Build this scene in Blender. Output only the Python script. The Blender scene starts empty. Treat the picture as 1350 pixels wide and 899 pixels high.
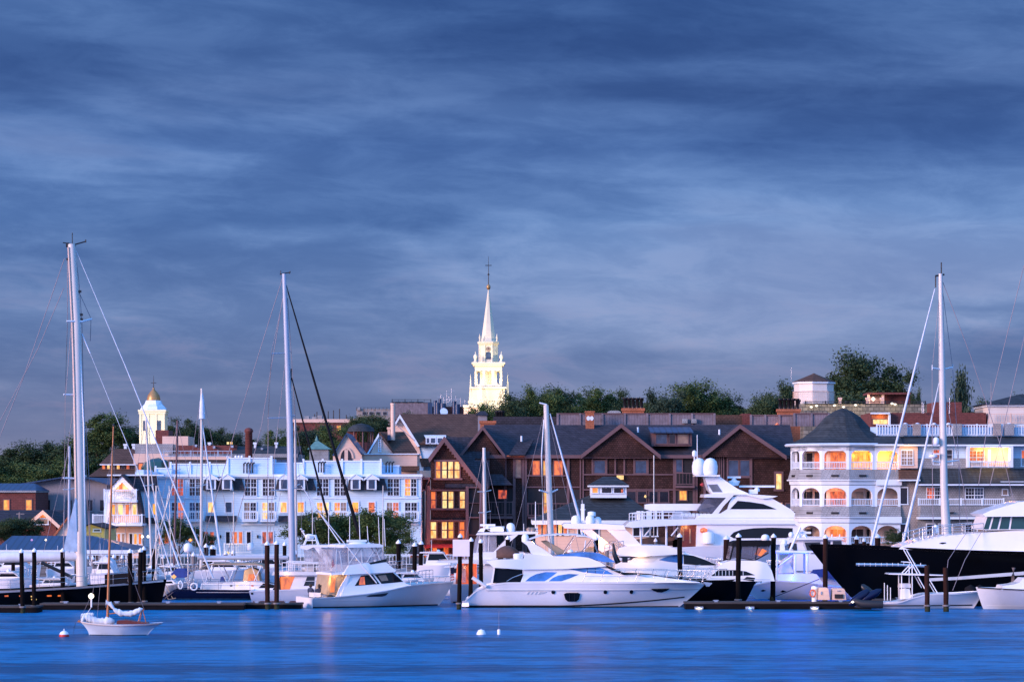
import bpy, math, random
from mathutils import Vector
from math import sin, cos, pi, radians, sqrt
random.seed(7)
C = bpy.context.scene
# ------------------------------------------------------------------ camera
F = 3770.0          # focal length in photo pixels (photo is 1350 wide)
CH = 8.0            # camera height above the water
HZ = 650.0          # photo row of the horizon
cam = bpy.data.cameras.new('camera'); camo = bpy.data.objects.new('camera', cam)
C.collection.objects.link(camo); C.camera = camo
camo.location = (0, 0, CH); camo.rotation_euler = (pi/2, 0, 0)
cam.sensor_width = 36; cam.lens = 36*F/1350
cam.shift_y = (HZ-449.5)/1350
cam.clip_start = 1; cam.clip_end = 12000
# ------------------------------------------------------------------ world
W = bpy.data.worlds.new('World'); C.world = W; W.use_nodes = True
nt = W.node_tree; nt.nodes.clear()
def N(t, **k):
    n = nt.nodes.new(t)
    for a, b in k.items(): setattr(n, a, b)
    return n
def mth(op, a, b=None, c=None, clamp=False):
    n = N('ShaderNodeMath', operation=op, use_clamp=clamp)
    for i, v in enumerate((a, b, c)):
        if v is None: continue
        if isinstance(v, (int, float)): n.inputs[i].default_value = v
        else: nt.links.new(v, n.inputs[i])
    return n.outputs[0]
def mixc(mode, f, a, b):
    n = N('ShaderNodeMix', data_type='RGBA', blend_type=mode)
    for i, v in ((0, f), (6, a), (7, b)):
        if isinstance(v, (int, float)): n.inputs[i].default_value = v
        elif isinstance(v, tuple): n.inputs[i].default_value = v+(1,)
        else: nt.links.new(v, n.inputs[i])
    return n.outputs[2]
def ramp(fac, stops, interp='LINEAR'):
    n = N('ShaderNodeValToRGB'); cr = n.color_ramp; cr.interpolation = interp
    while len(cr.elements) < len(stops): cr.elements.new(.5)
    for e, (p, c) in zip(cr.elements, stops): e.position = p; e.color = c+(1,)
    nt.links.new(fac, n.inputs[0]); return n.outputs[0]
tc = N('ShaderNodeTexCoord'); sp = N('ShaderNodeSeparateXYZ'); nt.links.new(tc.outputs['Generated'], sp.inputs[0])
dx, dy_, dz = sp.outputs
def noise(sx, sz, detail, rough, dist=0.0, off=0.0):
    cb = N('ShaderNodeCombineXYZ')
    # slight tilt so that the streaks rise to the right
    tz = mth('ADD', dz, mth('MULTIPLY', dx, 0.04))
    nt.links.new(mth('ADD', mth('MULTIPLY', dx, sx), off), cb.inputs[0]); nt.links.new(mth('MULTIPLY', dy_, sx*.4), cb.inputs[1])
    nt.links.new(mth('MULTIPLY', tz, sz), cb.inputs[2])
    n = N('ShaderNodeTexNoise'); n.inputs['Scale'].default_value = 1; n.inputs['Detail'].default_value = detail
    n.inputs['Roughness'].default_value = rough; n.inputs['Distortion'].default_value = dist
    nt.links.new(cb.outputs[0], n.inputs['Vector']); return n.outputs[0]
sky = N('ShaderNodeTexSky', sky_type='NISHITA', sun_disc=False)
sky.sun_elevation = radians(3); sky.sun_rotation = radians(205)
base = ramp(mth('MULTIPLY', dz, 4.0, clamp=True), [
    (0.0, (.215, .215, .345)), (.10, (.205, .245, .425)), (.23, (.180, .272, .520)), (.38, (.128, .245, .535)), (.48, (.084, .180, .450)), (.56, (.060, .134, .360)), (.66, (.062, .142, .375)), (1.0, (.09, .19, .48))])
n1 = noise(4.5, 38, 6, .5, .3, 3.0)
n2 = noise(26, 95, 10, .66, .35, 11.0)
n3 = noise(3.0, 15, 4, .5, .3, 7.3)
mr = lambda v, a, b, c, d: (lambda n: (nt.links.new(v, n.inputs[0]), [setattr(n.inputs[i+1], 'default_value', q) for i, q in enumerate((a, b, c, d))], n.outputs[0])[2])(N('ShaderNodeMapRange', interpolation_type='SMOOTHSTEP'))
f1 = mr(n1, .42, .58, .80, 1.17)
f2 = mr(n2, .34, .68, .88, 1.13)
f3 = mr(n3, .38, .64, .78, 1.16)
fac0 = mth('MULTIPLY', mth('MULTIPLY', f1, f2), f3)
hz = mr(dz, .0, .07, .35, 1.0)      # clouds lose contrast towards the horizon
fac = mth('ADD', mth('MULTIPLY', fac0, hz), mth('SUBTRACT', 1.0, hz))
fcol = N('ShaderNodeCombineXYZ')
for i_, e_ in enumerate((1.5, 1.10, .70)): nt.links.new(mth('POWER', fac, e_), fcol.inputs[i_])
clo = N('ShaderNodeVectorMath', operation='MULTIPLY'); nt.links.new(base, clo.inputs[0]); nt.links.new(fcol.outputs[0], clo.inputs[1])
# warm rose tint in the thin bright streaks towards the horizon
pk = mth('MULTIPLY', mr(n2, .50, .68, 0, 1), mr(dz, .11, .0, 0, .55))
col = mixc('MIX', mth('MULTIPLY', pk, .55), clo.outputs[0], (.33, .28, .46))
# bright veil of cloud low in the upper sky
col = mixc('MIX', mth('MULTIPLY', mr(n3, .52, .70, 0, .5), mr(n1, .48, .62, 0, 1)), col, (.165, .24, .49))
sks = N('ShaderNodeVectorMath', operation='SCALE'); nt.links.new(sky.outputs[0], sks.inputs[0]); sks.inputs['Scale'].default_value = .05
sk = mixc('MIX', .95, sks.outputs[0], col)
# afterglow: the sky behind the camera (west) is far brighter than the one in front
wst = mr(dy_, .25, -.75, 1.0, 1.0)
zen = mr(dz, .15, .8, 1.0, 1.3)
sc = N('ShaderNodeVectorMath', operation='SCALE'); nt.links.new(sk, sc.inputs[0]); nt.links.new(mth('MULTIPLY', wst, zen), sc.inputs['Scale'])
glow = mth('MULTIPLY', mr(dy_, -.15, -.95, 0, 1), mr(dz, .45, .0, 0, 1))
top = mixc('ADD', mr(dz, .15, .75, 0, 1), sc.outputs[0], (.05, .18, .48))
west = mixc('ADD', mth('MULTIPLY', mr(dy_, .35, -.7, 0, 1), mr(dz, -.05, .05, 0, 1)), top, (.14, .50, 1.08))
fin = mixc('ADD', glow, west, (.45, .16, .12))
bg = N('ShaderNodeBackground'); bg.inputs[1].default_value = 1.0
nt.links.new(fin, bg.inputs[0])
wo = N('ShaderNodeOutputWorld'); nt.links.new(bg.outputs[0], wo.inputs[0])
# ------------------------------------------------------------------ key: afterglow from low behind the camera's left shoulder
sl = bpy.data.lights.new('afterglow_sun', 'SUN'); slo = bpy.data.objects.new('afterglow_sun', sl); C.collection.objects.link(slo)
sl.energy = 4.9; sl.angle = radians(22); sl.color = (1.0, .67, .64)
slo.rotation_euler = Vector((.92, .60, -.26)).to_track_quat('-Z', 'Y').to_euler()
C.view_settings.view_transform = 'Standard'; C.view_settings.look = 'None'
C.view_settings.exposure = 0.0; C.view_settings.gamma = 1.0
# ------------------------------------------------------------------ materials
def newmat(name):
    m = bpy.data.materials.new(name); m.use_nodes = True
    return m, m.node_tree, m.node_tree.nodes['Principled BSDF']
def mat(name, col, rough=.5, var=.18, vs=1.5, bump=0., bs=8., metal=0., coat=0., pat=None, psc=(1, 1), pdark=.6, stretch=None, spec=.5):
    """principled surface: noise-mottled base colour, optional pattern (courses, boards, seams, bricks) and bump"""
    m, t, p = newmat(name); L = t.links.new
    def nn(ty, **k):
        n = t.nodes.new(ty)
        for a, b in k.items(): setattr(n, a, b)
        return n
    tcn = nn('ShaderNodeTexCoord'); geo = nn('ShaderNodeNewGeometry')
    pos = geo.outputs['Position']
    mp = nn('ShaderNodeMapping'); L(pos, mp.inputs[0])
    if stretch: mp.inputs['Scale'].default_value = stretch
    nz = nn('ShaderNodeTexNoise'); nz.inputs['Scale'].default_value = vs; nz.inputs['Detail'].default_value = 5; nz.inputs['Roughness'].default_value = .6
    L(mp.outputs[0], nz.inputs['Vector'])
    r = nn('ShaderNodeMapRange'); L(nz.outputs[0], r.inputs[0])
    for i, v in enumerate((.3, .7, 1-var, 1+var)): r.inputs[i+1].default_value = v
    rgb = nn('ShaderNodeRGB'); rgb.outputs[0].default_value = (*col, 1)
    v1 = nn('ShaderNodeVectorMath', operation='SCALE'); L(rgb.outputs[0], v1.inputs[0]); L(r.outputs[0], v1.inputs['Scale'])
    out = v1.outputs[0]; hgt = nz.outputs[0]
    if pat:
        s = nn('ShaderNodeSeparateXYZ'); L(pos, s.inputs[0])
        a = nn('ShaderNodeMath', operation='ADD'); L(s.outputs[0], a.inputs[0]); L(s.outputs[1], a.inputs[1])
        c = nn('ShaderNodeCombineXYZ'); L(a.outputs[0], c.inputs[0]); L(s.outputs[2], c.inputs[1])
        if pat == 'brick':
            b = nn('ShaderNodeTexBrick'); L(c.outputs[0], b.inputs['Vector'])
            b.inputs['Scale'].default_value = 1; b.inputs['Brick Width'].default_value = psc[0]; b.inputs['Row Height'].default_value = psc[1]
            b.inputs['Mortar Size'].default_value = psc[1]*.12; b.inputs['Mortar Smooth'].default_value = .3
            b.inputs['Color1'].default_value = (1, 1, 1, 1); b.inputs['Color2'].default_value = (pdark, pdark, pdark, 1)
            b.inputs['Mortar'].default_value = (pdark*.62,)*3+(1,)
            mm = nn('ShaderNodeMix', data_type='RGBA', blend_type='MULTIPLY'); mm.inputs[0].default_value = 1
            L(out, mm.inputs[6]); L(b.outputs[0], mm.inputs[7]); out = mm.outputs[2]; hgt = b.outputs[0]
        else:
            ax = {'rows': 2, 'seams': 0}[pat]
            src = s.outputs[2] if ax == 2 else s.outputs[0]
            q = nn('ShaderNodeMath', operation='MULTIPLY'); L(src, q.inputs[0]); q.inputs[1].default_value = 1/psc[0]
            fr = nn('ShaderNodeMath', operation='FRACT'); L(q.outputs[0], fr.inputs[0])
            lt = nn('ShaderNodeMapRange'); L(fr.outputs[0], lt.inputs[0])
            for i, v in enumerate((0, psc[1], pdark, 1)): lt.inputs[i+1].default_value = v
            sc_ = nn('ShaderNodeVectorMath', operation='SCALE'); L(out, sc_.inputs[0]); L(lt.outputs[0], sc_.inputs['Scale']); out = sc_.outputs[0]
            hgt = lt.outputs[0]
    L(out, p.inputs['Base Color'])
    p.inputs['Roughness'].default_value = rough; p.inputs['Metallic'].default_value = metal
    p.inputs['Coat Weight'].default_value = coat; p.inputs['Specular IOR Level'].default_value = spec
    if bump:
        bn = nn('ShaderNodeBump'); bn.inputs['Strength'].default_value = bump; bn.inputs['Distance'].default_value = .04
        if not pat:
            n2_ = nn('ShaderNodeTexNoise'); n2_.inputs['Scale'].default_value = bs; n2_.inputs['Detail'].default_value = 4; L(pos, n2_.inputs['Vector']); hgt = n2_.outputs[0]
        L(hgt, bn.inputs['Height']); L(bn.outputs[0], p.inputs['Normal'])
    return m
def lit(name, c1, c2, strength, sc=.9):
    """lit glass / lamp: uneven warm light from the room behind (curtains, lamps)"""
    m, t, p = newmat(name); L = t.links.new
    geo = t.nodes.new('ShaderNodeNewGeometry'); mp = t.nodes.new('ShaderNodeMapping'); mp.inputs['Scale'].default_value = (3.2, .1, 1.5)
    L(geo.outputs['Position'], mp.inputs[0])
    nz = t.nodes.new('ShaderNodeTexNoise'); nz.inputs['Scale'].default_value = sc; nz.inputs['Detail'].default_value = 3; L(mp.outputs[0], nz.inputs['Vector'])
    rp = t.nodes.new('ShaderNodeValToRGB'); L(nz.outputs[0], rp.inputs[0])
    rp.color_ramp.elements[0].position = .36; rp.color_ramp.elements[0].color = (*c1, 1)
    rp.color_ramp.elements[1].position = .60; rp.color_ramp.elements[1].color = (*c2, 1)
    p.inputs['Base Color'].default_value = (.1, .08, .06, 1); p.inputs['Roughness'].default_value = .25
    L(rp.outputs[0], p.inputs['Emission Color']); p.inputs['Emission Strength'].default_value = strength
    return m
m_ = {}
m_['gel'] = mat('white_gelcoat', (.85, .82, .82), .22, .04, .6, coat=.3)
m_['gel2'] = mat('offwhite_gelcoat', (.70, .68, .68), .28, .06, .7, coat=.2)
m_['greyhull'] = mat('pale_grey_hull', (.55, .57, .60), .25, .06, .6, coat=.3)
m_['paleblue'] = mat('pale_blue_hull', (.50, .60, .72), .3, .06, 1, coat=.2)
m_['black'] = mat('black_hull', (.0022, .0022, .003), .3, .2, .5, spec=.12)
m_['navy'] = mat('navy_hull', (.004, .007, .035), .25, .15, .5, spec=.3)
m_['boot'] = mat('boot_stripe', (.02, .018, .022), .4, .1)
m_['redboot'] = mat('red_boot', (.20, .03, .02), .4, .1)
m_['glassd'] = mat('dark_glass', (.006, .008, .012), .06, .2, .4, spec=.22)
m_['glassg'] = mat('green_glass', (.02, .07, .07), .05, .2, .4)
m_['glassb'] = mat('blue_tinted_glass', (.05, .18, .48), .08, .55, .7)
m_['roomd'] = mat('unlit_pane', (.014, .014, .022), .08, .5, 1.2)
m_['roomb'] = mat('unlit_blue_pane', (.035, .06, .11), .08, .5, 1.2)
m_['curtain'] = mat('pane_with_blind', (.24, .17, .13), .3, .4, 1.4)
m_['clear'] = mat('clear_vinyl', (.42, .42, .50), .12, .35, 1.2); m_['clear'].node_tree.nodes['Principled BSDF'].inputs['Alpha'].default_value = .45
m_['vdark'] = mat('smoky_vinyl', (.10, .10, .14), .12, .5, 1.2); m_['vdark'].node_tree.nodes['Principled BSDF'].inputs['Alpha'].default_value = .7
m_['canvas'] = mat('white_canvas', (.62, .65, .72), .8, .12, 2, bump=.2)
m_['tan'] = mat('tan_canvas', (.36, .27, .18), .8, .15, 2, bump=.2)
m_['brownc'] = mat('brown_canvas', (.09, .045, .035), .8, .25, 2.5, bump=.3)
m_['bluec'] = mat('blue_canvas', (.02, .05, .24), .8, .25, 2.5, bump=.3)
m_['blackc'] = mat('black_canvas', (.010, .010, .013), .8, .2, 2, spec=.1)
m_['steel'] = mat('stainless', (.55, .56, .60), .25, .1, 3, metal=.8)
m_['alu'] = mat('white_mast_paint', (.60, .56, .52), .35, .06, .5, coat=.1)
m_['alub'] = mat('blue_grey_mast', (.38, .42, .50), .35, .08, .5)
m_['wire'] = mat('rigging_wire', (.25, .22, .25), .4, .1)
m_['wirew'] = mat('white_rope', (.68, .68, .74), .6, .1)
m_['blackm'] = mat('black_metal', (.012, .012, .015), .35, .2)
m_['varnish'] = mat('varnished_spruce', (.42, .15, .05), .3, .2, 3, stretch=(6, 6, .5))
m_['mahog'] = mat('mahogany', (.12, .025, .02), .35, .25, 3, stretch=(1, 6, 6))
m_['teak'] = mat('teak_deck', (.25, .15, .09), .6, .25, 3, pat='rows', psc=(.3, .1))
m_['pile'] = mat('tarred_piling', (.006, .004, .004), .9, .5, 2, spec=.1, bump=.5, bs=6, stretch=(4, 4, .6))
m_['pileg'] = mat('weathered_piling', (.17, .15, .155), .85, .3, 2, bump=.5, stretch=(4, 4, .6))
m_['pilew'] = mat('brown_piling', (.030, .012, .009), .8, .4, 2, spec=.1, bump=.5, stretch=(4, 4, .6))
m_['tide'] = mat('tide_growth', (.030, .034, .018), .95, .6, 4, bump=.8, spec=.1)
m_['cap'] = mat('white_cap', (.78, .79, .82), .4, .05)
m_['dock'] = mat('dock_boards', (.05, .04, .036), .8, .35, 1.3, bump=.4, stretch=(.3, 3, 3))
m_['dockd'] = mat('dock_fascia', (.006, .005, .006), spec=.1, rough=.8, var=.5, vs=1.3, bump=.4, stretch=(.5, 3, 3))
m_['siding'] = mat('dusk_tinted_clapboard', (.50, .67, .82), .55, .06, .8, bump=.5, pat='rows', psc=(.24, .25), pdark=.78)  # white boards with the blue dusk light mixed into their colour
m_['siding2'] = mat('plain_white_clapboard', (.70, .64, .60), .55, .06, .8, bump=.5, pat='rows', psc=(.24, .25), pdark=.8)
m_['trim'] = mat('dusk_tinted_trim', (.66, .74, .84), .5, .05, 1)  # white paint, blue dusk light put into its colour as well
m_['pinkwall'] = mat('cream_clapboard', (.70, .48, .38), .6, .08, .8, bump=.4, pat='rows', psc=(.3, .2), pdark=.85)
m_['yellowwall'] = mat('yellow_siding', (.62, .50, .16), .6, .08, .8, bump=.3, pat='rows', psc=(.3, .2), pdark=.85)
m_['greywall'] = mat('grey_metal_siding', (.22, .21, .24), .6, .12, .6, bump=.3, pat='seams', psc=(.5, .12), pdark=.8)
m_['greysh'] = mat('grey_shingle', (.30, .31, .33), .8, .25, .8, bump=.4, pat='brick', psc=(.26, .19), pdark=.86)
m_['beige'] = mat('beige_shingle', (.34, .29, .27), .8, .22, .8, bump=.4, pat='brick', psc=(.26, .19), pdark=.88)
m_['shingle'] = mat('brown_cedar_shingle', (.064, .030, .027), spec=.2, rough=.85, var=.55, vs=.6, bump=1.0, pat='brick', psc=(.26, .21), pdark=.55)
m_['btrim'] = mat('mauve_brown_trim', (.125, .066, .072), .65, .15, 1)
m_['slate'] = mat('slate_roof', (.046, .044, .058), spec=.2, rough=.8, var=.25, vs=1.2, bump=.6, pat='brick', psc=(.4, .24), pdark=.72)
m_['slateg'] = mat('greenish_slate', (.045, .054, .062), spec=.2, rough=.8, var=.28, vs=1.2, bump=.6, pat='brick', psc=(.4, .24), pdark=.72)
m_['broof'] = mat('brown_asphalt_shingle', (.115, .064, .048), spec=.2, rough=.85, var=.2, vs=1.2, bump=.5, pat='brick', psc=(.4, .24), pdark=.78)
m_['blueroof'] = mat('blue_standing_seam', (.022, .050, .115), .35, .12, .8, bump=.6, pat='seams', psc=(.62, .35), pdark=.35)
m_['brick'] = mat('red_brick', (.17, .045, .038), .85, .25, 1.4, bump=.5, pat='brick', psc=(.5, .2), pdark=.75)
m_['obrick'] = mat('orange_brick', (.42, .13, .06), .85, .2, 1.4, bump=.5, pat='brick', psc=(.5, .2), pdark=.8)
m_['darkwood'] = mat('weathered_fence', (.17, .14, .165), .85, .3, 1.5, bump=.6, pat='seams', psc=(.3, .2), pdark=.45)
m_['stone'] = mat('rubble_stone', (.22, .20, .16), .85, .4, 1.2, bump=.6, pat='brick', psc=(.7, .5), pdark=.6)
m_['gold'] = mat('gilded_dome', (.42, .23, .09), .4, .2, 2, metal=.4)
m_['copper'] = mat('verdigris', (.10, .22, .20), .6, .2, 2)
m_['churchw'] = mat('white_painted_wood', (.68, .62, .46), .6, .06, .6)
m_['dark'] = mat('plain_dark', (.012, .011, .015), .8, .3)  # near-black that stands for the shade inside recesses and openings
m_['sign'] = mat('pale_sign_board', (.80, .70, .76), .6, .04)
m_['skin'] = mat('skin', (.45, .28, .22), .6, .1)
m_['hair'] = mat('dark_hair', (.02, .015, .012), .6, .1)
m_['shirt'] = mat('dark_shirt', (.02, .03, .07), .8, .1)
m_['bark'] = mat('bark', (.055, .04, .032), .9, .3, 3, bump=.5)
m_['rubber'] = mat('black_rubber', (.015, .015, .018), .6, .1)
m_['red'] = mat('red_paint', (.45, .03, .03), .5, .1)
m_['lifering'] = mat('orange_red_ring', (.65, .12, .05), .5, .1)
m_['sail'] = mat('furled_sail', (.58, .64, .72), .7, .15, 2, bump=.3)
m_['ly'] = lit('lit_yellow', (.80, .15, .008), (1.0, .52, .05), 1.05)
m_['lo'] = lit('lit_orange', (.42, .035, .004), (1.0, .20, .012), 1.0)
m_['lp'] = lit('lit_pale', (1.0, .36, .05), (1.0, .80, .32), 1.12)
m_['lr'] = lit('lit_red', (.12, .01, .006), (.85, .11, .02), 1.0)
m_['lw'] = lit('lamp_white', (1.0, .80, .6), (1.0, .92, .8), 2)
m_['lpur'] = lit('lit_purple', (.30, .12, .75), (.95, .62, 1.0), 1.0)
m_['lblu'] = lit('lamp_blue', (.1, .25, 1.0), (.2, .4, 1.0), 3)
def leafmat(name, c1, c2):
    m, t, p = newmat(name); L = t.links.new
    geo = t.nodes.new('ShaderNodeNewGeometry')
    nz = t.nodes.new('ShaderNodeTexNoise'); nz.inputs['Scale'].default_value = .55; nz.inputs['Detail'].default_value = 4
    L(geo.outputs['Position'], nz.inputs['Vector'])
    rp = t.nodes.new('ShaderNodeValToRGB'); L(nz.outputs[0], rp.inputs[0])
    rp.color_ramp.elements[0].position = .35; rp.color_ramp.elements[0].color = (*c1, 1)
    rp.color_ramp.elements[1].position = .65; rp.color_ramp.elements[1].color = (*c2, 1)
    oi = t.nodes.new('ShaderNodeObjectInfo')
    hs = t.nodes.new('ShaderNodeHueSaturation'); L(rp.outputs[0], hs.inputs['Color'])
    mr_ = t.nodes.new('ShaderNodeMapRange'); L(geo.outputs['Random Per Island'], mr_.inputs[0]); mr_.inputs[3].default_value = .72; mr_.inputs[4].default_value = 1.3
    L(mr_.outputs[0], hs.inputs['Value']); L(hs.outputs[0], p.inputs['Base Color'])
    p.inputs['Roughness'].default_value = .7; p.inputs['Specular IOR Level'].default_value = .2
    return m
m_['leafd'] = leafmat('dark_foliage', (.020, .040, .018), (.050, .080, .030))
m_['leafm'] = leafmat('mid_foliage', (.028, .055, .018), (.075, .115, .032))
m_['leafb'] = leafmat('bluegreen_foliage', (.022, .042, .026), (.048, .078, .046))
# ------------------------------------------------------------------ mesh tools
class MB:
    def __init__(s): s.v = []; s.f = []; s.sm = []; s.cut = None
    def add(s, vs, fs, smooth=False):
        o = len(s.v); s.v += [tuple(v) for v in vs]
        for f in fs: s.f.append(tuple(i+o for i in f)); s.sm.append(smooth)
        return s
    def box(s, x0, x1, y0, y1, z0, z1):
        x0, x1 = min(x0, x1), max(x0, x1); y0, y1 = min(y0, y1), max(y0, y1); z0, z1 = min(z0, z1), max(z0, z1)
        return s.add([(x0,y0,z0),(x1,y0,z0),(x1,y1,z0),(x0,y1,z0),(x0,y0,z1),(x1,y0,z1),(x1,y1,z1),(x0,y1,z1)],
                     [(0,3,2,1),(4,5,6,7),(0,1,5,4),(1,2,6,5),(2,3,7,6),(3,0,4,7)])
    def prism(s, poly, y0, y1, ax='y', fn=None):
        """polygon (a,b) extruded: ax 'y': (x,z) along y; 'x': (y,z) along x; 'z': (x,y) along z"""
        n = len(poly); P = []
        ar = sum(poly[i][0]*poly[(i+1) % n][1]-poly[(i+1) % n][0]*poly[i][1] for i in range(n))
        if ar < 0: poly = poly[::-1]
        for d in (y0, y1):
            for a, b in poly:
                P.append({'y': (a, d, b), 'x': (d, a, b), 'z': (a, b, d)}[ax])
        fs = [tuple(range(n)), tuple(range(2*n-1, n-1, -1))]+[(i, i+n, (i+1) % n+n, (i+1) % n) for i in range(n)]
        return s.add(P, fs)
    def cab(s, poly, w, tz=0., tx=0., x0=None, z0=None, yc=0.):
        """side profile (x,z) extruded across +-w, narrowing linearly with height and towards +x"""
        n = len(poly); zz = min(p[1] for p in poly) if z0 is None else z0; xx = min(p[0] for p in poly) if x0 is None else x0
        P = []
        for sg in (-1, 1):
            for x, z in poly: P.append((x, yc+sg*max(.05, w-tz*(z-zz)-tx*(x-xx)), z))
        return s.add(P, [tuple(range(n)), tuple(range(2*n-1, n-1, -1))]+[(i, i+n, (i+1) % n+n, (i+1) % n) for i in range(n)])
    def tube(s, pts, r, n=6, r2=None, smooth=True):
        pts = [Vector(p) for p in pts]; k = len(pts); rings = []
        rs = r if isinstance(r, (list, tuple)) else [r+((r2 if r2 is not None else r)-r)*i/max(1, k-1) for i in range(k)]
        for i, p in enumerate(pts):
            d = (pts[min(i+1, k-1)]-pts[max(i-1, 0)]).normalized()
            a = d.cross(Vector((0, 0, 1)));
            if a.length < .05: a = d.cross(Vector((1, 0, 0)))
            a.normalize(); b = d.cross(a)
            rings.append([p+(a*cos(2*pi*j/n)+b*sin(2*pi*j/n))*rs[i] for j in range(n)])
        return s.loft(rings, smooth)
    def loft(s, rings, smooth=True, cap=True):
        n = len(rings[0]); o = [v for r in rings for v in r]; fs = []
        for i in range(len(rings)-1):
            for j in range(n): fs.append((i*n+j, i*n+(j+1) % n, (i+1)*n+(j+1) % n, (i+1)*n+j))
        s.add(o, fs, smooth)
        if cap:
            s.add(rings[0], [tuple(range(n))]); s.add(rings[-1], [tuple(range(n-1, -1, -1))])
        return s
    def lathe(s, prof, cx=0, cy=0, n=16, smooth=True, rot=0, a0=0, a1=2*pi):
        rings = [[(cx+r*cos(rot+2*pi*j/n), cy+r*sin(rot+2*pi*j/n), z) for j in range(n)] for r, z in prof]
        return s.loft(rings, smooth)
    def face(s, pts): return s.add(pts, [tuple(range(len(pts)))])
    def slab(s, pts, t):
        """polygon in space given thickness t along its normal"""
        p = [Vector(q) for q in pts]; nrm = (p[1]-p[0]).cross(p[2]-p[0]).normalized()*t; n = len(p)
        return s.add(p+[q-nrm for q in p], [tuple(range(n)), tuple(range(2*n-1, n-1, -1))]+[(i, i+n, (i+1) % n+n, (i+1) % n) for i in range(n)])
    def build(s, name, mt, parent=None):
        if s.cut:                      # the two sides of a boat: one mesh each
            nv, nf = s.cut; a, b = MB(), MB()
            a.v, a.f, a.sm = s.v[:nv], s.f[:nf], s.sm[:nf]; b.v = s.v[nv:]; b.f = [tuple(i-nv for i in f) for f in s.f[nf:]]; b.sm = s.sm[nf:]
            o = a.build(name, mt, parent); b.build(name, mt, parent); return o
        me = bpy.data.meshes.new(name); me.from_pydata(s.v, [], s.f); me.validate()
        me.materials.append(m_[mt] if isinstance(mt, str) else mt)
        if len(me.polygons) == len(s.sm): me.polygons.foreach_set('use_smooth', s.sm)
        me.update()
        import bmesh
        b = bmesh.new(); b.from_mesh(me); bmesh.ops.recalc_face_normals(b, faces=b.faces); b.to_mesh(me); b.free()
        o = bpy.data.objects.new(name, me); C.collection.objects.link(o)
        if parent is not None: o.parent = parent
        return o
def tag(o, label, cat, group=None):
    o['label'] = label; o['category'] = cat
    if group: o['group'] = group
    return o
class Th:
    """a thing: an Empty at its base plus helpers that turn photo pixels at its distance into local metres"""
    def __init__(s, name, label, cat, px, D, z0=0., group=None, rot=0., dy=0.):
        s.D = D; s.X0 = (px-675)*D/F; s.z0 = z0; s.dy = dy; s.rot = rot; s.px = px
        r = bpy.data.objects.new(name, None); C.collection.objects.link(r); r.location = (s.X0, D, z0); r.rotation_euler = (0, 0, rot)
        r.empty_display_size = .5
        tag(r, label, cat, group); s.r = r
    def x(s, px, dy=None):
        d = s.D+(s.dy if dy is None else dy); return (px-675)*d/F-s.X0
    def z(s, py, dy=None):
        d = s.D+(s.dy if dy is None else dy); return CH+(HZ-py)*d/F-s.z0
    def p(s, px, py, dy=None): return (s.x(px, dy), s.z(py, dy))
    def P(s, px, py, y=0.): return (s.x(px, y), y, s.z(py, y))
    def poly(s, pts, dy=None): return [s.p(a, b, dy) for a, b in pts]
    def m(s, n): return n*s.D/F
def lamp(par, loc, e, col=(1, .6, .25), r=.15, name='lamp_light'):
    l = bpy.data.lights.new(name, 'POINT'); l.energy = e; l.color = col; l.shadow_soft_size = r
    o = bpy.data.objects.new(name, l); C.collection.objects.link(o); o.location = loc
    if par is not None: o.parent = par
    return o
def terrain(y):
    K = [(0, 1.5), (330, 1.5), (400, 4), (500, 9), (700, 14), (1200, 18), (9000, 22)]
    for (a, b), (c, d) in zip(K, K[1:]):
        if y <= c: return b+(d-b)*(y-a)/(c-a)
    return 22
# ------------------------------------------------------------------ water, land
def structure(name, mb, mt):
    o = mb.build(name, mt); o['kind'] = 'structure'; return o
wm, t, p = newmat('harbour_water'); L = t.links.new
geo = t.nodes.new('ShaderNodeNewGeometry')
def wn(sx, sy, sc, det):
    mp = t.nodes.new('ShaderNodeMapping'); mp.inputs['Scale'].default_value = (sx, sy, 1); L(geo.outputs['Position'], mp.inputs[0])
    n = t.nodes.new('ShaderNodeTexNoise'); n.inputs['Scale'].default_value = sc; n.inputs['Detail'].default_value = det; n.inputs['Roughness'].default_value = .6; L(mp.outputs[0], n.inputs['Vector']); return n.outputs[0]
a_ = wn(.45, 1.1, .9, 8); b_ = wn(.05, .30, .5, 6)
ad = t.nodes.new('ShaderNodeMath'); ad.operation = 'ADD'; L(a_, ad.inputs[0]); L(b_, ad.inputs[1])
bp = t.nodes.new('ShaderNodeBump'); bp.inputs['Strength'].default_value = .9; bp.inputs['Distance'].default_value = .8; L(ad.outputs[0], bp.inputs['Height'])
L(bp.outputs[0], p.inputs['Normal'])
rp = t.nodes.new('ShaderNodeValToRGB'); L(b_, rp.inputs[0])  # light and shade of the ripples painted into the base colour
rp.color_ramp.elements[0].position = .455; rp.color_ramp.elements[0].color = (.000, .080, .20, 1)
rp.color_ramp.elements[1].position = .545; rp.color_ramp.elements[1].color = (.002, .205, .47, 1)
L(rp.outputs[0], p.inputs['Base Color'])
hf = t.nodes.new('ShaderNodeMath'); hf.operation = 'MULTIPLY'; L(ad.outputs[0], hf.inputs[0]); hf.inputs[1].default_value = .5; L(hf.outputs[0], rp.inputs[0])
p.inputs['Roughness'].default_value = .30; p.inputs['IOR'].default_value = 1.33; p.inputs['Specular IOR Level'].default_value = .10
m_['water'] = wm
w = MB(); w.face([(-4000, -3000, 0), (4000, -3000, 0), (4000, 249, 0), (-4000, 249, 0)])
structure('water', w, 'water')
m_['ground'] = mat('ground', (.07, .065, .06), .9, .4, .2, bump=.3)
m_['quay'] = mat('granite_quay', (.16, .15, .15), .85, .3, .6, bump=.5, pat='brick', psc=(1.4, .5), pdark=.75)
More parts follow.
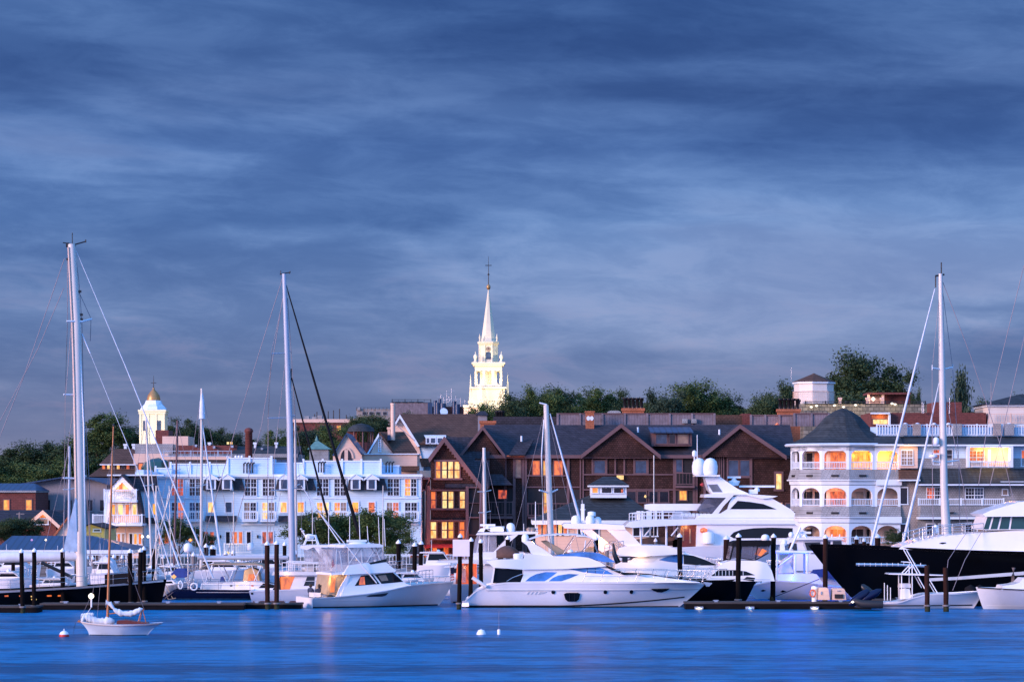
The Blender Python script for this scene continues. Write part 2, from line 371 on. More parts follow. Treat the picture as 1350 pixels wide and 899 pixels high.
g = MB(); ys = [249, 330, 400, 500, 600, 700, 900, 1200, 3000, 9000]
for i in range(len(ys)-1):
    g.face([(-6000, ys[i], terrain(ys[i])), (6000, ys[i], terrain(ys[i])), (6000, ys[i+1], terrain(ys[i+1])), (-6000, ys[i+1], terrain(ys[i+1]))])
structure('ground', g, 'ground')
q = MB(); q.box(-4000, 4000, 248.2, 249.2, -2, 1.62); structure('quay_wall', q, 'quay')
# ------------------------------------------------------------------ building helpers
def win(T, a, b, c, d, nx=2, nz=2, pane='roomd', frame='trim', dy=0, par=None, fw=.10, name='window', mw=.03, proud=.07):
    """window with frame, muntins and a pane child; a,b = left/top pixel, c,d = right/bottom pixel, dy = local y of the wall face"""
    x0, z1 = T.x(a, dy), T.z(b, dy); x1, z0 = T.x(c, dy), T.z(d, dy); par = par or T.r
    f = MB(); y0 = dy-proud
    f.box(x0-fw, x1+fw, y0, dy+.02, z1, z1+fw*1.2); f.box(x0-fw-.05, x1+fw+.05, y0-.05, dy+.02, z0-fw, z0)
    f.box(x0-fw, x0, y0, dy+.02, z0, z1); f.box(x1, x1+fw, y0, dy+.02, z0, z1)
    for i in range(1, nx): X = x0+(x1-x0)*i/nx; f.box(X-mw/2, X+mw/2, y0+.03, dy, z0, z1)
    for i in range(1, nz): Z = z0+(z1-z0)*i/nz; f.box(x0, x1, y0+.034, dy-.002, Z-mw/2, Z+mw/2)
    fo = f.build(name, frame, par)
    MB().box(x0, x1, dy-.045, dy-.012, z0, z1).build('pane', pane, fo)
    return fo
def dwin(T, a, b, c, d, panes=('roomd', 'roomd'), frame='trim', dy=0, par=None, nz=4, nx=2):
    """paired sash/french window: two leaves side by side, each with muntins, panes may differ"""
    x0, z1 = T.x(a, dy), T.z(b, dy); x1, z0 = T.x(c, dy), T.z(d, dy); par = par or T.r
    f = MB(); y0 = dy-.09; fw = .07; k = len(panes); mw = .026
    f.box(x0-fw, x1+fw, y0, dy+.02, z1, z1+fw*1.3); f.box(x0-fw-.04, x1+fw+.04, y0-.05, dy+.02, z0-fw, z0)
    f.box(x0-fw, x0, y0, dy+.02, z0, z1); f.box(x1, x1+fw, y0, dy+.02, z0, z1)
    fo = None; bars = []
    for q in range(k):
        A = x0+(x1-x0)*q/k; B = x0+(x1-x0)*(q+1)/k
        if q: f.box(A-.045, A+.045, y0+.01, dy, z0, z1)
        for i in range(1, nx): X = A+(B-A)*i/nx; f.box(X-mw/2, X+mw/2, y0+.03, dy, z0, z1)
    for i in range(1, nz):
        Z = z0+(z1-z0)*i/nz; f.box(x0, x1, y0+.034, dy-.002, Z-(.05 if i == nz-2 else mw/2), Z+(.03 if i == nz-2 else mw/2))
    fo = f.build('window', frame, par)
    for q in range(k):
        A = x0+(x1-x0)*q/k; B = x0+(x1-x0)*(q+1)/k
        MB().box(A+.01, B-.01, dy-.045, dy-.012, z0, z1).build('pane', panes[q], fo)
    return fo
def rail(T, a, b, py1, py0, dy, mt='trim', name='railing', step=.22, par=None, r=.022, posts=2.4, y2=None):
    x0, x1 = T.x(a, dy), T.x(b, dy); z1, z0 = T.z(py1, dy), T.z(py0, dy); f = MB()
    f.box(x0, x1, dy-.05, dy+.05, z1-.09, z1); f.box(x0, x1, dy-.03, dy+.03, z0+.04, z0+.12)
    n = max(1, int((x1-x0)/step))
    for i in range(1, n): X = x0+(x1-x0)*i/n; f.box(X-r, X+r, dy-r, dy+r, z0+.1, z1-.08)
    n = max(1, round((x1-x0)/posts))
    for i in range(n+1): X = x0+(x1-x0)*i/n; f.box(X-.07, X+.07, dy-.07, dy+.07, z0, z1+.06)
    return f.build(name, mt, par or T.r)
def gable_y(T, ap, le, ri, y0, y1, wall='shingle', roof='slate', trim='btrim', th=.28, over=.45, wallbot=None):
    """gable facing the camera: ridge runs away from it; ap/le/ri apex and eaves in pixels"""
    A, Lx, R = T.p(*ap, y0), T.p(*le, y0), T.p(*ri, y0)
    sh = lambda q, k: (q[0], q[1]-k)
    gw = MB(); gw.prism([sh(A, th+.05), (Lx[0]+over, Lx[1]-th+over*.3), (R[0]-over, R[1]-th+over*.3)], y0+.35, y0+.6)
    gw.build('gable_wall', wall, T.r)
    ro = MB()
    for E in (Lx, R): ro.prism([A, E, sh(E, th), sh(A, th)], y0, y1)
    ro.build('roof', roof, T.r)
    b = MB()
    for E in (Lx, R): b.prism([sh(A, -.03), sh(E, -.03), sh(E, th+.12), sh(A, th+.12)], y0-.07, y0-.003)
    b.build('bargeboard', trim, T.r)
def gable_x(T, a, b, pyr, pye, y0, yr, y1, roof='slate', th=.22, name='roof', trim=None):
    """roof with its ridge across the view, between pixel columns a..b"""
    x0, x1 = T.x(a, y0), T.x(b, y0); R = (yr, T.z(pyr, yr)); E = (y0, T.z(pye, y0)); B = (y1, E[1]+(R[1]-E[1])*(0 if y1 > yr+.1 else 1))
    m = MB(); m.prism([E, R, (R[0], R[1]-th), (E[0], E[1]-th)], x0, x1, 'x')
    if y1 > yr+.1: m.prism([R, B, (B[0], B[1]-th), (R[0], R[1]-th*1.2)], x0+.01, x1-.01, 'x')
    o = m.build(name, roof, T.r)
    if trim: MB().box(x0, x1, y0-.1, y0-.003, E[1]-th-.1, E[1]+.03).build('fascia', trim, T.r)
    return o
def hip(T, a, b, pye, ta, tb, pyt, y0, y1, roof, name='roof', th=.25, trim=None, ya=None, yb=None):
    """hipped roof: eave rectangle a..b x y0..y1 at row pye, top ridge ta..tb at row pyt"""
    ym = (y0+y1)/2; ya = ym if ya is None else ya; yb = ym if yb is None else yb
    ze = T.z(pye, y0); zt = T.z(pyt, ya); x0, x1 = T.x(a, y0), T.x(b, y0); u0, u1 = T.x(ta, ya), T.x(tb, ya)
    v = [(x0, y0, ze), (x1, y0, ze), (x1, y1, ze), (x0, y1, ze), (u0, ya, zt), (u1, ya, zt), (u1, yb, zt), (u0, yb, zt)]
    m = MB()
    if abs(yb-ya) < .01: m.add(v[:6], [(0, 1, 5, 4), (1, 2, 5), (2, 3, 4, 5), (3, 0, 4), (0, 3, 2, 1)])
    else: m.add(v, [(0, 1, 5, 4), (1, 2, 6, 5), (2, 3, 7, 6), (3, 0, 4, 7), (4, 5, 6, 7), (0, 3, 2, 1)])
    o = m.build(name, roof, T.r)
    if trim: MB().box(x0+.03, x1-.03, y0+.03, y1-.03, ze-th, ze-.004).build('eave_trim', trim, T.r)
    return o
def wallbox(T, a, b, py1, y0, y1, mt, name='wall', py0=None, zb=None, par=None):
    m = MB(); m.box(T.x(a, y0), T.x(b, y0), y0, y1, (T.z(py0, y0) if py0 is not None else (zb if zb is not None else -.5)), T.z(py1, y0))
    return m.build(name, mt, par or T.r)
def chimney(T, a, b, py1, py0, dy, mt='brick', pots=0, w=.9):
    m = MB(); x0, x1 = T.x(a, dy), T.x(b, dy); z1, z0 = T.z(py1, dy), T.z(py0, dy)
    m.box(x0, x1, dy, dy+w, z0, z1-.25); m.box(x0-.08, x1+.08, dy-.08, dy+w+.08, z1-.25, z1)
    o = m.build('chimney', mt, T.r)
    for i in range(pots):
        X = x0+(x1-x0)*(i+.5)/pots
        MB().lathe([(.16, z1-.02), (.13, z1+.9), (.17, z1+.92), (.17, z1+1.0)], X, dy+w/2, 8).build('chimney_pot', 'blackm', o)
    return o
# ================================================================== far town
def build_church():
    D = 500; T = Th('church_steeple', 'floodlit white tiered church steeple with a pointed spire rising above the dark treetops', 'steeple', 643.5, D, terrain(500))
    S = T.m(1)
    cx = T.x(644)
    def sq(a, b, py1, py0, name, mt='churchw', grow=0):
        h = (T.x(b)-T.x(a))/2+grow; return MB().box(cx-h, cx+h, -h, h, T.z(py0), T.z(py1)).build(name, mt, T.r)
    # lower tower
    h = (T.x(666)-T.x(622))/2
    MB().box(cx-h-.2, cx+h+.2, -h-.2, h+.2, -1, T.z(538)).build('tower_base', 'churchw', T.r)
    sq(622.5, 665.5, 512, 538, 'tower_block'); c = MB()
    c.box(cx-h-.25, cx+h+.25, -h-.25, h+.25, T.z(513), T.z(511)); c.box(cx-h-.5, cx+h+.5, -h-.5, h+.5, T.z(540), T.z(537.5)); c.build('cornice', 'churchw', T.r)
    # ledge with brick skirt, lower left
    MB().box(T.x(612), T.x(630), -h-1.6, -h-.1, T.z(550), T.z(538)).build('parapet', 'pinkwall', T.r)
    MB().box(T.x(611), T.x(631), -h-1.8, -h+.05, T.z(538), T.z(535)).build('parapet_cap', 'churchw', T.r)
    # corner obelisks
    for a, t, b_, yy in ((620.5, 494, 530, -1.5), (633.7, 497, 530, -h-1.2), (669.3, 492, 526, 0), (651, 500, 530, h+.5)):
        z1, z0 = T.z(t), T.z(b_); X = T.x(a); m = MB()
        m.box(X-.35, X+.35, yy-.35, yy+.35, z0-3, z0); m.box(X-.45, X+.45, yy-.45, yy+.45, z0-.2, z0+.12)
        m.lathe([(.42, z0), (.26, z0+(z1-z0)*.4), (.03, z1)], X, yy, 4, False, pi/4); m.build('obelisk', 'churchw', T.r)
    # belfry: corner piers, arches and the bright wall inside
    h2 = (T.x(663.5)-T.x(628))/2; z0, z1 = T.z(511), T.z(483)
    MB().box(cx-h2*.62, cx+h2*.62, -h2*.62, h2*.62, z0, z1).build('belfry_core', 'churchw', T.r)
    m = MB(); n = 3; wdt = 2*h2/n
    for side in range(4):
        ca, sa = cos(side*pi/2), sin(side*pi/2)
        R = lambda u, v, z: (cx+u*ca-v*sa, u*sa+v*ca, z)
        def bx(u0, u1, v0, v1, a, b): m.add([R(u0, v0, a), R(u1, v0, a), R(u1, v1, a), R(u0, v1, a), R(u0, v0, b), R(u1, v0, b), R(u1, v1, b), R(u0, v1, b)], [(0,3,2,1),(4,5,6,7),(0,1,5,4),(1,2,6,5),(2,3,7,6),(3,0,4,7)])
        e_ = 0 if side % 2 == 0 else .36
        bx(-h2+e_, h2-e_, -h2, -h2+.35, z1-1.0, z1); bx(-h2+e_, h2-e_, -h2+.002, -h2+.3, z0, z0+.5)
        for i in (range(n+1) if side % 2 == 0 else range(1, n)):
            u = -h2+wdt*i; bx(max(-h2, u-.24), min(h2, u+.24), -h2-.05, -h2+.38, z0, z1-.9)
        for i in range(n):        # arch heads
            a, b = -h2+wdt*i+.24, -h2+wdt*(i+1)-.24; r = (b-a)/2; zc = z1-.9-r
            for k in range(6):
                t0, t1 = pi*k/6, pi*(k+1)/6; u0, u1 = (a+b)/2-r*cos(t0), (a+b)/2-r*cos(t1)
                q0, q1 = zc+r*sin(t0), zc+r*sin(t1)
                m.add([R(u0, -h2, q0), R(u1, -h2, q1), R(u1, -h2, z1-.9), R(u0, -h2, z1-.9), R(u0, -h2+.3, q0), R(u1, -h2+.3, q1)], [(0, 1, 2, 3), (0, 4, 5, 1)])
    m.build('belfry', 'churchw', T.r)
    m = MB(); m.box(cx-h2-.35, cx+h2+.35, -h2-.35, h2+.35, z1, z1+.35); m.box(cx-h2-.55, cx+h2+.55, -h2-.55, h2+.55, z1+.35, z1+.6); m.build('belfry_cornice', 'churchw', T.r)
    # urns
    for sx in (-1, 1):
        for sy in (-1, 1):
            X, Y = cx+sx*(h2-.1), sy*(h2-.1); b0 = z1+.6
            MB().lathe([(.32, b0), (.3, b0+.3), (.14, b0+.45), (.36, b0+.85), (.3, b0+1.25), (.1, b0+1.4), (.04, b0+1.9)], X, Y, 8).build('urn', 'churchw', T.r)
    # lantern, eight sided with arched window and clock above
    h3 = (T.x(656.3)-T.x(632.5))/2; z0, z1 = z1+.6, T.z(452)
    MB().lathe([(h3*1.05, z0), (h3*1.05, z1)], cx, 0, 8, False, pi/8).build('lantern', 'churchw', T.r)
    m = MB()
    for k in range(8):
        a = pi/8+k*pi/4; X, Y = cx+h3*1.07*cos(a), h3*1.07*sin(a); m.tube([(X, Y, z0), (X, Y, z1)], .17, 6)
    m.build('lantern_columns', 'churchw', T.r)
    m = MB(); m.lathe([(h3*1.15, z1-.4), (h3*1.3, z1-.1), (h3*1.3, z1+.15), (h3*.9, z1+.3)], cx, 0, 8, False, pi/8); m.build('lantern_cornice', 'churchw', T.r)
    yf = -h3*1.05*cos(pi/8)-.06; X = T.x(648.2, 0); w_ = MB(); zb = T.z(474)
    w_.prism([(cx-.45, zb), (cx+.45, zb), (cx+.45, zb+1.0), (cx+.3, zb+1.2), (cx, zb+1.3), (cx-.3, zb+1.2), (cx-.45, zb+1.0)], yf, yf+.1); w_.build('louvred_window', 'roomb', T.r)
    ck = MB(); ck.add([(cx+.40*cos(2*pi*k/16), yf-.05, zb+1.75+.40*sin(2*pi*k/16)) for k in range(16)]+[(cx+.40*cos(2*pi*k/16), yf+.08, zb+1.75+.40*sin(2*pi*k/16)) for k in range(16)],
        [tuple(range(16))]+[(k, (k+1) % 16, (k+1) % 16+16, k+16) for k in range(16)]); co = ck.build('clock_face', 'curtain', T.r)
    MB().box(cx-.03, cx+.03, yf-.08, yf-.055, zb+1.73, zb+2.05).box(cx-.02, cx+.24, yf-.08, yf-.055, zb+1.73, zb+1.78).build('clock_hands', 'blackm', co)
    for sx in (-1, 1):
        for sy in (-1, 1): MB().lathe([(.18, z1+.2), (.1, z1+.5), (.2, z1+.8), (.03, z1+1.5)], cx+sx*h3*.95, sy*h3*.95, 6).build('finial', 'churchw', T.r)
    zt = T.z(382); MB().lathe([(1.42, z1+.3), (1.3, z1+.8), (.10, zt)], cx, 0, 8, False, pi/8).build('spire', 'churchw', T.r)
    m = MB(); m.lathe([(.02, zt-.1), (.3, zt+.15), (.36, zt+.45), (.3, zt+.75), (.02, zt+1.0)], cx, 0, 10); m.build('ball', 'gold', T.r)
    m = MB(); m.tube([(cx, 0, zt+.9), (cx, 0, T.z(338))], .09, 6, .03); zb = T.z(362); m.lathe([(.02, zb-.25), (.22, zb), (.02, zb+.25)], cx, 0, 8)
    m.box(cx-.55, cx+.55, -.03, .03, T.z(350.5), T.z(349.5)); m.build('weather_vane', 'blackm', T.r)
    # floodlights on the tower and on the roofs around it
    def spot(loc, tgt, e, sz=40):
        l = bpy.data.lights.new('floodlight', 'SPOT'); l.energy = e; l.color = (1, .80, .50); l.spot_size = radians(sz); l.spot_blend = .6; l.shadow_soft_size = .3
        o = bpy.data.objects.new('floodlight', l); C.collection.objects.link(o); o.parent = T.r; o.location = loc
        o.rotation_euler = (Vector(tgt)-Vector(loc)).to_track_quat('-Z', 'Y').to_euler()
    zz = T.z(545)
    spot((cx-7, -16, zz), (cx, 0, T.z(505)), 8000, 50); spot((cx+8, -15, zz), (cx, 0, T.z(500)), 8000, 50)
    spot((cx-3, -20, zz), (cx, 0, T.z(440)), 2200, 30); spot((cx+4, -18, zz), (cx, 0, T.z(465)), 2000, 30)
    for s_ in (-1, 1): lamp(T.r, (cx+s_*h2*.8, -h2*.8, T.z(508)), 260, (1, .8, .5), .2)
build_church()
def build_cupola():
    T = Th('cupola_tower', 'floodlit white square tower with a gilded dome, left of the tall sailing masts', 'tower', 202.5, 420, terrain(420))
    cx = T.x(202.5); h = (T.x(219)-T.x(186))/2
    MB().box(cx-h, cx+h, -h, h, -1, T.z(543)).build('tower_wall', 'churchw', T.r)
    m = MB()
    for k in (-1, -.33, .33, 1): m.box(cx+k*h*.93-.14, cx+k*h*.93+.14, -h-.1, -h, T.z(588), T.z(546))
    m.build('pilaster', 'churchw', T.r)
    m = MB(); m.box(cx-h-.2, cx+h+.2, -h-.2, h+.2, T.z(543), T.z(540.5)); m.box(cx-h-.12, cx+h+.12, -h-.12, h+.12, T.z(546), T.z(543)); m.build('cornice', 'churchw', T.r)
    for k in (-.55, .55): MB().box(cx+k*h-.3, cx+k*h+.3, -h-.05, -h+.02, T.z(568), T.z(555)).build('louvred_window', 'roomb', T.r)
    z = T.z
    MB().lathe([(h*1.12, z(540.5)), (h*1.0, z(537)), (h*.75, z(533)), (h*.62, z(528))], cx, 0, 8, False, pi/8).build('flared_roof', 'trim', T.r)
    MB().lathe([(.98, z(528.5)), (1.0, z(526)), (.86, z(521)), (.55, z(517)), (.2, z(514)), (.12, z(511))], cx, 0, 16).build('dome', 'gold', T.r)
    MB().tube([(cx, 0, z(512)), (cx, 0, z(495))], .07, 6, .02).box(cx-.4, cx+.4, -.02, .02, z(505), z(504.3)).build('weather_vane', 'blackm', T.r)
    for x, y in ((-5, -9), (5, -9)): 
        l = bpy.data.lights.new('floodlight', 'SPOT'); l.energy = 1900; l.color = (1, .86, .55); l.spot_size = radians(48); l.spot_blend = .5; l.shadow_soft_size = .3
        o = bpy.data.objects.new('floodlight', l); C.collection.objects.link(o); o.parent = T.r; o.location = (cx+x, y, z(592))
        o.rotation_euler = (Vector((cx, 0, z(558)))-o.location).to_track_quat('-Z', 'Y').to_euler()
build_cupola()
# ---- trees
leafsets = {}
def crown_mesh(seed, lobes, nleaf, size):
    rnd = random.Random(seed); vs = []; fs = []
    cl = []
    for (x, y, z, rx, ry, rz) in lobes:
        vol = rx*ry*rz
        for _ in range(max(6, int(26*vol**.66))):
            a, b = rnd.uniform(0, 2*pi), math.acos(rnd.uniform(-1, 1)); k = rnd.uniform(.5, 1.0)
            cl.append((x+rx*k*sin(b)*cos(a), y+ry*k*sin(b)*sin(a), z+rz*k*cos(b), rnd.uniform(.05, .13)))
    for i in range(nleaf):
        cx, cy, cz, cr = cl[i % len(cl)]
        p = Vector((cx+rnd.gauss(0, cr*.75), cy+rnd.gauss(0, cr*.75), cz+rnd.gauss(0, cr*.6)))
        u = Vector((rnd.gauss(0, 1), rnd.gauss(0, 1), rnd.gauss(0, .7))).normalized(); v = u.cross(Vector((rnd.gauss(0, 1), rnd.gauss(0, 1), rnd.gauss(0, 1)))).normalized()
        s = size*rnd.uniform(.6, 1.4); o = len(vs)
        vs += [tuple(p-u*s), tuple(p+v*s*.5), tuple(p+u*s), tuple(p-v*s*.5)]; fs.append((o, o+1, o+2, o+3))
    me = bpy.data.meshes.new('crown'); me.from_pydata(vs, [], fs); return me
# unit crowns: width about 1, height about 1, centred at z=.5
def rl(seed, n, spread=.32, r=(.19, .29), tall=1.):
    g = random.Random(seed); out = [(0, 0, .48, .38, .38, .38*tall)]
    for i in range(n):
        a = 2*pi*i/n+g.uniform(-.4, .4); q = g.uniform(.5, 1)*spread; rr = g.uniform(*r)
        out.append((q*cos(a), q*sin(a), g.uniform(.3, .80), rr, rr, rr*g.uniform(.8, 1.15)))
    return out
for k, (sd, n) in enumerate(((1, 7), (2, 9), (3, 6), (4, 8), (5, 10))):
    for mt in ('leafd', 'leafm', 'leafb'):
        me = leafsets.get(('b', k)) or crown_mesh(sd, rl(sd, n), 18000, .018); leafsets[('b', k)] = me
        m2 = me.copy(); m2.materials.append(m_[mt]); leafsets[(mt, k)] = m2
pt = crown_mesh(9, [(0, 0, .22, .5, .5, .2), (0, 0, .45, .42, .42, .2), (.03, 0, .66, .30, .30, .18), (0, 0, .84, .17, .17, .16)], 7000, .026); pt.materials.append(m_['leafb'])
trunkm = MB()
trunkm.tube([(0, 0, -.05), (.01, 0, .2), (0, .01, .5)], [.035, .026, .014], 7)
for a, z in ((.5, .2), (2.4, .25), (4.2, .22), (5.4, .33)):
    trunkm.tube([(0, 0, z), (.14*cos(a), .14*sin(a), z+.18), (.22*cos(a), .22*sin(a), z+.38)], [.016, .010, .004], 5)
_t = trunkm.build('trunk', 'bark'); trunk_me = _t.data; bpy.data.objects.remove(_t)
def tree(px, top, wpx, D, label, mt='leafd', k=0, group=None, bot=None, wd=None, low=.0, pointed=False):
    z0 = terrain(D) if D > 249 else 1.5; X = (px-675)*D/F; zt = CH+(HZ-top)*D/F; H = zt-z0; Wd = wpx*D/F
    r = bpy.data.objects.new('tree', None); C.collection.objects.link(r); r.location = (X, D, z0); r['label'] = label; r['category'] = 'tree'
    if group: r['group'] = group
    ch = min(H*.98, max(Wd*.75, H*.45)) if not pointed else H*.9
    c = bpy.data.objects.new('crown', pt if pointed else leafsets[(mt, k % 5)]); C.collection.objects.link(c); c.parent = r
    c.scale = (Wd*1.32, Wd*1.32, ch*1.15) if not pointed else (Wd*1.3, Wd*1.3, ch); c.location = (0, 0, H-ch*(1.06 if not pointed else 1.0)); c.rotation_euler = (0, 0, random.uniform(0, 6))
    t = bpy.data.objects.new('trunk', trunk_me); C.collection.objects.link(t); t.parent = r; t.scale = (min(H, Wd*1.4),)*2+(H-ch*.35,); 
    return r
TL = [ # px, top, width, D, material, k, label
 (140, 545, 66, 470, 'leafm', 0, 'tallest dark leafy tree behind the big white mast'),
 (178, 566, 44, 480, 'leafd', 1, 'rounded dark tree just left of the gilded-dome tower'),
 (112, 575, 52, 480, 'leafd', 2, 'dark tree just left of the tall tree behind the big mast'),
 (86, 584, 56, 500, 'leafd', 3, 'broad dark tree behind the grey metal shed roof'),
 (55, 589, 60, 500, 'leafd', 4, 'dark tree with an even top, third from the left picture edge on the far slope'),
 (24, 590, 58, 500, 'leafd', 0, 'dark tree second from the left edge on the far slope'),
 (-4, 594, 50, 500, 'leafd', 1, 'dark tree cut by the left picture edge on the far slope'),
 (50, 606, 70, 440, 'leafm', 2, 'lower olive-green tree in front of the dark slope, above the metal shed'),
 (100, 604, 60, 440, 'leafm', 3, 'lower green tree between the metal shed and the big mast'),
 (8, 612, 60, 440, 'leafm', 4, 'low green tree above the small brick house with yellow windows'),
 (148, 598, 60, 440, 'leafd', 0, 'low dark tree behind the house with the lit clerestory'),
 (234, 556, 40, 470, 'leafd', 1, 'dark tree directly right of the gilded-dome tower'),
 (258, 556, 44, 480, 'leafd', 2, 'dark tree behind the mast with the thin white top'),
 (284, 565, 40, 490, 'leafd', 3, 'small dark tree left of the round brick chimney'),
 (308, 574, 36, 480, 'leafb', 4, 'sparse bushy tree beside the round brick chimney'),
 (337, 578, 30, 480, 'leafd', 0, 'small tree just behind the round brick chimney'),
 (369, 570, 34, 470, 'leafm', 1, 'tree left of the tall blue-grey mast'),
 (392, 574, 34, 440, 'leafm', 2, 'tree between the blue-grey mast and its black furled sail'),
 (414, 561, 46, 440, 'leafb', 3, 'bluish tree around the small green-roofed cupola'),
 (440, 566, 40, 430, 'leafm', 4, 'tree behind the cream gable with the arched window'),
 (397, 592, 44, 400, 'leafm', 0, 'low bright-green shrub-like tree above the white hotel roof'),
 (424, 596, 40, 400, 'leafm', 1, 'low tree left of the cream gable above the hotel roof'),
 (492, 541, 52, 500, 'leafd', 2, 'dark round tree left of the tall metal chimney pipe'),
 (472, 552, 36, 490, 'leafd', 3, 'small dark tree behind the round-roofed gazebo'),
 (534, 548, 30, 520, 'leafd', 4, 'bush just right of the tall metal chimney pipe'),
 (642, 532, 44, 440, 'leafm', 0, 'tree covering the foot of the white church steeple'),
 (664, 523, 40, 450, 'leafd', 1, 'tree right in front of the lit steeple base'),
 (690, 514, 50, 470, 'leafd', 2, 'dark tree first to the right of the steeple'),
 (714, 510, 44, 470, 'leafm', 3, 'dark tree second to the right of the steeple'),
 (741, 516, 50, 480, 'leafd', 4, 'dark tree above the square orange rooftop chimney'),
 (781, 509, 56, 480, 'leafm', 0, 'round-topped tree above the roof-deck fence'),
 (817, 518, 44, 480, 'leafd', 1, 'smaller tree above the row of black chimney pots'),
 (842, 522, 36, 470, 'leafd', 2, 'low tree between two higher crowns over the condominium roof'),
 (876, 514, 44, 470, 'leafb', 3, 'thin airy tree left of the broad crown over the right roof deck'),
 (910, 508, 66, 480, 'leafm', 4, 'broad grey-green tree over the right end of the roof-deck fence'),
 (948, 513, 52, 480, 'leafm', 0, 'tree right of the broad grey-green crown'),
 (972, 526, 34, 480, 'leafd', 1, 'low tree left of the gap in the treetops'),
 (1010, 510, 50, 420, 'leafd', 2, 'dark round tree left of the white octagonal rooftop house'),
 (1036, 506, 44, 430, 'leafd', 3, 'dark round tree touching the white octagonal rooftop house'),
 (1136, 473, 72, 480, 'leafd', 4, 'largest dark tree right of the white octagonal rooftop house'),
 (1172, 480, 56, 480, 'leafd', 0, 'right half of the large dark treetop near the white mast'),
 (1108, 488, 48, 480, 'leafd', 1, 'dark tree at the left foot of the large treetop'),
 (1140, 505, 110, 470, 'leafd', 2, 'low wide dark tree below the large treetop'),
 (1206, 513, 16, 460, 'leafd', 3, 'small sparse tree just left of the white mast'),
 (1292, 530, 34, 470, 'leafd', 1, 'small dark tree left of the white house at the right edge'),
 (1346, 512, 22, 500, 'leafd', 2, 'treetop cut by the right picture edge'),
]
for px, top, wpx, D, mt, k, lb in TL: tree(px, top+(6 if px > 650 else 3), wpx, D, lb, mt, k, 'trees on the hill behind the harbour')
# the wooded slope behind, one far-off mass
rnd = random.Random(11); vs = []; fs = []
def woodtop(px):
    K = [(-800, 596), (-300, 606), (-60, 612), (120, 596), (200, 588), (250, 582), (310, 590), (350, 598), (380, 588), (480, 572), (620, 560), (640, 542), (690, 528), (780, 524), (850, 532), (900, 524), (960, 530), (1000, 545), (1060, 540), (1140, 512), (1200, 538), (1280, 545), (1420, 540)]
    for (a, b), (c, d) in zip(K, K[1:]):
        if px <= c: return b+(d-b)*(px-a)/(c-a)
    return 540
for i in range(62000):
    px = rnd.uniform(-60, 1400) if i < 30000 else rnd.choice((rnd.uniform(-800, -40), rnd.uniform(1380, 2150))); Y = rnd.uniform(505, 545); t = woodtop(px)+3*sin(px*.13)+2.5*sin(px*.31+1)+rnd.gauss(0, 1.2)
    zt = CH+(HZ-t)*Y/F; z_ = zt-abs(rnd.gauss(0, 2.6)); c = Vector(((px-675)*Y/F, Y, max(z_, 6)))
    u = Vector((rnd.gauss(0, 1), rnd.gauss(0, 1), rnd.gauss(0, .7))).normalized(); v = u.cross(Vector((rnd.gauss(0, 1), rnd.gauss(0, 1), rnd.gauss(0, 1)))).normalized(); s_ = rnd.uniform(.2, .5); o_ = len(vs)
    vs += [tuple(c-u*s_), tuple(c+v*s_*.6), tuple(c+u*s_), tuple(c-v*s_*.6)]; fs.append((o_, o_+1, o_+2, o_+3))
me = bpy.data.meshes.new('wooded_slope'); me.from_pydata(vs, [], fs); me.materials.append(m_['leafd']); wo2 = bpy.data.objects.new('wooded_slope', me); C.collection.objects.link(wo2)
tag(wo2, 'distant dark wooded slope behind the town roofs', 'woodland'); wo2['kind'] = 'stuff'
tree(1267, 492, 36, 460, 'pointed conifer-like tree right of the tall white mast', group='trees on the hill behind the harbour', pointed=True)
# waterfront trees
for px, top, wpx, D, mt, k, lb in [
 (418, 683, 62, 262, 'leafm', 1, 'leafy green tree in front of the white hotel, left of the black furled sail'),
 (456, 674, 66, 264, 'leafm', 2, 'tallest green tree in front of the lit hotel windows'),
 (496, 676, 66, 261, 'leafm', 3, 'bushy green tree at the right end of the white hotel'),
 (520, 702, 42, 259, 'leafm', 4, 'low green tree beside the dark pilings near the brown gable house'),
 (236, 684, 44, 266, 'leafm', 0, 'small garden tree with lights in front of the white hotel'),
 (268, 704, 26, 264, 'leafd', 3, 'small shrub right of the garden tree at the hotel'),
 (30, 680, 44, 276, 'leafd', 2, 'dark tree beside the utility pole at the left edge'),
 (5, 690, 34, 274, 'leafd', 4, 'dark low tree cut by the left picture edge near the blue roof'),
 (1180, 700, 22, 264, 'leafd', 1, 'dark shrub in front of the lower arcade of the round hotel'),
]: tree(px, top, wpx, D, lb, mt, k, 'trees along the waterfront')
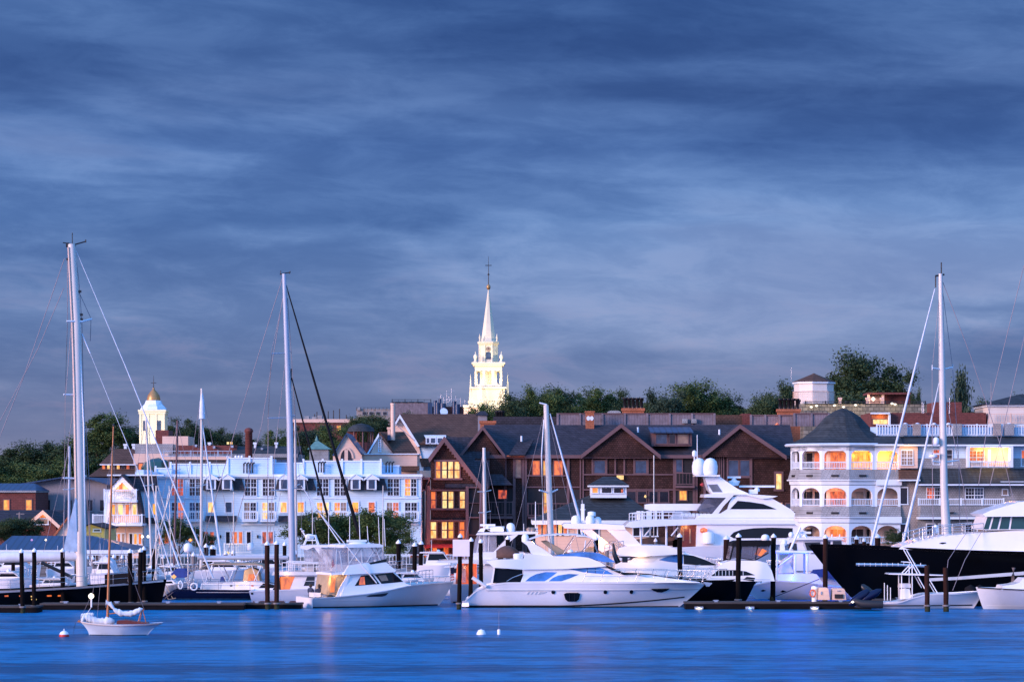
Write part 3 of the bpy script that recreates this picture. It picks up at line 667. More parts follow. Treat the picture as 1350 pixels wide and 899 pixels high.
# ================================================================== white mansard hotel
def white_hotel():
    D = 292; T = Th('white_hotel', 'long three-storey white waterfront hotel with slate mansards, dormers and many windows, some lit', 'hotel', 380, D, 1.5)
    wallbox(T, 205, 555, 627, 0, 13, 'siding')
    c = MB(); c.box(T.x(202), T.x(557), -.45, .0-.003, T.z(628.5), T.z(625)); c.box(T.x(203), T.x(556), -.25, -.003, T.z(630.5), T.z(628.5)); c.build('cornice', 'trim', T.r)
    b = MB()
    for x0, x1 in ((205, 268), (318, 362), (413, 458), (506, 552)): b.box(T.x(x0), T.x(x1), -.22, -.003, T.z(692), T.z(690)); b.box(T.x(x0), T.x(x1), -.12, -.003, T.z(657), T.z(655.6))
    b.build('belt_course', 'trim', T.r)
    # parapets and raised roof blocks
    for a, e, t, dy in ((205, 226, 618, 1.0), (225, 302, 612.5, 2.0), (300, 358, 604.5, 1.2), (358, 402, 611, 2.2), (400, 502, 608.5, 1.4), (502, 526, 614.5, 2.5)):
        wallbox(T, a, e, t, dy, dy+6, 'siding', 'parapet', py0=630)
        x0, x1 = T.x(a, dy), T.x(e, dy); m = MB(); m.box(x0-.06, x1+.06, dy-.1, dy+.1, T.z(t, dy), T.z(t, dy)+.12)
        for i in range(int((x1-x0)/1.9)+1): X = x0+(x1-x0)*i/max(1, int((x1-x0)/1.9)); m.box(X-.1, X+.1, dy-.12, dy+.1, T.z(626, dy), T.z(t, dy)+.3)
        m.build('parapet_cap', 'trim', T.r)
    for px, py in ((310, 601), (314, 601), (318, 601)): MB().tube([T.P(px, 605, 2), T.P(px, py+1, 2), T.P(px+1.8, py+.2, 2)], .13, 7).build('roof_vent', 'trim', T.r)
    for px, py in ((321.5, 612), (325.5, 612), (329.5, 612), (333, 612), (420, 611), (423.5, 611), (427, 611), (509, 611), (513, 611), (517, 611)):
        X, _, Z = T.P(px, py, .9); MB().tube([(X, .9, Z-.9), (X, .9, Z+.05), (X+.2, .8, Z+.18)], .09, 6).build('roof_pipe', 'blackm', T.r)
    for x0, x1 in ((270, 320), (366, 414), (460, 508)):       # mansard bays with two dormers
        zb, zt = T.z(646), T.z(626.5); xa, xb = T.x(x0), T.x(x1)
        m = MB(); m.add([(xa-.2, -.8, zb), (xb-1.2, -.8, zb), (xb-1.45, -.3, zt), (xa+.15, -.3, zt), (xa-.2, -.01, zb), (xb-1.2, -.01, zb), (xb-1.45, -.01, zt), (xa+.15, -.01, zt)],
              [(0,1,2,3),(0,4,5,1),(1,5,6,2),(2,6,7,3),(3,7,4,0),(4,7,6,5)]); m.build('mansard', 'slate', T.r)
        m = MB(); m.add([(xb-.85, -.5, zb), (xb+.25, -.5, zb), (xb-.2, -.1, zt), (xb-.95, -.1, zt), (xb-.85, -.01, zb), (xb+.25, -.01, zb), (xb-.2, -.01, zt), (xb-.95, -.01, zt)],
              [(0,1,2,3),(0,4,5,1),(1,5,6,2),(2,6,7,3),(3,7,4,0),(4,7,6,5)]); m.build('mansard', 'slate', T.r)
        MB().prism([(xb-1.2, zb-.0), (xb-.9, zb), (xb-1.2, zt), (xb-1.45, zt)], -.9, -.012).build('raking_trim', 'trim', T.r)
        for px in (x0+9.5, x0+30.5):
            X = T.x(px); d = MB(); w_ = .50; zt2 = T.z(632)
            d.box(X-w_, X+w_, -1.05, -.1, T.z(645), zt2)
            d.prism([(X-w_-.15, zt2), (X+w_+.15, zt2), (X, T.z(625.5))], -1.15, -.1); do = d.build('dormer', 'trim', T.r)
            w = MB(); w.box(X-.30, X+.30, -1.09, -1.052, T.z(644), T.z(632.5)); w.build('pane', 'roomb', do)
            rr = MB()
            for sg in (-1, 1): rr.prism([(X, T.z(624.6)), (X, T.z(625.8)), (X+sg*(w_+.28), zt2-.12), (X+sg*(w_+.28), zt2+.1)], -1.2, -.1)
            rr.build('dormer_roof', 'trim', do)
        # awning strip on the second floor
        m = MB(); m.add([(xa+.1, -.75, T.z(687.5)), (xb-.6, -.75, T.z(687.5)), (xb-.6, -.1, T.z(679.5)), (xa+.1, -.1, T.z(679.5)), (xa+.1, -.02, T.z(687.5)), (xb-.6, -.02, T.z(687.5))], [(0,1,2,3), (0,4,5,1), (1,5,2), (0,3,4), (2,5,4,3)]); m.build('pent_roof', 'slate', T.r)
    R = 'roomd'; O = 'lo'; Y = 'ly'; P = 'lp'
    # top floor paired windows
    for x, pn in ((226.5, ('lr', 'lr')), (250, (R, R)), (323, (R, R)), (346.5, (R, R)), (418, (R, R)), (441, (R, R)), (511, (R, R)), (534, (Y, 'roomd'))):
        dwin(T, x, 631.5, x+15, 653, pn)
    for x, pn, balc in ((226.5, ('roomd', O), 1), (250, ('roomb', R), 1), (322, ('curtain', R), 1), (346, (P, 'curtain'), 1), (418, (Y, P), 1), (441, (Y, 'curtain'), 1), (510, ('curtain', O), 1), (534, (R, R), 1)):
        dwin(T, x, 662.5, x+15.5, 684 if balc else 680, pn, nz=4, nx=2)
        rail(T, x-1.5, x+17.5, 674.5, 686, -.9, step=.2); MB().box(T.x(x-2), T.x(x+18), -1.0, -.01, T.z(687.5), T.z(686.1)).build('balcony_floor', 'trim', T.r)
    for x, pn in ((274.5, 'lp'), (297.5, 'roomb'), (370, 'lp'), (392.5, Y), (464.5, Y), (486, O)):
        win(T, x, 662, x+8, 675, 2, 4, pn); 
    # ground floor, tall french windows
    for x, w_, pn in ((209, 6, 'lr'), (217, 6, 'lr'), (262, 5, 'lr'), (269, 5, 'lr'), (277, 5, 'lr'), (298, 5, R), (306.5, 6, 'lo'), (315, 4.5, O), (325.5, 5, R), (346, 5, 'lr'), (354, 6, 'lr'), (534, 7, 'roomd')):
        win(T, x, 701, x+w_, 716, 2, 5, pn)
    for x in (290, 339, 530): l = MB(); l.box(T.x(x), T.x(x)+.14, -.25, -.003, T.z(709), T.z(705)); l.build('wall_lamp', 'blackm', T.r)
    rail(T, 296, 330, 716, 729, -1.2)
    lamp(T.r, (T.x(235), -3, T.z(722)), 60, (1, .55, .2)); lamp(T.r, (T.x(310), -2.5, T.z(718)), 60, (1, .6, .3))
white_hotel()
def gabled_inn():
    D = 288; T = Th('gabled_hotel_wing', 'white hotel wing with a lit gable and stacked balconies, left of the long hotel', 'hotel wing', 170, D, 1.5)
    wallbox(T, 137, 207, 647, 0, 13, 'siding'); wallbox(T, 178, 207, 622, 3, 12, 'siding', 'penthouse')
    # mansard roof to the right
    m = MB(); m.add([(T.x(178), -.3, T.z(647)), (T.x(207), -.3, T.z(647)), (T.x(204), .8, T.z(627)), (T.x(165), .8, T.z(627)), (T.x(178), .9, T.z(647)), (T.x(207), .9, T.z(647)), (T.x(204), 1.5, T.z(627)), (T.x(165), 1.5, T.z(627))],
        [(0,1,2,3),(0,4,5,1),(1,5,6,2),(2,6,7,3),(3,7,4,0),(4,7,6,5)]); m.build('mansard', 'slate', T.r)
    MB().box(T.x(140), T.x(215), .5, 1.6, T.z(627), T.z(625.2)).build('cornice', 'trim', T.r)
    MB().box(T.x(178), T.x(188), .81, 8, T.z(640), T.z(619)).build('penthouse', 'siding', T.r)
    # gable, facing the water, standing forward
    g = MB(); A, Lf, R = T.p(161, 627.5, -2), T.p(143, 647, -2), T.p(180, 647, -2)
    g.prism([A, Lf, R], -1.6, 0); g.build('gable_wall', 'pinkwall', T.r)
    f = MB(); 
    for E in (Lf, R): f.prism([A, E, (E[0], E[1]-.5), (A[0], A[1]-.6)], -2.2, -1.61)
    f.build('bargeboard', 'trim', T.r)
    ro = MB()
    for E in (Lf, R): ro.prism([(A[0], A[1]+.18), (E[0]*1.0, E[1]+.15), E, A], -2.3, 2.5)
    ro.build('gable_roof', 'slate', T.r)
    a = T.p(161, 632, -1.6)
    w = MB(); w.prism([a, T.p(151.5, 646, -1.6), T.p(171.5, 646, -1.6)], -1.66, -1.61); w.build('lit_gable_window', 'lp', T.r); MB().box(T.x(160), T.x(164.5), -1.7, -1.661, T.z(646), T.z(634)).build('door', 'lo', T.r)
    # sides flaring down
    for q in ([(137.5, 690), (141, 690), (146, 661), (142, 661)], [(178.5, 645), (181.5, 645), (190, 689), (184, 689)]):
        MB().prism(T.poly(q, -2), -2.0, -.01).build('raking_trim', 'slate' if q[0][0] > 150 else 'trim', T.r)
    wallbox(T, 142, 183, 661, -1.0, -.01, 'pinkwall', 'bay_wall', py0=689)
    wallbox(T, 122, 188, 694, -1.2, -.01, 'pinkwall', 'bay_wall')
    for (x0, x1, t, bb, dy) in ((137.5, 179.5, 645, 659, -3.2), (122.5, 187, 678, 690, -4.0)):
        rail(T, x0, x1, t, bb, dy, step=.2, r=.03); fl = MB(); fl.box(T.x(x0-.5, dy), T.x(x1+.5, dy), dy-.1, -.02, T.z(bb+3, dy), T.z(bb, dy)); fl.build('balcony_floor', 'trim', T.r)
        f = MB(); f.box(T.x(x0, dy)-.0, T.x(x0, dy)+.06, dy, -1, T.z(t, dy)-.1, T.z(t, dy)); f.box(T.x(x1, dy)-.06, T.x(x1, dy), dy, -1, T.z(t, dy)-.1, T.z(t, dy)); f.build('side_rail', 'trim', T.r)
    for x, w_, pn in ((148, 4, 'ly'), (156, 6, 'lp'), (165.5, 5, 'lo'), (175, 5, 'lp')): win(T, x, 665, x+w_, 678, 1, 2, pn, dy=-1.0)
    for x, pn in ((149, 'lo'), (155, 'lo'), (161, 'curtain'), (171, 'roomd'), (177, 'ly'), (183, 'lo')): win(T, x, 703.5, x+3.4, 717, 1, 4, pn, dy=-1.2)
    win(T, 201.5, 664, 207, 678, 2, 3, 'ly'); MB().box(T.x(190), T.x(207), -.6, -.01, T.z(690), T.z(682)).build('pent_roof', 'slate', T.r)
    win(T, 209.5, 703, 214, 717, 2, 3, 'lr', dy=0)
    for x in (187.5, 195): l = MB(); l.lathe([(.05, T.z(709, -1.6)), (.16, T.z(707.5, -1.6)), (.05, T.z(705, -1.6))], T.x(x, -1.6), -1.5, 6); l.build('wall_lamp', 'lw', T.r)
    lamp(T.r, (T.x(160, -2.5), -2.6, T.z(656, -2.5)), 110, (1, .45, .2)); lamp(T.r, (T.x(160, -3), -3, T.z(686, -3)), 110, (1, .5, .25)); lamp(T.r, (T.x(155, -4), -5, T.z(712)), 130, (1, .5, .25))
gabled_inn()
# ================================================================== small buildings at the left
def left_buildings():
    T = Th('metal_shed', 'large grey metal-clad shed with a low blue-grey gable roof and dark windows', 'shed', 80, 340, 1.8)
    g = MB(); g.prism(T.poly([(47, 712), (47, 636), (84, 629.5), (116, 630), (141, 637), (141, 712)]), 0, 25); g.build('wall', 'greywall', T.r)
    r = MB()
    r.prism(T.poly([(8, 640.5), (84, 628.5), (84, 630), (8, 642.5)]), -1.2, 26); r.prism(T.poly([(84, 628.5), (116, 629), (145, 638), (145, 639.5), (116, 630.5), (84, 630)]), -1.2, 26.02); r.build('roof', 'blueroof', T.r)
    for x in (59, 88, 115, 132): win(T, x, 659, x+7, 673, 1, 1, 'roomd', 'greywall', fw=.15)
    T = Th('brick_house', 'small dark-red brick house with two yellow lit windows at the left edge', 'house', 20, 330, 1.5)
    wallbox(T, -10, 47, 649, 0, 9, 'brick'); MB().box(T.x(-12), T.x(48), -.3, 9.3, T.z(649), T.z(646.5)).build('cornice', 'greysh', T.r)
    hip(T, -12, 48, 646.5, -12, 46, 637, -.3, 9.3, 'blueroof')
    for x in (5, 34.5): win(T, x, 659, x+7.2, 673, 1, 2, 'ly', 'btrim')
    T = Th('tavern', 'low dark-roofed building with a small warm-lit cross gable', 'building', 45, 300, 1.5)
    wallbox(T, -12, 84, 690, 0, 9, 'brick'); gable_x(T, -14, 84, 672, 690, -.5, 5, 11, 'slate', trim='greysh')
    gable_y(T, (56.5, 672.5), (38, 688), (79, 693), -2.2, 5, wall='brick', trim='pinkwall', th=.3, over=.5)
    win(T, 47, 684, 63, 690.5, 4, 2, 'curtain', 'trim', dy=-1.85)
    wallbox(T, 44, 74, 692, -1.8, 0, 'brick', 'bay_wall')
    MB().prism(T.poly([(50, 682), (62, 682), (56, 676)], -1.9), -1.95, -1.852).build('lit_gable_panel', 'lo', T.r)
    lamp(T.r, (T.x(56, -3), -3.2, T.z(679)), 25, (1, .5, .15))
    T = Th('utility_pole', 'wooden utility pole with a crossarm above the dark left trees', 'pole', 26, 283, 1.5)
    m = MB(); m.tube([(T.x(26), 0, -.5), (T.x(26), 0, T.z(675))], .14, 8, .1); m.build('pole', 'pileg', T.r)
    MB().box(T.x(21.5), T.x(32), -.07, .07, T.z(678), T.z(676.6)).build('crossarm', 'pileg', T.r)
    T = Th('yellow_cottage', 'small bright yellow building with a blue-grey gable between the mast and the hotel', 'cottage', 124, 272, 1.5)
    g = MB(); g.prism(T.poly([(111, 735), (111, 694), (120, 691), (138, 696), (138, 735)]), 0, 8); g.build('wall', 'yellowwall', T.r)
    MB().prism(T.poly([(109, 694), (120, 689.5), (140, 695.5), (140, 697), (120, 691), (109, 695.5)]), -.4, 8.4).build('roof', 'slate', T.r)
    win(T, 124, 698, 132, 700, 1, 1, 'roomd'); lamp(T.r, (T.x(122), -3, T.z(712)), 120, (1, .8, .2))
    T = Th('pink_boathouse', 'small rust-coloured gable roof just left of the big mast', 'boathouse', 92, 268, 1.5)
    g = MB(); g.prism(T.poly([(72, 735), (72, 706), (92, 680), (104, 700), (104, 735)]), 0, 5); g.build('wall', 'pinkwall', T.r)
    MB().prism(T.poly([(70, 706), (92, 678), (106, 700), (104, 701), (92, 681), (73, 707)]), -.3, 5.3).build('roof', 'obrick', T.r)
    # blue metal hip roof pavilion
    T = Th('waterfront_pavilion', 'open pavilion with a long blue standing-seam hip roof and purple-lit interior', 'pavilion', 90, 262, 1.5)
    hip(T, -8, 176, 724.5, 16, 122, 706, -5, 6, 'blueroof', trim='trim', th=.35)
    MB().box(T.x(-6, 5.5), T.x(170, 5.5), 5.3, 5.6, 0, T.z(726)).build('rear_wall', 'pinkwall', T.r)
    for i in range(12):
        px = -4+i*15.5; MB().box(T.x(px, -4.4)-.1, T.x(px, -4.4)+.1, -4.5, -4.3, 0, T.z(727, -4.4)).build('post', 'trim', T.r)
    s = MB()
    for a, b_, in ((26, 80),): s.box(T.x(a, -3), T.x(b_, -3), -3.1, -3.0, T.z(733, -3), T.z(727.5, -3))
    s.build('lit_curtain', 'lpur', T.r)
    for px in (40, 62, 84): lamp(T.r, (T.x(px), -1, 1.6), 90, (.6, .2, 1))
    for px in (8, 104, 130, 150): lamp(T.r, (T.x(px), -2, 1.8), 70, (1, .45, .15))
    for px, c_ in ((60.5, 'lw'), (42, 'lpur'), (110, 'lo')): MB().lathe([(.02, 2.2), (.12, 2.3), (.02, 2.42)], T.x(px, -4.6), -4.65, 8).build('lantern', c_, T.r)
    T = Th('clerestory_house', 'brown hip-roofed house with a lit clerestory and white chimneys below the gilded tower', 'house', 160, 370, 2.9)
    wallbox(T, 120, 196, 625, 0, 10, 'broof'); hip(T, 116, 200, 628, 138, 186, 612, -1, 11, 'broof', ya=3, yb=9)
    wallbox(T, 134, 182, 610.5, 1.5, 9, 'broof', 'clerestory_wall', py0=622); hip(T, 131, 190, 611.5, 152, 176, 591.5, .8, 9.7, 'broof', trim='trim', th=.15)
    for i, c_ in enumerate(('lo', 'lp', 'curtain', 'lp', 'roomd', 'lo', 'roomd')): win(T, 135+i*6.4, 613, 138.5+i*6.4, 618, 1, 1, c_, 'btrim', dy=1.5, fw=.08)
    for px, t, in ((165, 585), (176, 585), (187, 585), (196, 588)): chimney(T, px-1.6, px+1.6, t, 600, 6, 'trim')
    T = Th('grey_store', 'grey flat-roofed building with a glazed blue dome and lit ground windows behind the masts', 'building', 210, 350, 2)
    wallbox(T, 178, 228, 585, 0, 10, 'greysh'); wallbox(T, 176, 230, 598, -1, 0-.01, 'pinkwall', 'front_wall', py0=612)
    wallbox(T, 205, 222, 567, 3, 8, 'brick', 'brick_stack'); wallbox(T, 214, 248, 575, 1, 8, 'pinkwall', 'roof_block')
    MB().lathe([(2.1, T.z(622)), (2.1, T.z(616)), (1.7, T.z(609)), (.9, T.z(605)), (.05, T.z(603.5))], T.x(212), -2.4, 10, False).build('glass_dome', 'glassg', T.r)
    MB().box(T.x(202), T.x(222), -4.3, -1.01, -1, T.z(621.5)).build('porch', 'greysh', T.r)
    for px in (183, 191): win(T, px, 611, px+5, 620, 1, 2, 'lo', 'btrim', dy=-1)
    T = Th('roof_deck_building', 'long grey-roofed building with a railed roof deck behind the white hotel', 'building', 290, 345, 1.8)
    wallbox(T, 222, 392, 598, 0, 12, 'greysh'); gable_x(T, 303, 392, 588, 604, -.5, 6, 12, 'slateg')
    rail(T, 216, 305, 594, 602, -.6, 'steel', 'roof_railing', .5, posts=1.8); MB().box(T.x(214), T.x(306), -1, -.01, T.z(606), T.z(602)).build('deck_edge', 'pinkwall', T.r)
    wallbox(T, 232, 312, 587, 4, 9, 'brick', 'penthouse', py0=600)
    for px, a in ((276, 583), (336, 583), (364, 583)): chimney(T, px-1.3, px+1.3, a, 592, 5, 'trim')
    for px, a in ((305, 587), (281, 588), (257, 586), (344, 590)): MB().box(T.x(px, 3.8), T.x(px+3, 3.8), 3.5, 4.3, T.z(a+3, 3.8), T.z(a, 3.8)).build('roof_unit', 'steel', T.r)
    for px in (299, 303.5): MB().box(T.x(px, 3.9), T.x(px+3, 3.9), 3.9, 3.97, T.z(585.5, 3.9), T.z(582.5, 3.9)).build('skylight', 'lp', T.r)
    T = Th('round_chimney', 'tall round brick chimney with a domed cap behind the white hotel', 'chimney', 328, 340, 1.7)
    z = T.z; MB().lathe([(.45, -.5), (.43, z(570)), (.52, z(569.5)), (.52, z(567)), (.40, z(565)), (.2, z(564)), (.02, z(563.6))], 0, 0, 12).build('stack', 'brick', T.r)
    T = Th('blue_flat_roof_building', 'low blue flat-topped building behind the right part of the white hotel', 'building', 382, 330, 1.6)
    wallbox(T, 360, 402, 606, 0, 6, 'blueroof')
left_buildings()
def mid_town():
    T = Th('brick_mill', 'long low dark-red brick mill with rooftop antennas far behind the black furled sail', 'mill', 430, 560, 10)
    wallbox(T, 383, 474, 557, 0, 20, 'brick'); MB().box(T.x(382), T.x(475), -.4, 20, T.z(557), T.z(552.5)).build('cornice', 'pinkwall', T.r)
    for px, c_ in ((444, 'ly'), (433, 'roomd'), (455, 'roomd'), (466, 'roomd'), (422, 'roomd')): win(T, px, 561, px+5.5, 567, 1, 1, c_, 'btrim', fw=.1)
    for px, t in ((400, 548), (410, 549), (417, 547)): MB().box(T.x(px), T.x(px+6), 3, 6, T.z(553), T.z(t)).build('roof_unit', 'greysh', T.r)
    for px, t in ((431, 541), (438, 540), (446, 538), (413, 545), (416, 542), (455, 546)): MB().tube([(T.x(px), 4, T.z(553)), (T.x(px), 4, T.z(t))], .09, 4).build('antenna', 'blackm', T.r)
    T = Th('grey_block', 'flat grey office block far behind, left of the metal chimney pipe', 'office block', 492, 600, 11)
    wallbox(T, 470, 516, 539, 0, 14, 'beige'); MB().box(T.x(472), T.x(475), -.5, 3, T.z(541), T.z(537)).build('roof_unit', 'greysh', T.r)
    m = MB(); [m.tube([(T.x(p_), -.3, T.z(541)), (T.x(p_), -.3, T.z(537))], .05, 4) for p_ in range(470, 516, 5)]; m.box(T.x(470), T.x(516), -.34, -.28, T.z(537.3), T.z(537)); m.build('roof_railing', 'blackm', T.r)
    for px in (478, 487, 496, 505): win(T, px, 543, px+5, 547, 1, 1, 'roomd', 'greysh', fw=.1)
    T = Th('cooling_plant', 'dark ribbed rooftop cooling plant with a railing, left of the antenna cluster', 'rooftop plant', 542, 560, 10)
    wallbox(T, 516, 568, 531, 0, 10, 'darkwood', 'plant_wall', py0=552); wallbox(T, 514, 572, 552, -1, 12, 'brick')
    rail(T, 517, 568, 526.5, 531, -.1, 'blackm', 'roof_railing', 1.2, posts=2.6)
    MB().box(T.x(564, -.6), T.x(570, -.6), -.6, 0-.01, T.z(548), T.z(531)).build('blue_duct', 'blueroof', T.r)
    for px in (524, 533, 542, 551): MB().lathe([(1.1, T.z(531)), (1.25, T.z(529.4)), (1.0, T.z(528.6))], T.x(px, 4), 4, 10).build('fan', 'blackm', T.r)
    T = Th('antenna_building', 'dark-red brick building crowded with antennas and ducts, left of the steeple', 'building', 592, 560, 10)
    wallbox(T, 570, 618, 536, 0, 14, 'brick'); 
    for px, t, w_ in ((574, 528, .35), (577, 531, .5), (580, 526, .3), (584, 532, .6), (599, 529, .4), (603, 533, .5)): MB().tube([(T.x(px), -.6, T.z(547)), (T.x(px), -.6, T.z(t))], w_, 8).build('duct', 'blueroof', T.r)
    for px, t in ((581, 519), (589, 515), (595, 511), (601, 522), (607, 524), (585, 523), (592, 522), (613, 526)):
        m = MB().tube([(T.x(px), 1, T.z(540)), (T.x(px), 1, T.z(t))], .08, 4); m.box(T.x(px)-.7, T.x(px)+.7, .95, 1.05, T.z(t+4), T.z(t+3.6)); m.build('antenna', 'steel', T.r)
    MB().lathe([(.05, -.1), (.55, 0), (.8, .25)], 0, 0, 12).build('satellite_dish', 'trim', T.r)
    d = bpy.context.scene.objects[-1] if False else None
    for o in T.r.children:
        if o.name.startswith('satellite_dish'): o.rotation_euler = (radians(70), 0, .3); o.location = (T.x(585), -1.2, T.z(543.5))
    # cream gabled inn group
    T = Th('cream_gable_house', 'cream gabled house front with a tall arched window and blue roof edge', 'house', 460, 330, 1.6)
    g = MB(); g.prism(T.poly([(439, 660), (439, 600), (457, 571.5), (477, 598), (477, 660)]), 0, .5); g.build('gable_wall', 'pinkwall', T.r)
    w = MB(); zc = T.z(604); xc = T.x(456.5); R_ = 7.5*T.m(1); w.prism([(xc-R_, T.z(611)), (xc+R_, T.z(611)), (xc+R_, zc)]+[(xc+R_*cos(a), zc+R_*1.6*sin(a)) for a in [pi*k/10 for k in range(1, 10)]]+[(xc-R_, zc)], -.1, -.01)
    wo_ = w.build('arched_window', 'roomd', T.r)
    f = MB(); f.box(xc-.2, xc+.2, -.16, -.11, T.z(611), zc+R_*1.5)
    for i in range(12):
        a0, a1 = pi*i/12, pi*(i+1)/12; f.add([(xc+R_*cos(a), -.15, zc+R_*1.6*sin(a)) for a in (a0, a1)]+[(xc+(R_+.18)*cos(a), -.15, zc+(R_*1.6+.18)*sin(a)) for a in (a1, a0)], [(0, 1, 2, 3)])
    f.build('window_trim', 'pinkwall', wo_)
    r = MB(); r.prism(T.poly([(457, 570.3), (478.5, 598.5), (476.5, 599.5), (457, 573)]), -.3, 12); r.prism(T.poly([(457, 570.3), (438, 600.5), (440, 601), (457, 573)]), -.3, 12); r.build('roof', 'blueroof', T.r)
    wallbox(T, 439.5, 476.5, 600, .5, 12, 'pinkwall')
    wallbox(T, 476, 550, 598.5, 3, 12, 'pinkwall', 'low_wall'); MB().box(T.x(476), T.x(551), 2.8, 12, T.z(598.6), T.z(597.3)).build('coping', 'trim', T.r)
    MB().box(T.x(525), T.x(552), 1, 3, T.z(620), T.z(614)).build('skylight_roof', 'broof', T.r)
    T = Th('gazebo', 'dark round-roofed open gazebo lit from inside behind the cream gable', 'gazebo', 476, 350, 2)
    cx = T.x(476); z = T.z; MB().lathe([(1.7, z(569)), (1.55, z(564.5)), (.95, z(560)), (.3, z(558.5)), (.02, z(558))], cx, 0, 16).build('roof', 'slateg', T.r)
    for k in range(8): a = k*pi/4+.2; MB().tube([(cx+1.45*cos(a), 1.45*sin(a), z(600)), (cx+1.45*cos(a), 1.45*sin(a), z(569))], .1, 6).build('post', 'btrim', T.r)
    MB().lathe([(1.5, -.4), (1.5, z(583))], cx, 0, 12, False).build('drum', 'brick', T.r); lamp(T.r, (cx, 0, z(577)), 18, (1, .4, .1))
    MB().box(T.x(458), T.x(470), -.5, 2, z(580), z(569)).build('side_wall', 'brick', T.r)
    T = Th('brown_gable_house', 'cream house with a brown gable roof, ladder on the gable and a metal flue', 'house', 515, 336, 1.7)
    g = MB(); g.prism(T.poly([(485, 605), (500, 574), (520, 600), (520, 605)]), 0, .4); g.build('gable_wall', 'pinkwall', T.r)
    MB().prism(T.poly([(499.5, 571), (484, 598), (486, 598), (500, 575)]), -.4, 9).build('verge', 'trim', T.r)
    r = MB(); r.add([T.P(499.5, 571, 4), T.P(533, 571, 4), T.P(550, 597.5, -.4), T.P(518, 597.5, -.4)], [(0, 1, 2, 3)]); r.add([T.P(499.5, 571, -.4), T.P(499.5, 571, 4), T.P(518, 597.5, -.4)], [(0, 1, 2)]); ro = r.build('roof', 'broof', T.r)
    s_ = ro.modifiers.new('thick', 'SOLIDIFY'); s_.thickness = .2
    l = MB(); [l.tube([T.P(499+k*1.6, 596, -.15), T.P(499+k*1.6, 579, -.15)], .05, 4) for k in (0, 2)]; [l.tube([T.P(499, 580+i*3, -.15), T.P(502.2, 580+i*3, -.15)], .04, 4) for i in range(6)]; l.build('ladder', 'trim', T.r)
    MB().tube([T.P(518, 580, 1), T.P(518, 532, 1)], 3*T.m(1), 12).tube([T.P(518, 534, 1), T.P(518, 531.5, 1)], 3.4*T.m(1), 12).tube([T.P(518, 556, 1), T.P(518, 555, 1)], 3.3*T.m(1), 12).build('flue', 'pinkwall', T.r)
    chimney(T, 511, 514.5, 563, 585, 2, 'pinkwall'); MB().box(T.x(510.5), T.x(515), 1.0, 1.9, T.z(580), T.z(573)).build('roof_unit', 'blueroof', T.r)
    MB().tube([T.P(520, 558, .9), T.P(547, 581, -.3)], .05, 4).build('stay_wire', 'wire', T.r)
    # big brown roof hall
    T = Th('brown_roof_hall', 'large hall with a broad brown roof, cream gable end and a small dormer', 'hall', 585, 350, 2)
    ro = MB(); ro.add([T.P(527.5, 548, 7), T.P(640, 548, 7), T.P(640, 587, -.5), T.P(552, 587, -.5)], [(0, 1, 2, 3)]); o = ro.build('roof', 'broof', T.r); s_ = o.modifiers.new('thick', 'SOLIDIFY'); s_.thickness = .25
    g = MB(); g.prism(T.poly([(520, 562), (527.5, 550), (552, 588), (560, 620), (520, 620)]), 0, .6); g.build('gable_wall', 'pinkwall', T.r)
    MB().prism(T.poly([(527.5, 546.5), (519.5, 560), (521.5, 561), (527.5, 551), (550.5, 589), (553.5, 588)]), -.7, -.01).build('bargeboard', 'trim', T.r)
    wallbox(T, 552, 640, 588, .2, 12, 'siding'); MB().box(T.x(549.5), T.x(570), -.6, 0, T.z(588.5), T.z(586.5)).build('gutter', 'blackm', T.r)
    d = MB(); d.prism(T.poly([(559, 573.5), (588, 573.5), (588, 586), (566, 586)]), -.6, 2.0); d.build('dormer', 'siding', T.r)
    for px in (562.5, 568, 577): win(T, px, 577.5, px+(6 if px > 565 else 3.5), 584, 1, 1, 'roomb', dy=-.62, fw=.1)
    wallbox(T, 534, 558, 606, -2, -.01, 'siding', 'lean_to'); MB().prism(T.poly([(552, 604), (570, 604), (572, 615), (556, 615)], -2.2), -2.4, -.02).build('lean_to_roof', 'broof', T.r)
    wallbox(T, 545, 570, 620, -2.5, -2.01, 'pinkwall', 'porch_wall')
    T = Th('green_roof_cupola', 'small verdigris-roofed cupola with a finial among the trees', 'cupola', 417, 385, 3)
    hip(T, 405, 436, 592, 417, 418, 580, -1.5, 1.5, 'copper'); wallbox(T, 408, 433, 592, -1.2, 1.2, 'greysh')
    MB().lathe([(.25, T.z(580.5)), (.12, T.z(577)), (.02, T.z(574))], T.x(417.5), 0, 6).build('finial', 'copper', T.r)
    # rooftops to the right of the steeple
    T = Th('grey_louvred_penthouse', 'small grey-blue rooftop cabin in front of the steeple foot', 'rooftop cabin', 636, 335, 1.7)
    wallbox(T, 630, 642, 546, 0, 3, 'greywall', 'wall'); hip(T, 627.5, 644, 547, 632, 640, 542, -.4, 3.4, 'slate')
mid_town()
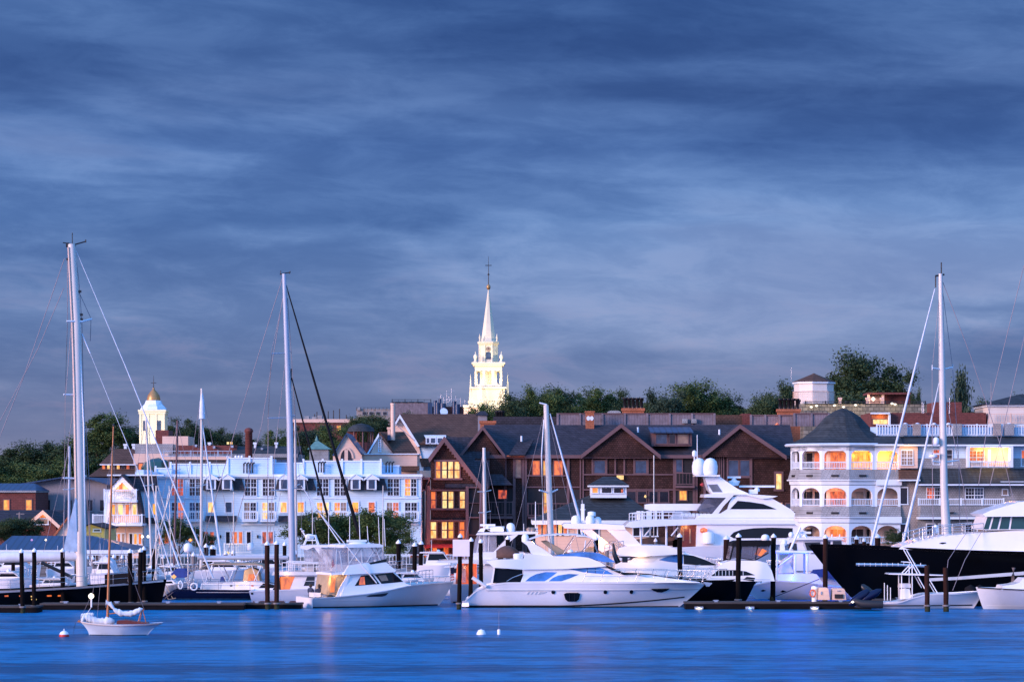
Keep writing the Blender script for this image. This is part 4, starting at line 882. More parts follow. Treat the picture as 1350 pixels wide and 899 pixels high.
def right_town():
    T = Th('octagonal_roof_house', 'white octagonal lookout house with a brown pyramid roof and railing on a hilltop roof', 'lookout house', 1073, 380, 3.4)
    cx = T.x(1073); R_ = 25*T.m(1)*1.04; z = T.z
    MB().lathe([(R_, -1), (R_, z(505))], cx, 0, 8, False, pi/8+.22).build('wall', 'siding2', T.r)
    MB().lathe([(R_*1.09, z(506)), (R_*1.09, z(503.8))], cx, 0, 8, False, pi/8+.22).build('eave_trim', 'trim', T.r)
    MB().lathe([(R_*1.12, z(503.8)), (.35, z(493.5)), (.05, z(492))], cx, 0, 8, False, pi/8+.22).build('roof', 'broof', T.r)
    m = MB()
    for k in range(8):
        a, b = pi/8+.22+k*pi/4, pi/8+.22+(k+1)*pi/4; P0 = Vector((cx+R_*1.06*cos(a), R_*1.06*sin(a), 0)); P1 = Vector((cx+R_*1.06*cos(b), R_*1.06*sin(b), 0))
        m.tube([P0+Vector((0, 0, z(516.5))), P1+Vector((0, 0, z(516.5)))], .035, 4)
        for i in range(8): q = P0.lerp(P1, i/8); m.tube([q+Vector((0, 0, z(532))), q+Vector((0, 0, z(516.5)))], .02, 3)
    m.build('railing', 'pinkwall', T.r)
    chimney(T, 1051.5, 1055, 527, 540, -R_-.8, 'blackm'); MB().tube([(cx-3, 0, z(503)), (cx-3, 0, z(484))], .03, 4).build('antenna', 'steel', T.r)
    T = Th('stone_terrace', 'long stone roof terrace strung with lit lamps below the large dark tree', 'terrace', 1130, 366, 3.2)
    wallbox(T, 1056, 1222, 532, 0, 10, 'stone'); wallbox(T, 1060, 1090, 541, -2, -.01, 'stone', 'lower_wall')
    rail(T, 1062, 1220, 529, 533, -.1, 'blackm', 'terrace_railing', .7)
    for px, py in ((1069.5, 536.5), (1076.5, 535), (1100, 534.5), (1112, 536.5), (1128, 534), (1176, 532), (1180, 533)):
        MB().lathe([(.03, T.z(py+1.4)), (.18, T.z(py+.6)), (.18, T.z(py-.6)), (.03, T.z(py-1.2))], T.x(px, -.4), -.4, 6).build('lantern', 'lw', T.r)
    for px in (1070, 1105, 1130, 1178): lamp(T.r, (T.x(px), -1.4, T.z(536)), 70, (1, .75, .4))
    for px in (1108, 1144, 1163): chimney(T, px-1.3, px+1.3, 524, 534, 1, 'pinkwall')
    T = Th('terrace_pavilion', 'small flat-roofed rooftop pavilion with a bright globe lamp', 'pavilion', 1160, 372, 3.3)
    for px in (1145, 1164): MB().box(T.x(px)-.15, T.x(px)+.15, -.15, .15, 0, T.z(520)).build('post', 'pinkwall', T.r)
    MB().box(T.x(1144), T.x(1200), -.5, 5, T.z(520), T.z(517.5)).build('roof', 'brick', T.r); wallbox(T, 1165, 1200, 520, 1, 4, 'brick'); wallbox(T, 1146, 1165, 521, 3, 4, 'pinkwall', 'rear_wall')
    MB().lathe([(.02, T.z(529)), (.3, T.z(526)), (.02, T.z(523))], T.x(1151), -.2, 10).build('globe_lamp', 'lw', T.r); lamp(T.r, (T.x(1151), -1, T.z(526)), 60, (1, .7, .35))
    T = Th('brick_hotel', 'dark-red brick building with a lit ground window, behind the round-towered hotel', 'building', 1210, 345, 2.4)
    wallbox(T, 1148, 1300, 544, 0, 10, 'brick'); wallbox(T, 1233, 1268, 530, 2, 9, 'brick', 'upper_wall')
    win(T, 1151, 553, 1170, 559, 4, 1, 'lp', 'btrim'); MB().box(T.x(1149), T.x(1172), -.06, -.01, T.z(552), T.z(546)).build('lit_fascia', 'obrick', T.r)
    MB().box(T.x(1147.5), T.x(1172), -1, -.02, T.z(546), T.z(544)).build('canopy', 'trim', T.r); MB().box(T.x(1170.5), T.x(1173), -.8, -.03, T.z(562), T.z(546)).build('pilaster', 'trim', T.r)
    lamp(T.r, (T.x(1160), -.6, T.z(550)), 30, (1, .5, .15))
    for px, t in ((1251, 524), (1215, 530), (1217, 532)): MB().tube([(T.x(px), -.5, T.z(545)), (T.x(px), -.5, T.z(t))], .06, 4).build('flue_pipe', 'steel', T.r)
    T = Th('white_corner_house', 'white clapboard house with a dark low hip roof at the right picture edge', 'house', 1335, 345, 2.4)
    wallbox(T, 1303, 1400, 534, 0, 10, 'siding2'); MB().box(T.x(1301), T.x(1402), -.2, 10, T.z(536), T.z(532)).build('eave_trim', 'trim', T.r); hip(T, 1297, 1404, 532.5, 1345, 1360, 519.5, -.7, 10.7, 'slateg')
    rail(T, 1304, 1390, 545, 558, -.8, 'pinkwall', 'roof_railing', .3)
    MB().tube([(T.x(1305), -.9, T.z(534)), (T.x(1305), -.9, T.z(505))], .04, 4).build('antenna', 'wire', T.r)
right_town()
# ================================================================== brown shingled condominiums
def condo_left():
    T = Th('shingled_house', 'brown cedar-shingled gable house with three rows of brightly lit orange and yellow windows', 'house', 600, 296, 1.5)
    wallbox(T, 568, 633, 637, 0, 9, 'shingle')
    MB().prism(T.poly([(568, 640), (568, 602), (586, 578), (633, 638), (633, 641)]), -.012, .5).build('gable_wall', 'shingle', T.r)
    # asymmetrical gable
    ro = MB(); ap, le, ri = (586, 575.5), (564.5, 604), (635.5, 640)
    A, E1, E2 = T.p(*ap), T.p(*le), T.p(*ri); k = .3
    ro.prism([A, E1, (E1[0]+.12, E1[1]-k), (A[0], A[1]-k*1.3)], -.5, 9); ro.prism([A, (A[0], A[1]-k*1.3), (E2[0]-.1, E2[1]-k), E2], -.5, 9); ro.build('roof', 'slate', T.r)
    b = MB(); b.prism([(A[0], A[1]+.03), (E1[0], E1[1]+.02), (E1[0]+.15, E1[1]-k-.15), (A[0], A[1]-k*1.3-.2)], -.57, -.503); b.prism([(A[0], A[1]+.03), (A[0], A[1]-k*1.3-.2), (E2[0]-.15, E2[1]-k-.15), (E2[0], E2[1]+.02)], -.57, -.503)
    # brackets under the rake
    for i in range(16):
        t = (i+.5)/16; X = A[0]+(E2[0]-A[0])*t; Z = A[1]+(E2[1]-A[1])*t-.5; b.box(X-.1, X+.1, -.4, -.003, Z-.25, Z)
    b.build('bargeboard', 'btrim', T.r)
    # roof of the wing behind, ridge across the view
    m = MB(); m.prism([(-.2, T.z(640)), (5, T.z(576, 5)), (5, T.z(576, 5)-.25), (-.2, T.z(640)-.25)], T.x(587), T.x(645), 'x'); m.build('wing_roof', 'slate', T.r)
    def group(a, b, c, d, cols):
        f = MB(); x0, x1, z1, z0 = T.x(a), T.x(c), T.z(b), T.z(d)
        f.box(x0-.15, x1+.15, -.16, -.003, z1, z1+.22); f.box(x0-.2, x1+.2, -.22, -.003, z0-.2, z0); fo = f.build('window', 'btrim', T.r); g = MB()
        for (u, v, pn) in cols:
            X0, X1 = T.x(u), T.x(v); g.box(X0-.13, X0, -.13, -.003, z0, z1); g.box(X1, X1+.13, -.13, -.003, z0, z1); g.box(X0, X1, -.10, -.003, (z0+z1)/2-.05, (z0+z1)/2+.05)
            MB().box(X0, X1, -.05, -.004, z0, z1).build('pane', pn, fo)
        g.build('frame', 'btrim', fo)
    group(574, 608.6, 607, 630, [(575, 580.3, 'ly'), (583, 588.8, 'lp'), (591, 597.2, 'lp'), (599.5, 605.6, 'lp')])
    group(567.5, 648, 614.5, 669.5, [(568.5, 574, 'lo'), (583.5, 589, 'lp'), (591.5, 597.5, 'lp'), (606.5, 612.6, 'lp')])
    group(567.5, 688, 614.5, 709, [(568, 575, 'lp'), (583, 589, 'lp'), (591.5, 597.5, 'ly'), (606, 612, 'lo')])
    c = MB(); c.box(T.x(567), T.x(616), -.4, -.003, T.z(646.5), T.z(645)); c.box(T.x(567), T.x(616), -.3, -.003, T.z(686.5), T.z(685)); c.box(T.x(561.5), T.x(567), -.4, -.003, 0, T.z(640)); c.build('corner_board', 'btrim', T.r)
    # projecting bay at the left and its bracket
    wallbox(T, 548, 566, 632, -.3, 3, 'shingle', 'side_bay', py0=645); MB().box(T.x(546), T.x(567), -.6, 3, T.z(632), T.z(629)).build('side_bay_roof', 'btrim', T.r); MB().box(T.x(547), T.x(566.5), -.45, 3, T.z(647), T.z(645)).build('side_bay_base', 'btrim', T.r)
    MB().tube([T.P(566, 632, -.5), T.P(562, 640, -.5), T.P(561, 720, -.5)], .09, 6).build('downpipe', 'btrim', T.r)
    # screened balconies on the right flank
    MB().box(T.x(616), T.x(633.5), -.15, -.05, 0, T.z(641)).build('balcony_shade', 'dark', T.r)  # dark sheet paints the shade behind the balcony frame
    f = MB()
    for px in (616, 634): f.box(T.x(px)-.15, T.x(px)+.15, -.5, -.155, 0, T.z(641))
    for py in (641.5, 661.5, 681, 703.5): f.box(T.x(616), T.x(634), -.45, -.16, T.z(py+1.6), T.z(py) if py in (641.5, 681) else T.z(py+1))
    f.build('balcony_frame', 'btrim', T.r)
    # red awning over the ground floor
    MB().add([T.P(556, 722, -1.5), T.P(612, 722, -1.5), T.P(612, 717, -.2), T.P(560, 717, -.2)], [(0, 1, 2, 3)]).build('awning', 'red', T.r)
    for px in (570, 585, 600, 615): win(T, px, 722, px+6, 731, 1, 2, 'lo', 'btrim')
    # small porch with a blue roof to the left
    wallbox(T, 541, 560, 729, -6, -1, 'obrick', 'porch'); hip(T, 538, 562, 729.5, 546, 556, 714, -6.4, -.6, 'slate'); 
    for px in (544, 552): win(T, px, 733, px+5, 738, 1, 1, 'lo', 'btrim', dy=-6)
    lamp(T.r, (T.x(575), -3.5, T.z(720)), 330, (1, .28, .12)); lamp(T.r, (T.x(600), -3, T.z(715)), 260, (1, .28, .12)); lamp(T.r, (T.x(572), -1.6, T.z(640)), 60, (1, .3, .12)); lamp(T.r, (T.x(610), -1.6, T.z(622)), 40, (1, .3, .12)); lamp(T.r, (T.x(551), -8, T.z(736)), 40, (1, .45, .2))
condo_left()
def condo_mid():
    T = Th('shingled_condominium', 'long brown shingled condominium with a broad central gable, dark slate roofs and recessed balconies', 'condominium', 770, 300, 1.5)
    X = T.x
    wallbox(T, 634, 925, 600, 0, 12, 'shingle')
    gable_x(T, 637, 1050, 560, 600, -.5, 6.5, 13, 'slate', trim='btrim')
    gable_y(T, (636.5, 561.5), (604, 602), (666, 600), -.9, 6, trim='btrim')
    MB().box(X(640), X(666), -.5, -.003, T.z(640), T.z(600)).build('bay_wall', 'shingle', T.r)
    gable_y(T, (819, 558.5), (766, 599.5), (871, 600), -1.2, 6, trim='btrim', th=.3)
    # triangular patch of a lower roof with warm light under it
    MB().slab([T.P(671, 599.5, -1.2), T.P(692, 599.5, -1.2), T.P(704, 579, 1.5), T.P(683, 579, 1.5)], .15).build('cross_roof', 'slate', T.r)
    MB().tube([T.P(687.5, 582, .9), T.P(687.5, 574.5, .9)], .12, 6).build('vent_pipe', 'trim', T.r); MB().tube([T.P(841, 570, .9), T.P(841, 563, .9)], .12, 6).build('vent_pipe', 'trim', T.r); MB().tube([T.P(948.5, 573, .9), T.P(948.5, 566, .9)], .12, 6).build('vent_pipe', 'trim', T.r)
    # oriel with lit window between the gables
    wallbox(T, 626, 645, 604, -1.5, -.01, 'shingle', 'oriel', py0=629); hip(T, 616, 676, 639.5, 630, 662, 625, -2.2, .2, 'slate', 'oriel_roof')
    win(T, 628, 608, 634, 622, 1, 2, 'ly', 'btrim', dy=-1.5); win(T, 640, 608.5, 644, 624, 1, 2, 'lp', 'btrim', dy=-1.5)
    # vertical and horizontal trim of the facade
    f = MB()
    for px in (666, 678, 690, 693, 749, 766, 768, 889, 915, 918): f.box(X(px)-.14, X(px)+.14, -.12, -.003, 0, T.z(600))
    for py, a, b in ((603, 694, 750), (626, 694, 750), (641, 692, 766), (602.5, 768, 888), (624.5, 768, 888), (644.5, 768, 915), (601, 888, 925), (641, 888, 918)): f.box(X(a), X(b), -.14, -.004, T.z(py+1.8), T.z(py))
    f.build('trim_boards', 'btrim', T.r)
    win(T, 679.5, 606, 686.5, 629, 1, 1, 'curtain', 'btrim')
    for x, w_, pn in ((702.5, 9, 'lo'), (716.5, 8, 'ly'), (730.5, 11, 'lo')): win(T, x, 607.5, x+w_, 627, 2, 1, pn, 'btrim')
    for x, w_, pn in ((783.5, 14, 'roomb'), (838, 14, 'roomb')): win(T, x, 607.5, x+w_, 623.5, 2, 1, pn, 'btrim')
    for px in (781, 799.5, 811, 823, 836, 854): f2 = MB(); f2.box(X(px)-.09, X(px)+.09, -.1, -.005, T.z(624.5), T.z(604)); f2.build('corner_board', 'btrim', T.r)
    # recessed balconies: flat dark sheets paint their inner shade
    for a, b, t, bb in ((634, 676, 644, 662), (634, 676, 684, 704), (696, 748, 644, 664), (696, 748, 684, 703), (890, 914, 604, 640), (890, 914, 646, 668), (752, 766, 645, 662)):
        v = MB(); v.box(X(a), X(b), -.06, -.008, T.z(bb+(16 if a < 760 and t < 690 else 0)), T.z(t)); v.build('balcony_shade', 'dark', T.r)
    rail(T, 634, 676, 661, 679, -1.0, 'btrim', 'railing', .35); rail(T, 696, 748, 663, 680, -.7, 'btrim', 'railing', .35); rail(T, 891, 914, 623, 639, -.7, 'btrim', 'railing', .35)
    for a_, b_, d_, p1, p2 in ((634, 676, -1.2, 683.5, 680), (696, 748, -.9, 683.5, 680.5), (890, 915, -.9, 643, 640)): MB().box(X(a_), X(b_), d_, -.065, T.z(p1), T.z(p2)).build('balcony_floor', 'btrim', T.r)
    win(T, 717, 647, 722, 676, 1, 1, 'ly', 'btrim', dy=-.09, fw=.06); win(T, 657, 646, 668, 657, 1, 1, 'lr', 'btrim', dy=-.09, fw=.05)
    win(T, 896, 647, 905, 659, 3, 3, 'ly', 'btrim', dy=-.09)
    win(T, 891.5, 606, 899, 622, 1, 1, 'roomb', 'btrim', dy=-.09)
    for x, pn in ((827, 'roomd'), (841, 'roomd'), (856, 'roomd'), (870, 'roomd')): win(T, x, 648, x+11, 662, 2, 1, pn, 'btrim')
    MB().box(X(813), X(822), -.25, -.15, T.z(632), T.z(626.5)).build('lit_fanlight', 'lp', T.r)
    MB().lathe([(.03, T.z(656)), (.13, T.z(654.5)), (.03, T.z(652))], X(850.5), -.3, 8).build('wall_lamp', 'lp', T.r)
    # shed dormer
    d = MB(); d.prism([(-.1, T.z(588)), (-.1, T.z(568.5)), (3.5, T.z(568)), (3.5, T.z(582))], X(859), X(912), 'x'); d.build('dormer', 'btrim', T.r)
    MB().prism([(-.9, T.z(569.5)), (4.5, T.z(561.5)), (4.5, T.z(563)), (-.9, T.z(571))], X(857), X(913.5), 'x').build('dormer_roof', 'blueroof', T.r)
    for a, b, n, pn in ((865, 879, 2, 'roomb'), (882.5, 890, 1, 'roomd'), (893.5, 907, 2, 'curtain')): win(T, a, 572.5, b, 584.5, n, 1, pn, 'btrim', dy=-.11)
    chimney(T, 872, 876, 0, 0, 0) if False else None
    # eave soffit warm light near the left
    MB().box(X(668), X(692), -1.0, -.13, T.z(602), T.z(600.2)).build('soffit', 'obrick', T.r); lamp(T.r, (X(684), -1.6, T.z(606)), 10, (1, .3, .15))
condo_mid()
def condo_right():
    T = Th('gabled_shingle_house', 'brown shingled condominium end with a wide dark gable and a tall narrow lit window', 'condominium', 985, 299, 1.5)
    X = T.x
    wallbox(T, 925.5, 1049, 601, 0, 12, 'shingle')
    gable_y(T, (975.5, 559.5), (926, 599.5), (1037, 601), -1.1, 6, trim='btrim', th=.3)
    f = MB()
    for px in (929, 958, 990): f.box(X(px)-.13, X(px)+.13, -.12, -.003, 0, T.z(601))
    f.box(X(958), X(1040), -.14, -.004, T.z(604.5), T.z(602)); f.box(X(958), X(990), -.14, -.004, T.z(630), T.z(628)); f.build('trim_boards', 'btrim', T.r)
    s = MB()
    for i in range(8): s.box(X(936+i*3)-.06, X(936+i*3)+.06, -.12, -.004, T.z(632), T.z(597))
    s.build('lattice', 'btrim', T.r); MB().box(X(931), X(957), -.05, -.002, T.z(640), T.z(606)).build('balcony_shade', 'dark', T.r)  # dark sheet painted as the shade behind the lattice
    for x in (961, 976): win(T, x, 607, x+12, 627, 3, 4, 'roomb', 'btrim')
    win(T, 1023.3, 624.5, 1030, 644.5, 1, 1, 'lp', 'btrim', fw=.22); win(T, 1024.5, 663, 1031, 672, 1, 1, 'lp', 'btrim', fw=.1)
    win(T, 1036, 664, 1045, 672, 1, 1, 'roomb', 'btrim')
    # vertical fence deck and brick chimneys along the ridge line of the row
condo_right()
def roof_decks():
    T = Th('roof_deck_fence', 'weathered board fence around the roof deck above the central brown gable', 'fence', 840, 308, 9.8)
    T2 = T; X = T.x
    def fence(a, b, t, bb, T, n, name='board_panel', mt='darkwood', dy=0):
        MB().box(T.x(a), T.x(b), dy, dy+.1, T.z(bb), T.z(t)).build(name, mt, T.r)
        for i in range(n+1): px = a+(b-a)*i/n; MB().box(T.x(px)-.12, T.x(px)+.12, dy-.12, dy-.003, T.z(bb), T.z(t-1.2)).build('post', mt, T.r)
        MB().box(T.x(a), T.x(b), dy-.09, dy+.16, T.z(t), T.z(t)+.12).build('top_rail', 'btrim', T.r)
    fence(735, 942, 546, 561, T, 7)
    MB().box(T.x(735), T.x(942), .1, 6, -3, .3).build('deck', 'broof', T.r)
    for px in (899, 911): MB().box(T.x(px), T.x(px+7), -.5, 0-.13, T.z(558), T.z(552)).build('roof_unit', 'greysh', T.r)
    T = Th('roof_deck_screen', 'blue-grey board fence on the roof just left of the round hotel tower', 'fence', 1040, 309, 9.8)
    fence(990, 1046, 548, 562, T, 3); fence(1046.4, 1092, 546, 562, T, 2, dy=-.6); MB().box(T.x(990), T.x(1092), .1, 6, -3, .2).build('deck', 'broof', T.r)
    MB().lathe([(.02, T.z(561)), (.25, T.z(560)), (.02, T.z(557.5))], T.x(1024), -.4, 8).build('lantern', 'lo', T.r); lamp(T.r, (T.x(1024), -.6, T.z(557)), 8, (1, .35, .1))
    T = Th('ridge_wall', 'plain red-brown rooftop wall between the two board fences', 'rooftop wall', 960, 310, 9.5)
    wallbox(T, 942, 982, 547, 0, 5, 'broof', 'wall', zb=-3); wallbox(T, 979, 990, 545, -.3, 4, 'brick', 'brick_stack', zb=-3)
    T = Th('low_brown_roof', 'long brown rooftop strip left of the roof-deck fence, behind the slate ridge', 'rooftop', 690, 312, 9)
    wallbox(T, 650, 735, 549, 0, 6, 'slate', 'parapet', zb=-3); MB().box(T.x(735), T.x(745), -.6, 1, T.z(560), T.z(546)).build('hatch', 'darkwood', T.r)
    T = Th('orange_chimney', 'square orange brick chimney with two round white vents, standing in the roof-deck fence', 'chimney', 778, 306, 9.5)
    m = MB(); m.box(T.x(772), T.x(783), -.4, .5, -2, T.z(543.5)); m.box(T.x(771), T.x(784), -.5, .6, T.z(543.5), T.z(542)); m.build('stack', 'obrick', T.r)
    for px in (775.5, 780): MB().add([(T.x(px)+.2*cos(pi*k/6), -.46, T.z(551.5)+.24*sin(pi*k/6)) for k in range(12)]+[(T.x(px)+.2*cos(pi*k/6), -.40, T.z(551.5)+.24*sin(pi*k/6)) for k in range(12)], [tuple(range(12))]+[(k, (k+1) % 12, (k+1) % 12+12, k+12) for k in range(12)]).build('vent', 'trim', T.r)
    for a, b, t, n, lb in ((821, 849, 538, 5, 'wide low orange brick chimney with black pots above the roof-deck fence'), (1026, 1055, 539, 5, 'wide orange brick chimney with black pots left of the octagonal house'), (633, 653, 554.5, 0, 'orange brick chimney stub at the left end of the slate ridge'), (653.5, 664, 555, 3, 'small grey brick stack with pots right of the steeple foot')):
        T = Th('brick_chimney', lb, 'chimney', (a+b)/2, 314 if a != 633 else 309, 9)
        m = MB(); z1 = T.z(t); m.box(T.x(a), T.x(b), 0, 1.4, -2, z1-.3); m.box(T.x(a)-.1, T.x(b)+.1, -.1, 1.5, z1-.3, z1); m.build('stack', 'obrick' if a != 653.5 else 'greysh', T.r)
        for i in range(n):
            xx = T.x(a)+(T.x(b)-T.x(a))*(i+.6)/(n+.2); MB().lathe([(.22, z1-.02), (.18, z1+.9), (.27, z1+.92), (.27, z1+1.15)], xx, .6, 8).build('chimney_pot', 'blackm', T.r)
    T = Th('rooftop_tank', 'small pale domed rooftop unit behind the roof-deck fence', 'roof unit', 809, 312, 9)
    MB().cab([(T.x(801), -.5), (T.x(801), T.z(543)), (T.x(804), T.z(541.5)), (T.x(815), T.z(541.5)), (T.x(818), T.z(543)), (T.x(818), -.5)], .8).build('housing', 'greysh', T.r)
roof_decks()
# ================================================================== harbour pavilion with a cupola roof
def pavilion():
    T = Th('harbour_pavilion', 'white pavilion with a wide blue-grey hip roof and small glazed cupola, before the condominium', 'pavilion', 775, 268, 1.5)
    hip(T, 701, 872, 685.5, 776, 826, 653, -6, 7, 'slateg', trim='trim', th=.4)
    wallbox(T, 707, 866, 688, -5, 6, 'pinkwall', 'wall')
    for i, c_ in enumerate(('lo', 'lo', 'lp', 'lo', 'lp', 'lo')): win(T, 709+i*6.8, 690, 713.5+i*6.8, 704, 1, 3, c_, 'trim', dy=-5, fw=.14)
    for x, c_ in ((762, 'roomd'), (781, 'roomb'), (835, 'roomd'), (848, 'roomb'), (858, 'roomd')): win(T, x, 692, x+8, 706, 2, 1, c_, 'trim', dy=-5)
    T.D2 = 0
    wallbox(T, 779, 826, 639, -1.6, 1.8, 'trim', 'cupola_wall', py0=656); hip(T, 775.5, 829.5, 639.5, 795, 812, 628, -2.1, 2.3, 'slateg', 'cupola_roof', trim='trim', th=.15)
    for a, b, c_ in ((781, 788, 'ly'), (793.5, 806, 'roomd'), (809.5, 821.5, 'roomd')): win(T, a, 643, b, 649.5, 1 if a == 781 else 2, 1, c_, 'trim', dy=-1.6, fw=.08)
    MB().box(T.x(818), T.x(820.5), -1.72, -1.66, T.z(649, -1.6), T.z(645, -1.6)).build('lit_blind', 'lo', T.r)
    for px in (712, 735): lamp(T.r, (T.x(px), -8, T.z(700)), 60, (1, .5, .25))
pavilion()
# ================================================================== round-towered hotel
def tower_hotel():
    D = 288; T = Th('tower_hotel', 'grey and white shingled hotel with a round arcaded tower and conical slate roof', 'hotel', 1200, D, 1.5)
    S = T.m(1); cx = T.x(1118); R = 70*S; cy = 4.5; n = 12
    X, Z = T.x, lambda py: T.z(py, -1)
    ang = lambda k: -pi/2+(k-3)*2*pi/n         # k=0 leftmost (pointing -x), k=6 rightmost
    def pt(k, r): a = radians(180)+k*2*pi/n; return (cx+r*cos(a), cy+r*sin(a))
    # floors / skirts (full rings)
    def ring(prof, name, mt, sm=False): MB().lathe(prof, cx, cy, n, sm, radians(180)).build(name, mt, T.r)
    ring([(R*1.10, Z(587.5)), (R*1.12, Z(585.5)), (R*1.08, Z(584))], 'eave', 'trim')
    ring([(R*1.085, Z(584.2)), (R*.91, Z(580.5)), (R*.77, Z(576)), (R*.54, Z(563.5)), (R*.34, Z(548)), (R*.17, Z(540)), (.1, Z(536))], 'cone_roof', 'slateg')
    ring([(R, Z(594)), (R, Z(587.5))], 'frieze', 'trim')
    for t, b_, o in ((618.5, 632, 1.055), (667.5, 681, 1.05)): ring([(R*1.0, Z(t)), (R*o, Z(b_))], 'shingle_skirt', 'greysh')
    for t, b_ in ((632, 639.5), (681, 689.5)): ring([(R*1.075, Z(t)), (R*1.07, Z(t+1.5)), (R*1.03, Z(t+2)), (R*1.02, Z(b_-1)), (R*.99, Z(b_))], 'moulding', 'trim')
    # straight run of the arcade where the tower meets the main block
    P4 = pt(4, R)
    for t, b_, o in ((618.5, 632, .3), (667.5, 681, .28)):
        y_ = P4[1]; MB().prism([(y_-o, Z(b_)), (y_-.01, Z(t)), (y_+1, Z(t)), (y_+1, Z(b_))], P4[0], X(1187), 'x').build('shingle_skirt', 'greysh', T.r)
    for t, b_ in ((632, 639.5), (681, 689.5)): MB().box(P4[0]+.1, X(1188), P4[1]-.35, P4[1]+1, Z(b_), Z(t)).build('moulding', 'trim', T.r)
    MB().box(P4[0], X(1188), P4[1]-.02, P4[1]+1, Z(594), Z(587.5)).build('frieze', 'trim', T.r); MB().box(P4[0]-.5, X(1190), P4[1]-.6, P4[1]+1, Z(587.5), Z(585.2)).build('eave', 'trim', T.r)
    MB().box(P4[0]-.3, X(1187), P4[1]+1.6, P4[1]+2.4, Z(731), Z(588)).build('rear_wall', 'pinkwall', T.r)
    for t in (620, 668.5): MB().box(P4[0]-.5, X(1187), P4[1], P4[1]+2, Z(t)-.05, Z(t)+.06).build('balcony_floor', 'trim', T.r)
    MB().prism([(P4[1]-.6, Z(585.2)), (P4[1]+2.4, Z(574)), (P4[1]+4, Z(574)), (P4[1]+4, Z(585.2))], X(1135), X(1190), 'x').build('link_roof', 'slateg', T.r)
    lamp(T.r, (X(1168), P4[1]+.9, Z(599)), 130, (1, .34, .03))
    # scuppers
    for k in range(1, 6):
        for yy, rr in ((627, 1.045), (676, 1.04)):
            a = (Vector(pt(k-1+.5+0, R*rr*cos(pi/n)*1.0))); aa = radians(180)+(k-.5)*2*pi/n
            c0 = Vector((cx+R*rr*cos(pi/n)*cos(aa), cy+R*rr*cos(pi/n)*sin(aa), Z(yy))); u = Vector((-sin(aa), cos(aa), 0))*.38; v = Vector((cos(aa), sin(aa), 0))*.05
            MB().add([c0-u-v*4+Vector((0,0,-.1)), c0+u-v*4+Vector((0,0,-.1)), c0+u+v+Vector((0,0,-.1)), c0-u+v+Vector((0,0,-.1)), c0-u-v*4+Vector((0,0,.1)), c0+u-v*4+Vector((0,0,.1)), c0+u+v+Vector((0,0,.1)), c0-u+v+Vector((0,0,.1))],
                     [(0,3,2,1),(4,5,6,7),(0,1,5,4),(1,2,6,5),(2,3,7,6),(3,0,4,7)]).build('scupper', 'blackm', T.r)
    # arcades
    for (t, sp_, b_, rt) in ((588.5, 600, 618.5, 609), (639.5, 652, 667.5, 658), (689.5, 702, 731, 708)):
        m = MB(); rl_ = MB()
        for k in range(-1, 5):
            A, B = Vector(pt(k, R)), Vector(pt(k+1, R))
            if k == 4: B = Vector((T.x(1187), A.y))
            w_ = (B-A).length; d = (B-A).normalized(); nn = Vector((d.y, -d.x))  # outward or inward
            if (A+nn-Vector((cx, cy))).length < (A-Vector((cx, cy))).length: nn = -nn
            inn = -nn*.28
            zt, zs, zb = Z(t), Z(sp_), Z(b_); a, b = .26, w_-.26; c = w_/2; r = (b-a)/2; hh = min(zt-.25-zs, r*1.05)
            def V(u, z, i=0): q = A+d*u+(inn if i else Vector((0, 0))); return (q.x, q.y, z)
            for (u0, u1) in ((0, a), (b, w_)):
                m.add([V(u0, zb), V(u1, zb), V(u1, zt), V(u0, zt), V(u0, zb, 1), V(u1, zb, 1), V(u1, zt, 1), V(u0, zt, 1)], [(0,1,2,3), (4,7,6,5), (1,5,6,2), (0,3,7,4)])
            K = 10
            for j in range(K):
                t0, t1 = pi*j/K, pi*(j+1)/K; u0, u1 = c-r*cos(t0), c-r*cos(t1); q0, q1 = zs+hh*sin(t0), zs+hh*sin(t1)
                m.add([V(u0, q0), V(u1, q1), V(u1, zt), V(u0, zt), V(u0, q0, 1), V(u1, q1, 1), V(u1, zt, 1), V(u0, zt, 1)], [(0,1,2,3), (4,7,6,5), (0,4,5,1)])
            zr = Z(rt); zl = zb if t < 680 else Z(717)
            for zz, h in ((zr, .09), (zl+.12, .08)):
                P0, P1 = V(a, zz), V(b, zz); q0 = Vector(P0)-Vector((nn.x, nn.y, 0))*.1; q1 = Vector(P1)-Vector((nn.x, nn.y, 0))*.1; rl_.tube([q0, q1], h*.6, 4, smooth=False)
            nb = int((b-a)/.17)
            for j in range(1, nb):
                q = A+d*(a+(b-a)*j/nb)-nn*.1; rl_.box(q.x-.025, q.x+.025, q.y-.025, q.y+.025, zl+.1, zr)
        m.build('arcade', 'trim', T.r); rl_.build('balustrade', 'trim', T.r)
